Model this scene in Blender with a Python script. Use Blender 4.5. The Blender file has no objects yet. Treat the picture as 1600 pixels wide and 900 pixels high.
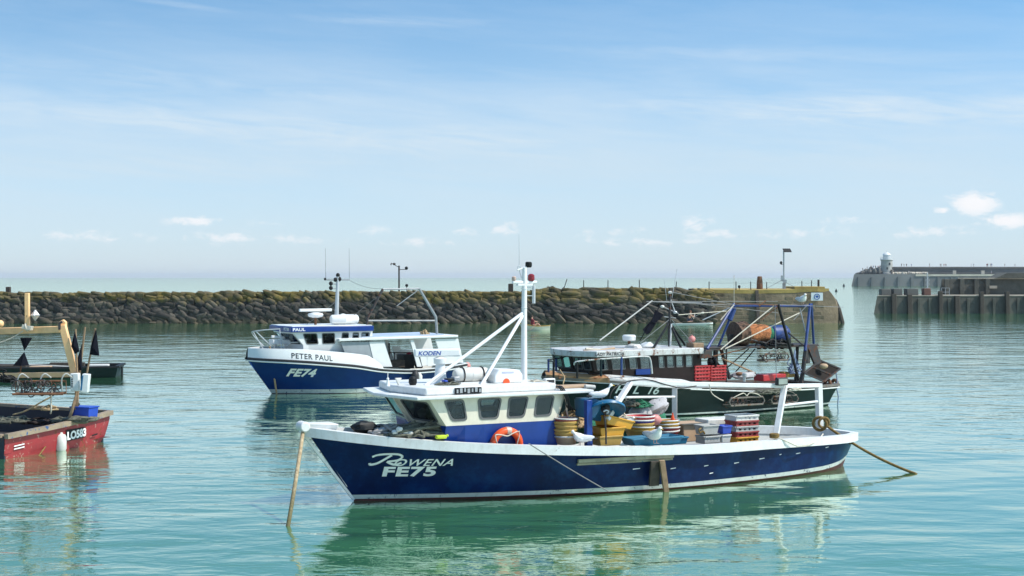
import bpy, bmesh, math, random
from mathutils import Vector, Matrix, noise as mnoise
random.seed(7)
rad = math.radians
SC = bpy.context.scene
COL = SC.collection
# ------------------------------------------------------------------ camera, sky, sun, exposure
F, H, CX, HY = 2200.0, 4.4, 800.0, 433.0       # focal length in photo pixels, eye height, horizon row
cam = bpy.data.cameras.new('camera'); camo = bpy.data.objects.new('camera', cam); COL.objects.link(camo)
camo.location = (0, 0, H); camo.rotation_euler = (rad(90), 0, 0)
cam.sensor_width = 36; cam.lens = F / 1600 * 36; cam.shift_y = -17 / 1600
cam.clip_start = 0.5; cam.clip_end = 60000
SC.camera = camo
SUN_EL, SUN_AZ = 52, 104                    # elevation; azimuth from +Y clockwise (seen from above)
s = bpy.data.lights.new('sun', 'SUN'); s.energy = 4.7; s.angle = rad(0.55); s.color = (1.0, 0.955, 0.88)
so = bpy.data.objects.new('sun', s); COL.objects.link(so)
sd = Vector((math.sin(rad(SUN_AZ)) * math.cos(rad(SUN_EL)), math.cos(rad(SUN_AZ)) * math.cos(rad(SUN_EL)), math.sin(rad(SUN_EL))))
so.rotation_euler = sd.to_track_quat('Z', 'Y').to_euler(); so.location = (40, 0, 60)
SC.view_settings.view_transform = 'Standard'; SC.view_settings.look = 'None'
SC.view_settings.exposure = 0.22; SC.view_settings.gamma = 1.0; SC.view_settings.use_curve_mapping = False
SC.render.engine = 'CYCLES'
SC.cycles.use_denoising = True
SC.cycles.max_bounces = 8; SC.cycles.volume_bounces = 0; SC.cycles.transparent_max_bounces = 12
SC.cycles.sample_clamp_indirect = 2; SC.cycles.caustics_reflective = True; SC.cycles.blur_glossy = 1.0; SC.cycles.caustics_refractive = False

class NT:
    def __init__(s, tree): s.t = tree; tree.nodes.clear()
    def n(s, typ, **kw):
        nd = s.t.nodes.new('ShaderNode' + typ)
        ins = kw.pop('ins', {})
        for k, v in kw.items(): setattr(nd, k, v)
        for k, v in ins.items():
            if hasattr(v, 'is_output') or isinstance(v, bpy.types.NodeSocket): s.t.links.new(v, nd.inputs[k])
            else: nd.inputs[k].default_value = v
        return nd
    def m(s, op, a, b=0.0, c=None, clamp=False):
        nd = s.n('Math', operation=op, ins={0: a, 1: b}); nd.use_clamp = clamp
        if c is not None:
            if isinstance(c, bpy.types.NodeSocket): s.t.links.new(c, nd.inputs[2])
            else: nd.inputs[2].default_value = c
        return nd.outputs[0]
    def mix(s, fac, a, b, blend='MIX'):
        nd = s.n('Mix', data_type='RGBA', blend_type=blend)
        for i, v in ((0, fac), (6, a), (7, b)):
            if isinstance(v, bpy.types.NodeSocket): s.t.links.new(v, nd.inputs[i])
            else: nd.inputs[i].default_value = v if i == 0 else (tuple(v) + (1,))[:4]
        return nd.outputs[2]
    def ramp(s, fac, stops, interp='LINEAR'):
        nd = s.n('ValToRGB'); cr = nd.color_ramp; cr.interpolation = interp
        while len(cr.elements) < len(stops): cr.elements.new(0.5)
        for e, (p, c) in zip(cr.elements, stops):
            e.position = p; e.color = (c, c, c, 1) if isinstance(c, (int, float)) else (tuple(c) + (1,))[:4]
        s.t.links.new(fac, nd.inputs[0]); return nd.outputs[0]
    def noise(s, vec, scale, detail=3, rough=0.55, dist=0.0):
        return s.n('TexNoise', ins={'Vector': vec, 'Scale': scale, 'Detail': detail, 'Roughness': rough, 'Distortion': dist}).outputs[0]

def lin(r, g, b):
    f = lambda c: (c / 255 / 12.92) if c / 255 <= 0.04045 else ((c / 255 + 0.055) / 1.055) ** 2.4
    return (f(r), f(g), f(b))

w = bpy.data.worlds.new('World'); SC.world = w; w.use_nodes = True
def build_world():
    g = NT(w.node_tree)
    co = g.n('TexCoord').outputs['Generated']
    sx = g.n('SeparateXYZ', ins={0: co})
    x, y, z = sx.outputs
    # thin haze low down keeps the horizon pale, the blue deepens quickly above it
    zc = g.m('MAXIMUM', z, 0.0)
    zz = g.m('MULTIPLY_ADD', zc, SKY_LIFT, 0.012)
    vec = g.n('CombineXYZ', ins={0: x, 1: y, 2: zz}).outputs[0]
    vec = g.n('VectorMath', operation='NORMALIZE', ins={0: vec}).outputs[0]
    sky = g.n('TexSky', sky_type='NISHITA'); sky.sun_disc = False
    sky.sun_elevation = rad(SUN_EL); sky.sun_rotation = rad(SUN_AZ)
    sky.altitude = 0; sky.air_density = 1.0; sky.dust_density = 0.6; sky.ozone_density = 2.2
    g.t.links.new(vec, sky.inputs['Vector'])
    col = g.mix(1.0, sky.outputs[0], SKY_TINT, 'MULTIPLY')
    az = g.m('ARCTAN2', x, y)
    el = g.m('ARCSINE', z)
    # wispy streaks of high cloud
    sv = g.n('CombineXYZ', ins={0: g.m('MULTIPLY', az, 2.2), 1: g.m('MULTIPLY_ADD', el, 16.0, g.m('MULTIPLY', az, 0.9)), 2: 0.0}).outputs[0]
    n1 = g.noise(sv, 2.3, 6, 0.6, 0.5)
    n2 = g.noise(sv, 0.9, 3, 0.5, 0.2)
    sv3 = g.n('CombineXYZ', ins={0: g.m('MULTIPLY', az, 7.0), 1: g.m('MULTIPLY_ADD', el, 60.0, g.m('MULTIPLY', az, 5.0)), 2: 3.0}).outputs[0]
    n3 = g.noise(sv3, 2.0, 5, 0.65, 0.8)
    c1 = g.ramp(g.m('MULTIPLY_ADD', n3, 0.22, g.m('MULTIPLY', g.m('ADD', n1, n2), 0.5)), [(0.50, 0), (0.74, 1)])
    band = g.ramp(g.m('MULTIPLY', el, 2.5), [(0.05, 0.3), (0.2, 1.0), (0.30, 0.9), (0.40, 0.30), (0.6, 0.2), (1.0, 0.3)])
    # broad thin sheets of cirrus, slightly tilted
    sheet = None
    for (px, py, rw, rh, tilt, a) in [(560, 215, 620, 30, .06, .85), (1420, 185, 420, 24, .03, 1.0), (250, 268, 420, 26, -.02, .6), (1050, 250, 520, 26, -.05, .55), (420, 150, 380, 18, .08, .5), (1200, 95, 300, 14, .05, .35), (250, 20, 90, 5, .1, .4), (620, 38, 160, 8, .02, .35),
                                      (2600, 200, 800, 60, 0, .7), (-900, 200, 700, 50, 0, .7)]:
        a0, e0 = math.atan((px - CX) / F), (HY - py) / F
        da = g.m('SUBTRACT', az, a0)
        u = g.m('MULTIPLY', da, F / rw); v = g.m('MULTIPLY', g.m('ADD', g.m('SUBTRACT', el, e0), g.m('MULTIPLY', da, tilt)), F / rh)
        e = g.m('MULTIPLY', g.m('POWER', 2.718, g.m('MULTIPLY', g.m('ADD', g.m('MULTIPLY', u, u), g.m('MULTIPLY', v, v)), -0.7)), a)
        sheet = e if sheet is None else g.m('MAXIMUM', sheet, e)
    fib = g.ramp(g.m('MULTIPLY_ADD', n3, .6, g.m('MULTIPLY', n1, .5)), [(.40, .05), (.66, 1)])
    sh = g.m('MULTIPLY', sheet, fib)
    f1 = g.m('MAXIMUM', g.m('MULTIPLY', g.m('MULTIPLY', c1, band), 0.55), g.m('MULTIPLY', sh, .95), clamp=True)
    col = g.mix(f1, col, CLOUD_A)
    # whitish veil toward the horizon
    veil = g.ramp(g.m('MULTIPLY', el, 2.5), [(0.0, 0.80), (0.08, 0.78), (0.2, 0.76), (0.33, 0.40), (0.5, 0.06), (1.0, 0.0)])
    col = g.mix(veil, col, VEIL)
    low = g.ramp(g.m('MULTIPLY', el, 8.0), [(0.0, 0.75), (0.22, 0.35), (0.5, 0.0)])
    col = g.mix(low, col, VEIL2)
    # small cumulus heads over the horizon
    cv = g.n('CombineXYZ', ins={0: g.m('MULTIPLY', az, 60.0), 1: g.m('MULTIPLY', el, 110.0), 2: 0.0}).outputs[0]
    cn = g.noise(cv, 1.1, 8, 0.68, 0.3)
    mask = None
    for (px, py, rw, rh, a) in [(1522, 324, 34, 17, 1.0), (1572, 350, 42, 11, .95), (1474, 333, 14, 6, .8), (305, 348, 40, 9, .72), (350, 373, 70, 10, .55),
                                (790, 357, 34, 12, .55), (722, 362, 26, 9, .5), (1088, 350, 30, 14, .58), (1120, 366, 60, 10, .45), (985, 362, 40, 10, .5),
                                (420, 350, 30, 10, .40), (585, 362, 50, 10, .42), (900, 366, 55, 9, .42), (140, 372, 100, 13, .45), (1250, 366, 80, 11, .45), (1450, 365, 70, 11, .48), (660, 380, 90, 9, .45), (1000, 378, 140, 9, .45), (1330, 345, 60, 8, .38), (480, 376, 70, 9, .45),
                                (-420, 340, 200, 24, .7), (2050, 340, 220, 26, .8), (2700, 320, 260, 40, .8), (-1200, 330, 300, 40, .8)]:
        a0, e0 = math.atan((px - CX) / F), (HY - py) / F
        u = g.m('MULTIPLY', g.m('SUBTRACT', az, a0), F / rw); v = g.m('MULTIPLY', g.m('SUBTRACT', el, e0), F / rh)
        d = g.m('ADD', g.m('MULTIPLY', u, u), g.m('MULTIPLY', v, v))
        e = g.m('MULTIPLY', g.m('POWER', 2.718, g.m('MULTIPLY', d, -0.8)), a)
        mask = e if mask is None else g.m('MAXIMUM', mask, e)
    cm = g.ramp(g.m('MULTIPLY_ADD', g.m('SUBTRACT', cn, 0.5), 2.0, mask), [(0.30, 0), (0.66, 1)])
    cm = g.m('MULTIPLY', cm, g.ramp(mask, [(0.02, 0), (0.3, 1)]))
    cm = g.m('MULTIPLY', cm, g.m('MULTIPLY_ADD', mask, 0.85, 0.25), clamp=True)
    col = g.mix(cm, col, CLOUD_B)
    bg = g.n('Background', ins={0: col, 1: SKY_STRENGTH})
    out = g.n('OutputWorld'); g.t.links.new(bg.outputs[0], out.inputs[0])
SKY_STRENGTH = 0.1
SKY_LIFT = 2.6
SKY_TINT = (1.12, 1.84, 1.92)
CLOUD_A = tuple(c / SKY_STRENGTH * .93 for c in lin(226, 237, 247))
VEIL = tuple(c / SKY_STRENGTH * .90 for c in lin(205, 222, 233))
VEIL2 = tuple(c / SKY_STRENGTH * .90 for c in lin(212, 219, 226))
CLOUD_B = tuple(c / SKY_STRENGTH * .90 for c in lin(246, 247, 250))
build_world()

# ------------------------------------------------------------------ helpers
def W(px, py, Y):                     # point of the photograph at distance Y -> world
    return Vector(((px - CX) / F * Y, Y, H - (py - HY) / F * Y))
class Frame:                          # local axes of a boat: +x to the bow, +y to port, heading measured from -X towards -Y
    def __init__(s, x, y, deg):
        a = rad(deg); s.o = Vector((x, y, 0)); s.f = Vector((-math.cos(a), -math.sin(a), 0)); s.p = Vector((math.sin(a), -math.cos(a), 0))
        s.rot = math.atan2(s.f.y, s.f.x)
    def _ray(s, px, py):
        o = Vector((0, 0, H)) - s.o; d = Vector(((px - CX) / F, 1, -(py - HY) / F))
        L = lambda v: Vector((v.dot(s.f), v.dot(s.p), v.z))
        return L(o), L(d)
    def at(s, px, py, c):             # on the lengthwise plane y=c
        o, d = s._ray(px, py); return o + d * ((c - o.y) / d.y)
    def az(s, px, py, c):             # on the level plane z=c
        o, d = s._ray(px, py); return o + d * ((c - o.z) / d.z)
    def ax(s, px, py, c):
        o, d = s._ray(px, py); return o + d * ((c - o.x) / d.x)
    def w(s, v): return s.o + s.f * v[0] + s.p * v[1] + Vector((0, 0, v[2]))

def tag(o, label=None, cat=None, group=None, kind=None):
    if label: o['label'] = label
    if cat: o['category'] = cat
    if group: o['group'] = group
    if kind: o['kind'] = kind
    return o
def empty(name, loc=(0, 0, 0), rz=0, label=None, cat=None, group=None):
    o = bpy.data.objects.new(name, None); COL.objects.link(o); o.location = loc; o.rotation_euler = (0, 0, rz); o.empty_display_size = 0.2
    return tag(o, label, cat, group)
KIDS = {}
def copy_tree(o, parent=None):
    c = o.copy(); COL.objects.link(c)
    if parent is not None: c.parent = parent
    for ch in KIDS.get(o.name, []):
        k = copy_tree(ch, c); KIDS.setdefault(c.name, []).append(k)
    return c

class MB:
    def __init__(s): s.v = []; s.f = []; s.mi = []; s.cur = 0
    def add(s, vs, fs, M=None):
        b = len(s.v)
        s.v += [tuple(M @ Vector(v)) if M is not None else tuple(v) for v in vs]
        s.f += [tuple(b + i for i in f) for f in fs]; s.mi += [s.cur] * len(fs); return s
    def box(s, c, d, M=None):
        x, y, z = c; a, b, e = d[0] / 2, d[1] / 2, d[2] / 2
        vs = [(x + i * a, y + j * b, z + k * e) for i in (-1, 1) for j in (-1, 1) for k in (-1, 1)]
        return s.add(vs, [(0, 1, 3, 2), (4, 6, 7, 5), (0, 4, 5, 1), (2, 3, 7, 6), (0, 2, 6, 4), (1, 5, 7, 3)], M)
    def hexa(s, p):                      # p: 4 bottom + 4 top points
        return s.add(p, [(0, 3, 2, 1), (4, 5, 6, 7), (0, 1, 5, 4), (1, 2, 6, 5), (2, 3, 7, 6), (3, 0, 4, 7)])
    def prism(s, pts, off):              # polygon pts extruded by vector off
        n = len(pts); off = Vector(off)
        vs = [Vector(p) for p in pts] + [Vector(p) + off for p in pts]
        return s.add(vs, [tuple(range(n)), tuple(range(2 * n - 1, n - 1, -1))] + [(i, (i + 1) % n, n + (i + 1) % n, n + i) for i in range(n)])
    def tube(s, pts, r, seg=8, closed=False, caps=True):
        pts = [Vector(p) for p in pts]; n = len(pts)
        rs = r if isinstance(r, (list, tuple)) else [r] * n
        up = Vector((0, 0, 1)); vs = []; prev = None
        for i, p in enumerate(pts):
            if closed: t = pts[(i + 1) % n] - pts[i - 1]
            else: t = pts[min(i + 1, n - 1)] - pts[max(i - 1, 0)]
            if t.length < 1e-9: t = Vector((0, 0, 1))
            t.normalize()
            if prev is None:
                a = t.cross(up)
                if a.length < 0.05: a = t.cross(Vector((1, 0, 0)))
            else:
                a = prev - t * prev.dot(t)
                if a.length < 1e-6: a = t.cross(up)
            a.normalize(); prev = a; b = t.cross(a)
            for k in range(seg):
                th = 2 * math.pi * (k + .5) / seg; vs.append(p + (a * math.cos(th) + b * math.sin(th)) * rs[i])
        fs = []
        for i in range(n if closed else n - 1):
            j = (i + 1) % n
            for k in range(seg): fs.append((i * seg + k, i * seg + (k + 1) % seg, j * seg + (k + 1) % seg, j * seg + k))
        if caps and not closed: fs += [tuple(range(seg - 1, -1, -1)), tuple((n - 1) * seg + k for k in range(seg))]
        return s.add(vs, fs)
    def bar(s, p, q, w_, h_, up=(0, 0, 1)):   # rectangular beam
        p, q = Vector(p), Vector(q); t = (q - p).normalized(); up = Vector(up)
        a = t.cross(up)
        if a.length < 0.05: a = t.cross(Vector((1, 0, 0)))
        a.normalize(); b = t.cross(a).normalized()
        c = [a * (i * w_ / 2) + b * (j * h_ / 2) for i, j in ((-1, -1), (1, -1), (1, 1), (-1, 1))]
        return s.add([p + k for k in c] + [q + k for k in c], [(3, 2, 1, 0), (4, 5, 6, 7), (0, 1, 5, 4), (1, 2, 6, 5), (2, 3, 7, 6), (3, 0, 4, 7)])
    def lathe(s, prof, seg=24, M=None, caps=True):     # prof (r,z)
        vs = [(r * math.cos(2 * math.pi * k / seg), r * math.sin(2 * math.pi * k / seg), z) for r, z in prof for k in range(seg)]
        fs = [(i * seg + k, i * seg + (k + 1) % seg, (i + 1) * seg + (k + 1) % seg, (i + 1) * seg + k) for i in range(len(prof) - 1) for k in range(seg)]
        if caps: fs += [tuple(range(seg - 1, -1, -1)), tuple((len(prof) - 1) * seg + k for k in range(seg))]
        return s.add(vs, fs, M)
    def blob(s, c, r, jit=0.0, seed=0, nu=14, nv=9, M=None, fr=2.0):
        vs = []; c = Vector(c)
        for i in range(1, nv):
            ph = math.pi * i / nv
            for k in range(nu):
                th = 2 * math.pi * k / nu
                d = Vector((math.sin(ph) * math.cos(th), math.sin(ph) * math.sin(th), math.cos(ph)))
                q = 1 + jit * mnoise.noise(d * fr + Vector((seed * 3.1, seed, 0)))
                vs.append(c + Vector((d.x * r[0], d.y * r[1], d.z * r[2])) * q)
        vs += [c + Vector((0, 0, r[2])), c - Vector((0, 0, r[2]))]; T, B = len(vs) - 2, len(vs) - 1
        fs = [(i * nu + k, (i + 1) * nu + k, (i + 1) * nu + (k + 1) % nu, i * nu + (k + 1) % nu) for i in range(nv - 2) for k in range(nu)]
        fs += [(T, k, (k + 1) % nu) for k in range(nu)] + [(B, (nv - 2) * nu + (k + 1) % nu, (nv - 2) * nu + k) for k in range(nu)]
        return s.add(vs, fs, M)
    def torus(s, c, R, r, axis=(0, 1, 0), seg=32, rs=10, a0=0, a1=360):
        ax = Vector(axis).normalized(); u = ax.orthogonal().normalized(); v = ax.cross(u); c = Vector(c)
        full = abs(a1 - a0) >= 360; n = seg
        pts = [c + (u * math.cos(rad(a0 + (a1 - a0) * i / (n if full else n - 1))) + v * math.sin(rad(a0 + (a1 - a0) * i / (n if full else n - 1)))) * R for i in range(n)]
        return s.tube(pts, r, rs, closed=full)
    def build(s, name, m, parent=None, bevel=0, smooth=40, fixn=True):
        me = bpy.data.meshes.new(name); me.from_pydata(s.v, [], s.f); me.update()
        if fixn and s.f:
            bm = bmesh.new(); bm.from_mesh(me); bmesh.ops.recalc_face_normals(bm, faces=bm.faces); bm.to_mesh(me); bm.free()
        ms = m if isinstance(m, (list, tuple)) else [m]
        for q in ms: me.materials.append(q)
        if len(ms) > 1: me.polygons.foreach_set('material_index', s.mi)
        if smooth:
            me.polygons.foreach_set('use_smooth', [True] * len(me.polygons)); me.set_sharp_from_angle(angle=rad(smooth))
        o = bpy.data.objects.new(name, me); COL.objects.link(o)
        if parent is not None:
            o.parent = parent; KIDS.setdefault(parent.name, []).append(o)
        if bevel:
            b = o.modifiers.new('bevel', 'BEVEL'); b.width = bevel; b.segments = 2; b.limit_method = 'ANGLE'; b.angle_limit = rad(35); b.harden_normals = False
        return o
def T(loc, rx=0, ry=0, rz=0, sc=1): return Matrix.Translation(Vector(loc)) @ Matrix.Rotation(rad(rz), 4, 'Z') @ Matrix.Rotation(rad(ry), 4, 'Y') @ Matrix.Rotation(rad(rx), 4, 'X') @ Matrix.Scale(sc, 4)
def place(o, loc, rx=0, ry=0, rz=0): o.location = loc; o.rotation_euler = (rad(rx), rad(ry), rad(rz)); return o
def curve(pts, n=8):                  # smooth Catmull-Rom through points
    P = [Vector(p) for p in pts]; P = [2 * P[0] - P[1]] + P + [2 * P[-1] - P[-2]]; out = []
    for i in range(1, len(P) - 2):
        for k in range(n):
            t = k / n; a, b, c, d = P[i - 1], P[i], P[i + 1], P[i + 2]
            out.append(0.5 * ((2 * b) + (c - a) * t + (2 * a - 5 * b + 4 * c - d) * t * t + (3 * b - a - 3 * c + d) * t ** 3))
    out.append(P[-2]); return out
def sag(p, q, s_, n=14): p, q = Vector(p), Vector(q); return [p.lerp(q, i / n) - Vector((0, 0, s_ * 4 * (i / n) * (1 - i / n))) for i in range(n + 1)]
def lerp(t, tab):
    if t <= tab[0][0]: return tab[0][1]
    for (a, b), (c, d) in zip(tab, tab[1:]):
        if t <= c: return b + (d - b) * (t - a) / (c - a)
    return tab[-1][1]
def smoothtab(tab, n=60):             # resample a table with a monotone-ish smooth curve
    pts = curve([(a, b, 0) for a, b in tab], 8); return [(p.x, p.y) for p in pts]

# ------------------------------------------------------------------ materials
def mat(name, col, rough=0.5, metal=0.0, vary=0.15, scale=3.0, dirt=0.0, dirtcol=(0.12, 0.09, 0.06), rust=0.0, rustcol=(0.16, 0.055, 0.02),
        bump=0.0, bscale=30.0, streak=0.0, spec=0.5, chip=0.0, chipcol=(0.6, 0.6, 0.58), coat=0.0, sss=0):
    m = bpy.data.materials.new(name); m.use_nodes = True; g = NT(m.node_tree)
    co = g.n('TexCoord').outputs['Object']
    n = g.noise(co, scale, 5, 0.6)
    dark = tuple(c * (1 - vary) for c in col); lite = tuple(min(1, c * (1 + vary * .8)) for c in col)
    c = g.mix(g.ramp(n, [(0.3, 0), (0.7, 1)]), dark, lite)
    r = rough
    if dirt or streak:
        mp = g.n('Mapping', ins={0: co}); mp.inputs['Scale'].default_value = (7, 7, 0.9)
        st = g.noise(mp.outputs[0], 1.6, 5, 0.65)
        n2 = g.noise(co, scale * 2.3, 6, 0.7)
        f = g.m('MULTIPLY', g.ramp(st, [(0.5, 0), (0.72, 1)]), streak)
        f = g.m('MAXIMUM', f, g.m('MULTIPLY', g.ramp(n2, [(0.48, 0), (0.72, 1)]), dirt), clamp=True)
        c = g.mix(f, c, dirtcol)
    if chip:
        n3 = g.noise(co, 5.5, 7, 0.75, 0.4)
        c = g.mix(g.ramp(n3, [(0.66 - chip * .12, 0), (0.68 - chip * .12, 1)]), c, chipcol)
    if rust:
        n4 = g.noise(co, 4.0, 7, 0.7, 0.3); f = g.ramp(n4, [(0.70 - rust * 0.3, 0), (0.76 - rust * 0.3, 1)])
        c = g.mix(f, c, g.mix(g.noise(co, 25, 3), tuple(k * .5 for k in rustcol), tuple(k * 1.5 for k in rustcol)))
        r = g.m('MULTIPLY_ADD', f, 0.85 - rough, rough)
    b = g.n('BsdfPrincipled', ins={'Base Color': c, 'Roughness': r, 'Metallic': metal, 'Specular IOR Level': spec, 'Coat Weight': coat})
    if bump:
        bp = g.n('Bump', ins={'Strength': 1.0, 'Distance': bump, 'Height': g.noise(co, bscale, 5, 0.6)}); g.t.links.new(bp.outputs[0], b.inputs['Normal'])
    o = g.n('OutputMaterial'); g.t.links.new(b.outputs[0], o.inputs[0]); return m
def glassmat(name='window_glass', tint=(0.24, 0.29, 0.28), fac=0.10):
    m = bpy.data.materials.new(name); m.use_nodes = True; g = NT(m.node_tree)
    tr = g.n('BsdfTransparent', ins={0: tint + (1,)}); gl = g.n('BsdfGlossy', ins={0: (1, 1, 1, 1), 'Roughness': 0.02})
    fr = g.n('Fresnel', ins={'IOR': 1.5}).outputs[0]
    mx = g.n('MixShader', ins={0: g.m('MULTIPLY_ADD', fr, 1.0, fac, clamp=True), 1: tr.outputs[0], 2: gl.outputs[0]})
    o = g.n('OutputMaterial'); g.t.links.new(mx.outputs[0], o.inputs[0]); return m
M = {}
M['white'] = mat('white_paint', (0.68, 0.69, 0.68), 0.4, vary=.08, dirt=.28, dirtcol=(.38, .33, .25), streak=.28, spec=.45, rust=.10)
M['white_clean'] = mat('white_gelcoat', (0.72, 0.73, 0.72), 0.28, vary=.04, dirt=.10, dirtcol=(.42, .38, .32), streak=.08)
M['cream'] = mat('cream_paint', (0.66, 0.62, 0.50), 0.4, vary=.07, dirt=.18, dirtcol=(.35, .28, .2), streak=.2)
M['navy'] = mat('navy_hull_paint', (0.0014, 0.010, 0.064), 0.32, vary=.4, scale=.7, dirt=.5, dirtcol=(.005, .06, .19), streak=.12, spec=.2)
M['blue_hull'] = mat('mid_blue_hull_paint', (0.002, 0.030, 0.15), 0.3, vary=.25, scale=1.0, dirt=.2, dirtcol=(.006, .07, .22), streak=.10, spec=.25)
M['blue'] = mat('royal_blue_paint', (0.002, 0.036, 0.22), 0.35, vary=.15, dirt=.08, dirtcol=(.02, .03, .08))
M['teal'] = mat('teal_blue_paint', (0.008, 0.12, 0.25), 0.4, vary=.2, dirt=.2, dirtcol=(.03, .04, .05), chip=.1, chipcol=(.35, .3, .22))
M['antifoul'] = mat('red_antifouling', (0.10, 0.018, 0.015), 0.6, vary=.3, dirt=.3, dirtcol=(.03, .05, .03))
M['boot'] = mat('white_boot_stripe', (0.50, 0.53, 0.50), 0.5, vary=.1, dirt=.40, dirtcol=(.12, .17, .12), chip=.5, chipcol=(.03, .05, .1))
M['darkgreen'] = mat('dark_green_hull_paint', (0.004, 0.015, 0.017), 0.4, vary=.3, scale=1.5, dirt=.15, dirtcol=(.03, .035, .03), streak=.15, spec=.25)
M['black'] = mat('black_paint', (0.011, 0.012, 0.013), 0.55, vary=.3, spec=.25)
M['rubber'] = mat('black_rubber', (0.018, 0.018, 0.02), 0.6)
M['steel'] = mat('galvanised_steel', (0.36, 0.37, 0.38), 0.45, metal=.5, vary=.2, rust=.15)
M['alu'] = mat('pale_metal', (0.55, 0.56, 0.57), 0.35, metal=.4, vary=.1)
M['darksteel'] = mat('dark_rusty_steel', (0.035, 0.032, 0.033), 0.6, vary=.3, rust=.55, rustcol=(.10, .035, .015))
M['rust'] = mat('rusty_steel', (0.17, 0.075, 0.035), 0.8, vary=.4, scale=8, rust=.4)
M['rust_white'] = mat('rust_stained_white_paint', (0.55, 0.56, 0.55), 0.5, vary=.1, rust=.45, streak=.5, dirtcol=(.20, .12, .07), dirt=.4)
M['bluesteel'] = mat('blue_gantry_paint', (0.006, 0.036, 0.17), 0.5, vary=.3, rust=.3, dirt=.3, dirtcol=(.02, .02, .03))
M['darkwood'] = mat('dark_weathered_wood', (0.052, 0.040, 0.030), 0.8, vary=.4, scale=7, bump=.004)
M['wood'] = mat('weathered_wood', (0.26, 0.17, 0.10), 0.75, vary=.35, scale=7, bump=.004)
M['brown'] = mat('dark_brown_paint', (0.018, 0.011, 0.010), 0.6, vary=.3, spec=.2)
M['red'] = mat('red_plastic', (0.45, 0.015, 0.02), 0.42, vary=.15, dirt=.12, dirtcol=(.15, .03, .02))
M['red_worn'] = mat('worn_red_plastic', (0.28, 0.03, 0.03), 0.6, vary=.2, dirt=.35, dirtcol=(.22, .17, .13))
M['yellow'] = mat('yellow_plastic', (0.60, 0.30, 0.022), 0.45, vary=.12, dirt=.2, dirtcol=(.3, .17, .04))
M['yellow_worn'] = mat('faded_yellow_plastic', (0.46, 0.29, 0.07), 0.55, vary=.15, dirt=.35, dirtcol=(.2, .13, .06))
M['bluep'] = mat('blue_plastic', (0.012, 0.06, 0.42), 0.4, vary=.12, dirt=.1)
M['purple'] = mat('faded_purple_plastic', (0.06, 0.045, 0.22), 0.5, vary=.12, dirt=.2)
M['tealp'] = mat('teal_blue_plastic_tray', (0.012, 0.14, 0.24), 0.5, vary=.15, dirt=.2, dirtcol=(.05, .08, .08))
M['tan'] = mat('tan_board', (0.44, 0.30, 0.19), 0.7, vary=.15, dirt=.2)
M['greyp'] = mat('grey_plastic', (0.40, 0.40, 0.38), 0.55, vary=.15, dirt=.3, dirtcol=(.16, .14, .12))
M['whitep'] = mat('white_plastic', (0.62, 0.61, 0.57), 0.5, vary=.1, dirt=.25, dirtcol=(.28, .23, .18))
M['pink'] = mat('faded_pink_float', (0.58, 0.22, 0.20), 0.5, vary=.15)
M['orange'] = mat('orange_plastic', (0.75, 0.085, 0.012), 0.42, vary=.12, dirt=.08)
M['orange_pale'] = mat('pale_reflective_tape', (0.50, 0.36, 0.30), 0.4)
M['bag'] = mat('grey_sacking', (0.42, 0.41, 0.42), 0.85, vary=.25, scale=6, bump=.01, bscale=14, dirt=.2)
M['rope'] = mat('tan_rope', (0.38, 0.27, 0.15), 0.9, vary=.35, scale=30, bump=.004, bscale=70)
M['rope_pale'] = mat('pale_rope', (0.56, 0.51, 0.42), 0.9, vary=.25, scale=30, bump=.003, bscale=70)
M['rope_gold'] = mat('golden_brown_rope', (0.20, 0.125, 0.035), 0.9, vary=.4, scale=20, bump=.004, bscale=60)
M['rope_grey'] = mat('grey_green_rope', (0.12, 0.12, 0.09), 0.95, vary=.6, scale=12)
M['rope_blue'] = mat('faded_blue_rope', (0.25, 0.32, 0.46), 0.9, vary=.2, scale=20)
def weedrope():
    m = bpy.data.materials.new('weedy_tan_rope'); m.use_nodes = True; g = NT(m.node_tree)
    co = g.n('TexCoord').outputs['Object']; z = g.n('SeparateXYZ', ins={0: co}).outputs[2]; n = g.noise(co, 9, 5, .7)
    c = g.mix(g.ramp(n, [(.35, 0), (.65, 1)]), (0.26, 0.18, 0.10), (0.50, 0.40, 0.25))
    w_ = g.ramp(g.m('ADD', g.m('MULTIPLY', z, .7), g.m('MULTIPLY', n, .5)), [(.45, 1), (.85, 0)])
    c = g.mix(g.m('MULTIPLY', w_, .85), c, (0.075, 0.075, 0.025))
    b = g.n('BsdfPrincipled', ins={'Base Color': c, 'Roughness': .9}); bp = g.n('Bump', ins={'Strength': 1.0, 'Distance': .012, 'Height': g.noise(co, 40, 4, .6)}); g.t.links.new(bp.outputs[0], b.inputs['Normal'])
    o = g.n('OutputMaterial'); g.t.links.new(b.outputs[0], o.inputs[0]); return m
M['rope_weed'] = weedrope()
M['wire'] = mat('wire', (0.20, 0.20, 0.20), 0.5)
M['greennet'] = mat('green_netting', (0.02, 0.15, 0.08), 0.9, vary=.5, scale=18)
M['orangenet'] = mat('orange_brown_netting', (0.36, 0.135, 0.05), 0.95, vary=.55, scale=9, bump=.03, bscale=22)
M['brownnet'] = mat('brown_netting', (0.13, 0.075, 0.05), 0.95, vary=.5, scale=9, bump=.03, bscale=22)
M['flag'] = mat('black_flag_cloth', (0.007, 0.008, 0.014), 0.9, vary=.25, spec=.08)
M['cream_post'] = mat('cream_gantry_paint', (0.90, 0.53, 0.25), 0.5, vary=.15, rust=.22, rustcol=(.16, .08, .04), dirt=.25, dirtcol=(.28, .17, .08))
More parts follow.
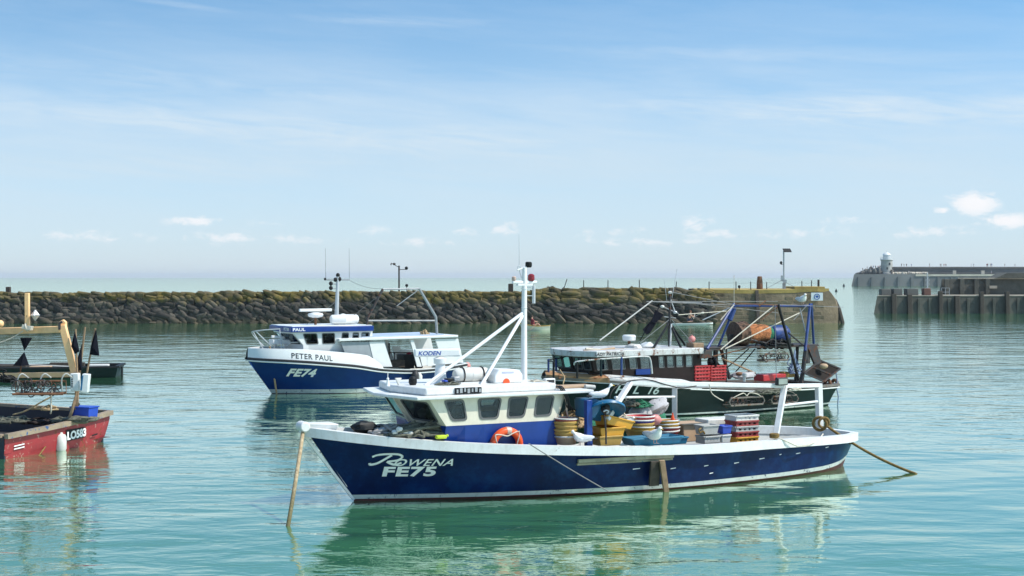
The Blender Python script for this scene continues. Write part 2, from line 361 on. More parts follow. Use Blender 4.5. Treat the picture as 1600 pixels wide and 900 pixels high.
M['red_hull'] = mat('worn_red_hull_paint', (0.31, 0.022, 0.028), 0.5, vary=.25, scale=2.5, rust=.38, chip=.45, chipcol=(.45, .3, .24), dirt=.25, dirtcol=(.12, .03, .02), streak=.25)
M['letters'] = mat('white_letter_paint', (0.80, 0.80, 0.80), 0.5, vary=.12, dirt=.15, dirtcol=(.3, .33, .36))
M['letters_dark'] = mat('black_letter_paint', (0.02, 0.02, 0.022), 0.5)
M['letters_blue'] = mat('blue_letter_paint', (0.02, 0.07, 0.32), 0.5)
M['skin'] = mat('skin', (0.50, 0.27, 0.18), 0.55, vary=.08)
M['hair'] = mat('dark_hair', (0.05, 0.03, 0.02), 0.8)
M['gull_white'] = mat('white_feathers', (0.78, 0.77, 0.75), 0.8, vary=.06, scale=20)
M['gull_grey'] = mat('grey_wing_feathers', (0.60, 0.61, 0.63), 0.8, vary=.12, scale=20)
M['gull_dark'] = mat('black_wing_tip', (0.02, 0.02, 0.02), 0.8)
M['beak'] = mat('yellow_beak', (0.62, 0.40, 0.06), 0.5)
M['legs'] = mat('pink_bird_leg', (0.5, 0.3, 0.24), 0.6)
M['deck'] = mat('grey_deck_paint', (0.23, 0.23, 0.22), 0.75, vary=.3, dirt=.4, dirtcol=(.09, .08, .07), rust=.1)
M['cleargrey'] = mat('grey_canopy_panel', (0.30, 0.33, 0.35), 0.3, vary=.1)
M['glass'] = glassmat(); M['glass_dark'] = glassmat('dark_window_glass', (0.34, 0.39, 0.36), 0.03)
M['frame_grey'] = mat('grey_window_rubber', (0.10, 0.105, 0.105), 0.6)
M['rustgrey'] = mat('grey_rusty_steel', (0.16, 0.14, 0.12), 0.6, metal=.2, vary=.3, rust=.4)
M['lampglass'] = mat('lamp_lens', (0.30, 0.34, 0.30), 0.15)
M['redlens'] = mat('red_lamp_lens', (0.22, 0.012, 0.02), 0.25)

# ------------------------------------------------------------------ water
def water():
    m = bpy.data.materials.new('harbour_water'); m.use_nodes = True; g = NT(m.node_tree)
    co = g.n('TexCoord').outputs['Object']
    def nz(scx, scy, sc, det, r=.55, dist=0.0, off=0.0, rot=0.0):
        mp = g.n('Mapping', ins={0: co}); mp.inputs['Scale'].default_value = (scx, scy, 1); mp.inputs['Location'].default_value = (off, off * .7, 0); mp.inputs['Rotation'].default_value = (0, 0, rot)
        return g.noise(mp.outputs[0], sc, det, r, dist)
    dist = g.n('CameraData').outputs['View Distance'] if False else None
    a = nz(0.75, 1.2, 0.33, 2, .5, .3)                 # slow swell
    b = nz(0.8, 1.5, 1.25, 3, .5, .4, 3.3, 0.15)        # wavelets
    c = nz(0.9, 1.6, 4.2, 3, .55, .3, 7.7, -0.2)         # ripples
    patch = g.ramp(nz(1, 1, 0.045, 3, .5, .4, 11), [(0.33, 0.35), (0.66, 1.25)])
    h = g.m('ADD', g.m('MULTIPLY', a, WAVE[0]), g.m('ADD', g.m('MULTIPLY', g.m('MULTIPLY', b, patch), WAVE[1]), g.m('MULTIPLY', g.m('MULTIPLY', c, patch), WAVE[2])))
    bp = g.n('Bump', ins={'Strength': 1.0, 'Distance': 1.0, 'Height': h})
    big = nz(1, 1, 0.02, 3, .5, .3, 5)
    body = g.mix(g.ramp(big, [(0.35, 0), (0.65, 1)]), WBODY[0], WBODY[1])
    df = g.n('BsdfDiffuse', ins={0: body, 'Normal': bp.outputs[0]})
    gl = g.n('BsdfGlossy', ins={0: (0.94, 0.99, 0.90, 1), 'Roughness': 0.04, 'Normal': bp.outputs[0]})
    fr = g.n('Fresnel', ins={'IOR': WIOR, 'Normal': bp.outputs[0]}).outputs[0]
    mx = g.n('MixShader', ins={0: g.m('MINIMUM', g.m('MULTIPLY_ADD', fr, WGAIN[0], WGAIN[1]), 0.92), 1: df.outputs[0], 2: gl.outputs[0]})
    o = g.n('OutputMaterial'); g.t.links.new(mx.outputs[0], o.inputs[0])
    b_ = MB(); S = 12000
    b_.add([(-S, -60, 0), (S, -60, 0), (S, S, 0), (-S, S, 0)], [(0, 1, 2, 3)])
    tag(b_.build('water', m, smooth=0), kind='structure')
WAVE = (0.080, 0.026, 0.0040); WBODY = ((0.044, 0.175, 0.076), (0.060, 0.210, 0.100)); WIOR = 1.5; WGAIN = (1.40, 0.10)
water()
# ------------------------------------------------------------------ the long rubble breakwater
WY = 134.0
PXW = WY / F
def wall_top(px): return lerp(px, [(-600, 3.0), (0, 2.93), (320, 2.98), (345, 3.04), (820, 3.02), (850, 3.40), (1050, 3.30), (1110, 3.15)])
def rockmat():
    m = bpy.data.materials.new('rubble_rock'); m.use_nodes = True; g = NT(m.node_tree)
    co = g.n('TexCoord').outputs['Object']; at = g.n('Attribute', attribute_name='stone').outputs['Fac']
    z = g.n('SeparateXYZ', ins={0: co}).outputs[2]
    n = g.noise(co, 1.6, 5, .65); n2 = g.noise(co, 5, 5, .7)
    c = g.mix(at, (0.014, 0.0135, 0.013), (0.115, 0.098, 0.076))
    c = g.mix(g.ramp(n2, [(.4, 0), (.75, .6)]), c, (0.035, 0.03, 0.026))
    # lichen where the tide never reaches, weed at the waterline
    lz = g.ramp(g.m('ADD', g.m('MULTIPLY', z, 0.28), g.m('MULTIPLY_ADD', n, 0.55, g.m('MULTIPLY', at, .12))), [(0.86, 0), (1.08, 1)])
    lc = g.mix(g.noise(co, 2.3, 3), (0.070, 0.075, 0.018), (0.24, 0.15, 0.02))
    pt = g.ramp(g.noise(co, .35, 4, .6), [(.38, .15), (.62, 1)])
    c = g.mix(g.m('MULTIPLY', g.m('MULTIPLY', lz, pt), .9), c, lc)
    wz = g.ramp(g.m('ADD', z, g.m('MULTIPLY', n, .6)), [(0.55, 1), (0.95, 0)])
    c = g.mix(g.m('MULTIPLY', wz, .7), c, (0.075, 0.06, 0.035))
    b = g.n('BsdfPrincipled', ins={'Base Color': c, 'Roughness': 0.88})
    bp = g.n('Bump', ins={'Strength': 1.0, 'Distance': .06, 'Height': g.noise(co, 4, 6, .65)}); g.t.links.new(bp.outputs[0], b.inputs['Normal'])
    o = g.n('OutputMaterial'); g.t.links.new(b.outputs[0], o.inputs[0]); return m
M['rock'] = rockmat()
M['stonewall'] = mat('coursed_stone', (0.175, 0.135, 0.082), 0.85, vary=.4, scale=.7, bump=.05, bscale=3, streak=.4, dirt=.35, dirtcol=(.05, .042, .025))
M['coping'] = mat('lichen_covered_coping', (0.37, 0.26, 0.075), 0.85, vary=.35, scale=.9, bump=.03, bscale=4, dirt=.3, dirtcol=(.16, .13, .06))
M['wallcore'] = mat('dark_rubble_core', (0.02, 0.019, 0.017), 0.95)
bw = empty('breakwater', (0, WY, 0), 0, 'long dark rubble stone breakwater closing off the harbour', 'breakwater')
def rocks():
    b = MB(); at = []
    rng = random.Random(3)
    x0, x1 = -78.0, (1108 - CX) * PXW
    # unit rounded stone
    import itertools
    base = bmesh.new(); bmesh.ops.create_cube(base, size=2.0); bmesh.ops.subdivide_edges(base, edges=base.edges[:], cuts=2, use_grid_fill=True)
    bv = [v.co.copy() for v in base.verts]; bf = [tuple(v.index for v in f.verts) for f in base.faces]; base.free()
    def stone(c, d, lean, seed, yaw):
        R = Matrix.Rotation(lean, 3, 'Y') @ Matrix.Rotation(yaw, 3, 'Z')
        vs = []
        for v in bv:
            q = v.normalized() * 1.22; p = v * .52 + q * .48
            p = p * (1 + .30 * mnoise.noise(v * .8 + Vector((seed, seed * .37, 0))))
            vs.append(R @ Vector((p.x * d[0], p.y * d[1], p.z * d[2])) + Vector(c))
        b.add(vs, bf); tone = rng.random() ** 1.5; at.extend([tone] * len(vs))
    row = 0; z = -0.15
    while z < 3.5:
        hgt = rng.uniform(.36, .46); x = x0 + rng.uniform(-1, 0)
        while x < x1:
            px = CX + x / PXW; top = wall_top(px)
            big = 1.35 if 840 < px < 1090 else 1.0
            wd = rng.uniform(.5, 1.15) * big
            if z < top - .12:
                hh = min(hgt * rng.uniform(.95, 1.45) , 1.0)
                lean = rad(rng.gauss(20, 13)) if px > 250 else rad(rng.gauss(15, 12))
                if 865 < px < 960 and z > .8: lean = rad(rng.gauss(4, 5))
                stone((x + wd / 2 + rng.uniform(-.1, .1), -.25 + z * .22 + rng.uniform(-.16, .12), min(z + hgt / 2, top - .22) + rng.uniform(-.05, .05)), (wd * .63, .55, hh * .54 * (.8 if z > top - .7 else 1)), lean * (.45 if z > top - .7 else 1), rng.random() * 90, rng.uniform(-.25, .25))
            x += wd * .86
        z += hgt * .86; row += 1
    o = b.build('rock_face', M['rock'], bw, smooth=60, fixn=False)
    a = o.data.attributes.new('stone', 'FLOAT', 'POINT'); a.data.foreach_set('value', at)
    c = MB(); pr = [(-78, 2.9)] + [((px - CX) * PXW, wall_top(px) - .14) for px in range(0, 1110, 30)]
    for (xa, za), (xb, zb) in zip(pr, pr[1:]):
        c.add([(xa, .1, -1.5), (xb, .1, -1.5), (xb, .55, zb), (xa, .55, za), (xa, 6, za - .05), (xb, 6, zb - .05), (xb, 8, -1.5), (xa, 8, -1.5)],
              [(0, 1, 2, 3), (3, 2, 5, 4), (4, 5, 6, 7)])
    co = c.build('wall_core', M['rock'], bw, smooth=0)
    a = co.data.attributes.new('stone', 'FLOAT', 'POINT'); a.data.foreach_set('value', [.3] * len(co.data.vertices))
rocks()
# dressed stone pier head
ph = empty('stone_pier_head', (0, WY + .2, 0), 0, 'stone pier head with yellow lichened coping at the breakwater end', 'pier')
def pier_head():
    X = lambda px: (px - CX) * PXW
    Z = lambda py: H - (py - HY) * PXW
    xa = X(1092)
    # outline along the front: x, z top, batter ; end rounds away from the viewer
    b = MB(); cp = MB()
    stn = []                                   # plan positions around the head (top line and base line)
    for px, py in [(1092, 453.5), (1110, 453), (1180, 454), (1240, 453), (1262, 451.5), (1280, 451)]: stn.append(((X(px), 0.5, Z(py)), (X(px), -.3, -1)))
    for k in range(1, 9):
        a = rad(k * 14); xc = X(1295)
        stn.append(((xc + .35 * math.sin(a), .5 + 3.6 * (1 - math.cos(a)), Z(451 + k * .5)), (xc + 2.2 * math.sin(a) + .02, -.3 + 4.4 * (1 - math.cos(a)), -1)))
    stn.append(((xa, 7.8, Z(452)), (xa, 8.6, -1)))
    NZ = 10
    vs = []
    for (t, q) in stn:
        t, q = Vector(t), Vector(q)
        for i in range(NZ + 1):
            s_ = i / NZ; p = q.lerp(t, s_); bulge = .62 * math.sin(s_ ** 1.5 * math.pi) if q.x > X(1283) else 0; p.x += bulge
            vs.append(p)
    n = len(stn)
    b.add(vs, [(i * (NZ + 1) + k, (i + 1) * (NZ + 1) + k, (i + 1) * (NZ + 1) + k + 1, i * (NZ + 1) + k + 1) for i in range(n - 1) for k in range(NZ)])
    b.build('stone_face', M['stonewall'], ph, smooth=50)
    # coping
    out = [Vector(t) + Vector((0, -.10, 0)) if i < 6 else Vector(t) + Vector((.1, -.03, 0)) for i, (t, q) in enumerate(stn)]
    cen = Vector((X(1200), 4, Z(452)))
    top = [p.lerp(Vector((cen.x if False else p.x, p.y, p.z)), 0) + Vector((0, 0, .04)) for p in out]
    cp.add(top, [tuple(range(len(top)))])
    for i in range(len(out) - 2):
        a, c = out[i], out[i + 1]
        cp.add([a + Vector((0, 0, .042)), c + Vector((0, 0, .042)), c - Vector((0, 0, .30)), a - Vector((0, 0, .30))], [(0, 1, 2, 3)])
    cp.build('coping', M['coping'], ph, smooth=0)
    # projecting string courses and joints of big blocks
    j = MB()
    rng = random.Random(5)
    for i in range(150):
        x = rng.uniform(xa + .3, X(1284)); z = rng.choice([.25, .6, .95, 1.3, 1.65, 2.0, 2.35, 2.65]); fr = (z + 1) / (Z(453) + 1)
        y = -.3 + .8 * fr
        j.box((x, y, z), (rng.uniform(.5, 1.1), .07 * rng.uniform(.6, 1.3), .31))
    j.build('face_block', M['stonewall'], ph, bevel=.03)
    r = MB()
    r.tube([(X(1308), .9, 2.2), (X(1314), .6, 1.3), (X(1318.5), .4, .1), (X(1320), .3, -.6)], .2, 8)
    r.build('fender_timber', M['darkwood'], ph)
    l = MB(); 
    l.bar((X(1184), -.45, .1), (X(1184), .38, Z(454)), .3, .3); l.build('fender_timber', M['darkwood'], ph)
    step = MB(); step.box((X(1268), 3.4, Z(450) - .02), (X(1291) - X(1243), 5.6, .3)); step.build('raised_slab', M['coping'], ph, bevel=.04)
pier_head()
def at_wall(px, py, dy=2.0): return W(px, py, WY + dy)
def sign():
    p = W(1276.5, 463.5, WY + .12); t = empty('notice_board', (p.x, p.y, p.z), 0, 'white square notice with a blue ring emblem on the pier head wall', 'sign')
    b = MB(); b.box((0, 0, 0), (1.12, .05, .76)); b.build('panel', M['white_clean'], t)
    b = MB(); b.torus((0, -.035, 0), .25, .035, (0, 1, 0), 28, 6); b.blob((0, -.03, 0), (.10, .01, .12)); b.bar((-.15, -.03, .0), (.15, -.03, .0), .02, .05)
    b.build('emblem', M['letters_blue'], t)
    for sx in (-.4, .4): b = MB(); b.bar((sx, .03, .2), (sx, .7, .2), .05, .05); b.build('bracket', M['steel'], t)
sign()
def solar_mast():
    base = at_wall(1225, 452, 2); t = empty('solar_mast', base, 0, 'tall grey mast with tilted solar panel on the pier head', 'mast')
    k = (WY + 2) / F; hz = 60 * k
    b = MB(); b.tube([(0, 0, -.05), (-.03, 0, hz)], .075, 8); b.build('pole', M['steel'], t)
    b = MB(); b.box((0, 0, 0), (.78, .06, .5), T((.28, -.1, hz + .05), rx=-50, rz=12)); b.bar((-.02, 0, hz), (.28, -.08, hz + .02), .05, .05); b.build('solar_panel', M['black'], t)
    b = MB(); b.blob((-.28, 0, hz - 1.15), (.13, .13, .16)); b.bar((-.28, 0, hz - 1.32), (0, 0, hz - 1.32), .04, .04); b.build('lantern', M['black'], t)
    b = MB(); b.box((-.17, -.05, .95 + .1), (.26, .2, .55)); b.box((.05, -.12, .75), (.34, .2, .36)); b.build('control_box', M['steel'], t)
    for s_ in ((-1.7, 0, 0.08), (1.3, 0, .08)):
        b = MB(); b.tube([(0, 0, 1.0 if s_[0] < 0 else .75), s_], .02, 5); b.build('stay', M['steel'], t)
    b = MB(); b.bar((-.12, 0, 0), (-.12, 0, .6), .06, .06); b.bar((.1, 0, 0), (.1, 0, .6), .12, .12); b.build('foot', M['steel'], t)
solar_mast()
def rusty_pile():
    p = at_wall(1187, 452, 2.5); t = MB()
    t.lathe([(.27, -.1), (.3, 0), (.30, .35), (.29, .7), (.22, 1.2), (.2, 1.25), (.12, 1.26)], 20)
    o = t.build('mooring_post', M['rust']); o.location = p
    tag(o, 'thick rusty brown mooring post beside the solar mast', 'mooring post')
rusty_pile()
def rail_post(px, y0, y1, lean=0, w_=.045, label=None, m_='darksteel', name='railing_post', dy=2.0, thick=None):
    p = at_wall(px, y0, dy); k = (WY + dy) / F; hz = (y0 - y1) * k
    b = MB(); b.tube([(0, 0, -.15), (lean * k, 0, hz)], thick or w_, 7); b.lathe([(w_ * 1.8, -.04), (w_ * 1.8, .03)], 8)
    o = b.build(name, M[m_]); o.location = p; return o
g_ = 'railing posts along the breakwater top'
for (px, a, b_, ln, lab) in [(1108, 452, 440, 0, 'leftmost thin railing post on the lichened pier head'), (1150, 452, 440, 0, 'thin railing post beside a small black ball marker'),
                         (1173, 452, 440, 0, 'thin railing post just left of the rusty mooring post'), (1198, 452, 441, 0, 'thin railing post just right of the rusty mooring post'),
                         (1253, 451, 439, 0, 'thin railing post just right of the solar mast'), (1268, 450, 438, 0, 'thin railing post above the white notice'),
                         (912, 449, 438, 0, 'thin post on the rubble wall, first right of the leaning rod'), (950, 449, 438, 0, 'thin post on the rubble wall, second right of the leaning rod'),
                         (999, 450, 437, 0, 'thin post on the rubble wall just left of the black boat mast'), (1056, 450, 440, 1, 'thin post on the rubble wall just right of the black boat mast'),
                         ]:
    tag(rail_post(px, a, b_, ln), lab, 'post', g_)
tag(rail_post(1279, 450, 437, 0, .11, name='end_post'), 'thick end post of the railing above the white notice', 'post')
tag(rail_post(881, 449, 436, 5, .04, name='leaning_rod'), 'thin rod leaning right on the rubble wall', 'rod')
def ball_marker():
    p = at_wall(1155, 448, 1.6); b = MB(); b.blob((0, 0, 0), (.13, .13, .16)); b.tube([(0, 0, -.3), (0, 0, 0)], .03); o = b.build('ball_marker', M['black']); o.location = p
    tag(o, 'small black ball marker on the pier head coping', 'marker')
ball_marker()
def wires():
    b = MB()
    pts = [1198, 1253, 1268, 1279]
    for h_ in (.62,):
        for a, c in zip([1108, 1150, 1173, 1198, 1253, 1268], [1150, 1173, 1198, 1253, 1268, 1279]):
            b.tube(sag(at_wall(a, 452 - h_ / PXW, 2), at_wall(c, 452 - h_ / PXW, 2), .04, 6), .012, 4)
    o = b.build('railing_wire', M['wire']); tag(o, 'thin guard wire strung between the pier head posts', 'wire')
wires()
def stump(px, y0, y1, wpx, label):
    p = at_wall(px, y0, 1.6); k = (WY + 1.6) / F; wd = wpx * k; hz = (y0 - y1) * k
    b = MB(); b.add(*(lambda: ([(-wd / 2, -.2, -.3), (wd / 2, -.2, -.3), (wd / 2, .2, -.3), (-wd / 2, .2, -.3), (-wd / 2 * .9, -.18, hz * .97), (wd / 2, -.2, hz), (wd / 2 * .95, .2, hz), (-wd / 2, .18, hz * .95)], [(0, 3, 2, 1), (4, 5, 6, 7), (0, 1, 5, 4), (1, 2, 6, 5), (2, 3, 7, 6), (3, 0, 4, 7)]))())
    o = b.build('timber_stump', M['darkwood'], bevel=.04); o.location = p; tag(o, label, 'stump', 'timber stumps on the breakwater')
stump(13, 457, 448, 7, 'square timber stump at the far left end of the breakwater')
stump(798, 453, 443, 8, 'squat timber stump on the breakwater just left of the tall white mast')
def weather_mast():
    base = at_wall(623.5, 455, 2.5); t = empty('weather_mast', base, 0, 'dark pole with small instruments on the breakwater behind the white and blue boat', 'mast')
    k = (WY + 2.5) / F
    P = lambda px, py: ((px - 623.5) * k, 0, (455 - py) * k)
    b = MB(); b.tube([P(623.5, 456), P(623.5, 415)], .085, 8); b.build('pole', M['darksteel'], t)
    b = MB(); b.tube([P(611, 411), P(624, 418)], .03, 6); b.blob(P(616, 412.5), (.15, .12, .12)); b.blob(P(611, 413), (.06, .06, .1)); b.build('wind_sensor', M['darksteel'], t)
    b = MB(); b.tube([P(624, 421), P(634, 421)], .03, 6); b.blob(P(635, 419), (.16, .14, .17)); b.build('lamp', M['black'], t)
    b = MB(); b.blob(P(635.5, 446), (.15, .13, .15)); b.tube([P(635.5, 456), P(635.5, 446)], .03, 6); b.build('lamp', M['black'], t)
weather_mast()

# ------------------------------------------------------------------ inner pier on the right with timber fenders
M['dockwall'] = mat('dark_wet_harbour_wall', (0.085, 0.082, 0.066), 0.8, vary=.35, scale=.5, streak=.55, dirt=.4, dirtcol=(.025, .028, .02), bump=.04, bscale=2)
M['dockwall_pale'] = mat('pale_stone_top', (0.34, 0.30, 0.24), 0.85, vary=.3, scale=.8, dirt=.3)
M['concrete'] = mat('weathered_concrete', (0.10, 0.098, 0.09), 0.85, vary=.25, scale=.8, streak=.5, dirt=.3, dirtcol=(.04, .04, .035))
def inner_pier():
    Y = 170.0; k = Y / F; t = empty('inner_pier', ((1362 - CX) * k, Y, 0), 0, 'low dark harbour pier with timber fenders at the right edge', 'pier')
    P = lambda px, py, y=0: Vector(((px - 1362) * k, y, H - (py - HY) * k))
    zt = P(0, 463).z; L = 34
    b = MB(); b.add([(0, -.3, -1), (L, -.3, -1), (L, 0, zt), (.65, 0, zt), (3.4, 9, zt), (L, 9, zt), (2.8, 9.3, -1)], [(0, 1, 2, 3), (3, 2, 5, 4), (0, 3, 4, 6)])
    b.build('pier_wall', M['dockwall'], t, smooth=0)
    b = MB(); b.prism([(.7, -.05, zt - .01), (L, -.05, zt - .01), (L, 9.2, zt - .01), (3.4, 9.2, zt - .01)], (0, 0, .14)); b.build('pier_top', M['dockwall_pale'], t, bevel=.03)
    for px, top in [(1395.5, 459), (1420, 460), (1468, 455), (1494, 462), (1532, 456), (1572, 456), (1606, 456)]:
        b = MB(); q = P(px, top); b.bar((q.x, -.45, -.8), (q.x, -.28, q.z), .55, .45); b.build('fender_timber', M['darkwood'], t, bevel=.04)
    for px in (1382, 1435, 1452, 1482, 1512, 1552, 1590):
        b = MB(); q = P(px, 470); b.box((q.x, -.2, .9), (.34, .2, 1.9)); b.build('buttress', M['dockwall'], t, bevel=.03)
    # raised back wall
    q0, q1 = P(1488, 437), P(1512, 436)
    b = MB(); x0 = P(1488, 0).x + .2; zb = 4.15
    b.add([(x0, 5.5, zt), (L, 5.5, zt), (L, 5.7, zb), (x0 + .3, 5.7, zb), (x0 + 1.3, 9.2, zb), (L, 9.2, zb), (x0 + 1.0, 9.3, zt)], [(0, 1, 2, 3), (3, 2, 5, 4), (0, 3, 4, 6)])
    b.build('back_wall', M['dockwall'], t, smooth=0)
    b = MB(); b.prism([(x0 + 2.2, 5.5, zb + .01), (L, 5.5, zb + .01), (L, 9.0, zb + .01), (x0 + 3.2, 9.0, zb + .01)], (0, 0, .16)); b.build('back_wall_coping', M['dockwall_pale'], t, bevel=.03)
    x1 = P(1578, 0).x; b = MB(); b.prism([(x1, 5.0, zb + .1), (x1 + 1.4, 5.0, zb + .75), (L, 5.0, zb + .95), (L, 5.0, zb + .1)], (0, 3.5, 0)); b.build('upper_block', M['dockwall'], t)
    for px in (1500, 1525, 1548, 1566): b = MB(); q = P(px, 450); b.box((q.x, 5.35, (zt + zb) / 2), (.5, .3, zb - zt)); b.build('pilaster', M['dockwall'], t, bevel=.03)
    q = P(1575, 449); b = MB(); b.box((q.x, 5.2, q.z), (.95, .06, .35)); b.build('wall_plate', M['dockwall_pale'], t)
    b = MB()
    for px in (1475, 1481, 1487.5): a = P(px, 462); b.tube([(a.x, 1, zt), (a.x, 1, zt + 1.0)], .03, 6)
    for zz in (.5, 1.0): b.tube([(P(1475, 0).x, 1, zt + zz), (P(1487.5, 0).x, 1, zt + zz)], .025, 6)
    b.build('hand_rail', M['steel'], t)
    for px, wpx, ytop, dep, lab, m_ in [(1386.5, 15, 453.5, 1.4, 'square dark concrete block nearest the end of the low right pier', 'concrete'),
                                     (1405, 14, 453, 1.6, 'second dark concrete block from the end of the low right pier', 'concrete'),
                                     (1428, 18, 453, 1.6, 'widest dark concrete block, third from the low right pier end', 'concrete'),
                                     (1451, 11, 452.5, 1.2, 'reddish brown block at the foot of the thin light mast', 'brownblock')]:
        q = P(px, 463); b = MB(); hz = (463 - ytop) * k
        wd = wpx * k; b.hexa([(-wd / 2, 0, 0), (wd / 2, 0, 0), (wd / 2, dep, 0), (-wd / 2, dep, 0), (-wd / 2 * 1.02, .1, hz), (wd / 2 * .97, .1, hz * 1.03), (wd / 2 * .97, dep, hz * 1.03), (-wd / 2, dep, hz)])
        if m_ == 'brownblock' and 'brownblock' not in M: M['brownblock'] = mat('red_brown_block', (.13, .06, .045), .85, vary=.3)
        o = b.build('pier_block', M[m_], bevel=.06); o.location = Vector(((px - CX) * k, Y + .4, zt + .13)); tag(o, lab, 'block')
    p = W(1449, 462, Y + 2); t2 = empty('light_mast', (p.x, p.y, zt + .13), 0, 'thin pale light mast with crossed ladder stays on the low right pier', 'mast')
    hz = 36 * k; b = MB(); b.tube([(0, 0, 0), (0, 0, hz)], .05, 6); b.build('pole', M['alu'], t2)
    b = MB(); 
    for i in range(3): b.tube([(-.2, 0, .8 + i * .5), (.25, 0, 1.3 + i * .5)], .02, 5); b.tube([(.25, 0, .8 + i * .5), (-.2, 0, 1.3 + i * .5)], .02, 5)
    b.build('lattice', M['alu'], t2)
inner_pier()

# ------------------------------------------------------------------ far outer pier with lighthouse
M['farwall'] = mat('grey_concrete_pier', (0.15, 0.15, 0.145), 0.9, vary=.2, scale=.06, streak=.4, dirt=.3, dirtcol=(.07, .075, .07))
M['farwall_dark'] = mat('dark_parapet_stone', (0.12, 0.115, 0.105), 0.9, vary=.25, scale=.08, dirt=.3, dirtcol=(.06, .06, .055))
M['farpale'] = mat('pale_quay_edge', (0.55, 0.48, 0.38), 0.9, vary=.2, scale=.2)
M['fartower'] = mat('grey_tower_stone', (0.36, 0.35, 0.32), 0.85, vary=.2, scale=.4, dirt=.2)
def far_pier():
    Y = 690.0; k = Y / F
    t = empty('outer_pier', ((1329 - CX) * k, Y, 0), 0, 'long grey outer pier far away across the sea on the right', 'pier')
    P = lambda px, py, y=0: Vector(((px - 1329) * k, y, H - (py - HY) * k))
    z1 = P(0, 428.3).z; L = 170
    b = MB(); b.add([(0, 0, -2), (L, 0, -2), (L, .6, z1), (1.9, .6, z1), (9.5, 26, z1), (L, 26, z1), (8.0, 27, -2)], [(0, 1, 2, 3), (3, 2, 5, 4), (0, 3, 4, 6)])
    b.build('pier_wall', M['farwall'], t, smooth=0)
    xx = 4
    while xx < 110: b = MB(); b.box((xx, .1, 1.8), (.9, .8, 5.2)); xx += 6.5; b.build('buttress', M['farwall'], t, smooth=0)
    b = MB(); b.box((32 + 69, 1.2, z1 - .55), (138, 2.0, .9)); b.build('quay_edge', M['farpale'], t)
    z2 = P(0, 416.5).z
    b = MB(); x0 = P(1396, 0).x; b.box(((x0 + L) / 2, 16, (z1 + z2) / 2), (L - x0, 6, z2 - z1)); b.box(((x0 + L) / 2 + 2, 12.9, z2 - .7), (L - x0 - 4, .5, .35)); b.build('parapet_wall', M['farwall_dark'], t, bevel=.1)
    b = MB(); b.box((P(1470, 0).x, 12.4, z2 - 3.1), (P(1530, 0).x - P(1410, 0).x, .4, .4)); b.build('pipe_run', M['farwall'], t)
    # tiered seats and boulders at the end
    b = MB(); rng = random.Random(8)
    for i in range(70):
        x = rng.uniform(P(1339, 0).x, P(1376, 0).x); s_ = (x - P(1336, 0).x) / (P(1358, 0).x - P(1336, 0).x)
        hz = min(1, s_) * 3.6 * rng.uniform(.3, 1)
        yy = rng.uniform(4, 18); b.blob((x + yy * .27, yy, z1 + hz * .5), (1.1 * rng.uniform(.6, 1.3), 1.2, max(.6, hz * .55)), .5, i, 8, 6)
    b.build('rough_stonework', M['farwall_dark'], t)
    b = MB()
    for i in range(30):
        x = P(1400, 0).x + rng.random() ** 1.4 * 16; b.blob((x, 3 + rng.uniform(0, 5), z1 + .4), (.8, .8, .7), .5, i, 8, 6)
    b.build('rough_stonework', M['farpale'], t)
    for i, (px) in enumerate((1500, 1545)):
        b = MB(); q = P(px, 425); b.box((q.x, 9, z1 + .9), (1.6, 1.2, 1.8)); b.build('quay_hut', M['farpale'], t)
    # lighthouse
    px0 = 1385.5; zb = z1; lh = empty('lighthouse', ((px0 - CX) * (Y + 8) / F, Y + 8, zb), 0, 'small stone lighthouse with white domed lantern on the far pier', 'lighthouse')
    S = lambda py: (HY - py) * k + H - zb
    b = MB(); b.lathe([(3.4, 0), (3.35, .6), (3.0, .8), (2.75, S(408)), (2.75, S(407.5)), (3.05, S(406.5)), (3.05, S(405.5))], 28); b.build('tower', M['fartower'], lh)
    b = MB(); b.lathe([(3.15, S(405.6)), (3.15, S(404.6)), (2.4, S(404.5))], 28); b.build('gallery', M['white'], lh)
    b = MB()
    for i in range(20): a = i * math.pi / 10; b.tube([(3.0 * math.cos(a), 3.0 * math.sin(a), S(404.6)), (3.0 * math.cos(a), 3.0 * math.sin(a), S(401.8))], .05, 5)
    b.torus((0, 0, S(401.8)), 3.0, .06, (0, 0, 1), 28, 6); b.build('gallery_rail', M['white'], lh)
    b = MB(); b.lathe([(2.0, S(404.5)), (2.0, S(401.5)), (1.85, S(401.4)), (1.85, S(398))], 20); b.build('lantern', M['alu'], lh)
    b = MB(); b.lathe([(2.1, S(398.1)), (2.0, S(397.4)), (1.5, S(395.6)), (.7, S(394.2)), (.25, S(393.8)), (.25, S(392.8)), (.12, S(392.5)), (.05, S(390))], 20); b.build('dome', M['white'], lh)
    for zq, an in ((.45, -100), (.45, -40), (.8, -75)):
        a = rad(an); r_ = 2.85; b = MB(); b.box((0, 0, 0), (.25, .7, 1.1), T((r_ * math.cos(a), r_ * math.sin(a), S(408) * zq), rz=an)); b.build('window', M['black'], lh)
    b = MB(); b.box((0, 0, 0), (.3, 1.1, 2.2), T((3.35 * math.cos(rad(-60)), 3.35 * math.sin(rad(-60)), 1.1), rz=-60)); b.build('door', M['darkwood'], lh)
    # walkers: one figure with clothing, copied
    cols = {'dark': mat('dark_clothes', (.03, .03, .04), .9), 'red': mat('red_clothes', (.30, .03, .03), .9), 'pale': mat('pale_clothes', (.5, .5, .52), .9), 'blue': mat('blue_clothes', (.05, .12, .3), .9)}
    protos = {}
    for c, m_ in cols.items():
        t3 = figure(STAND, 1.72, M['skin']); protos[c] = (t3, m_)
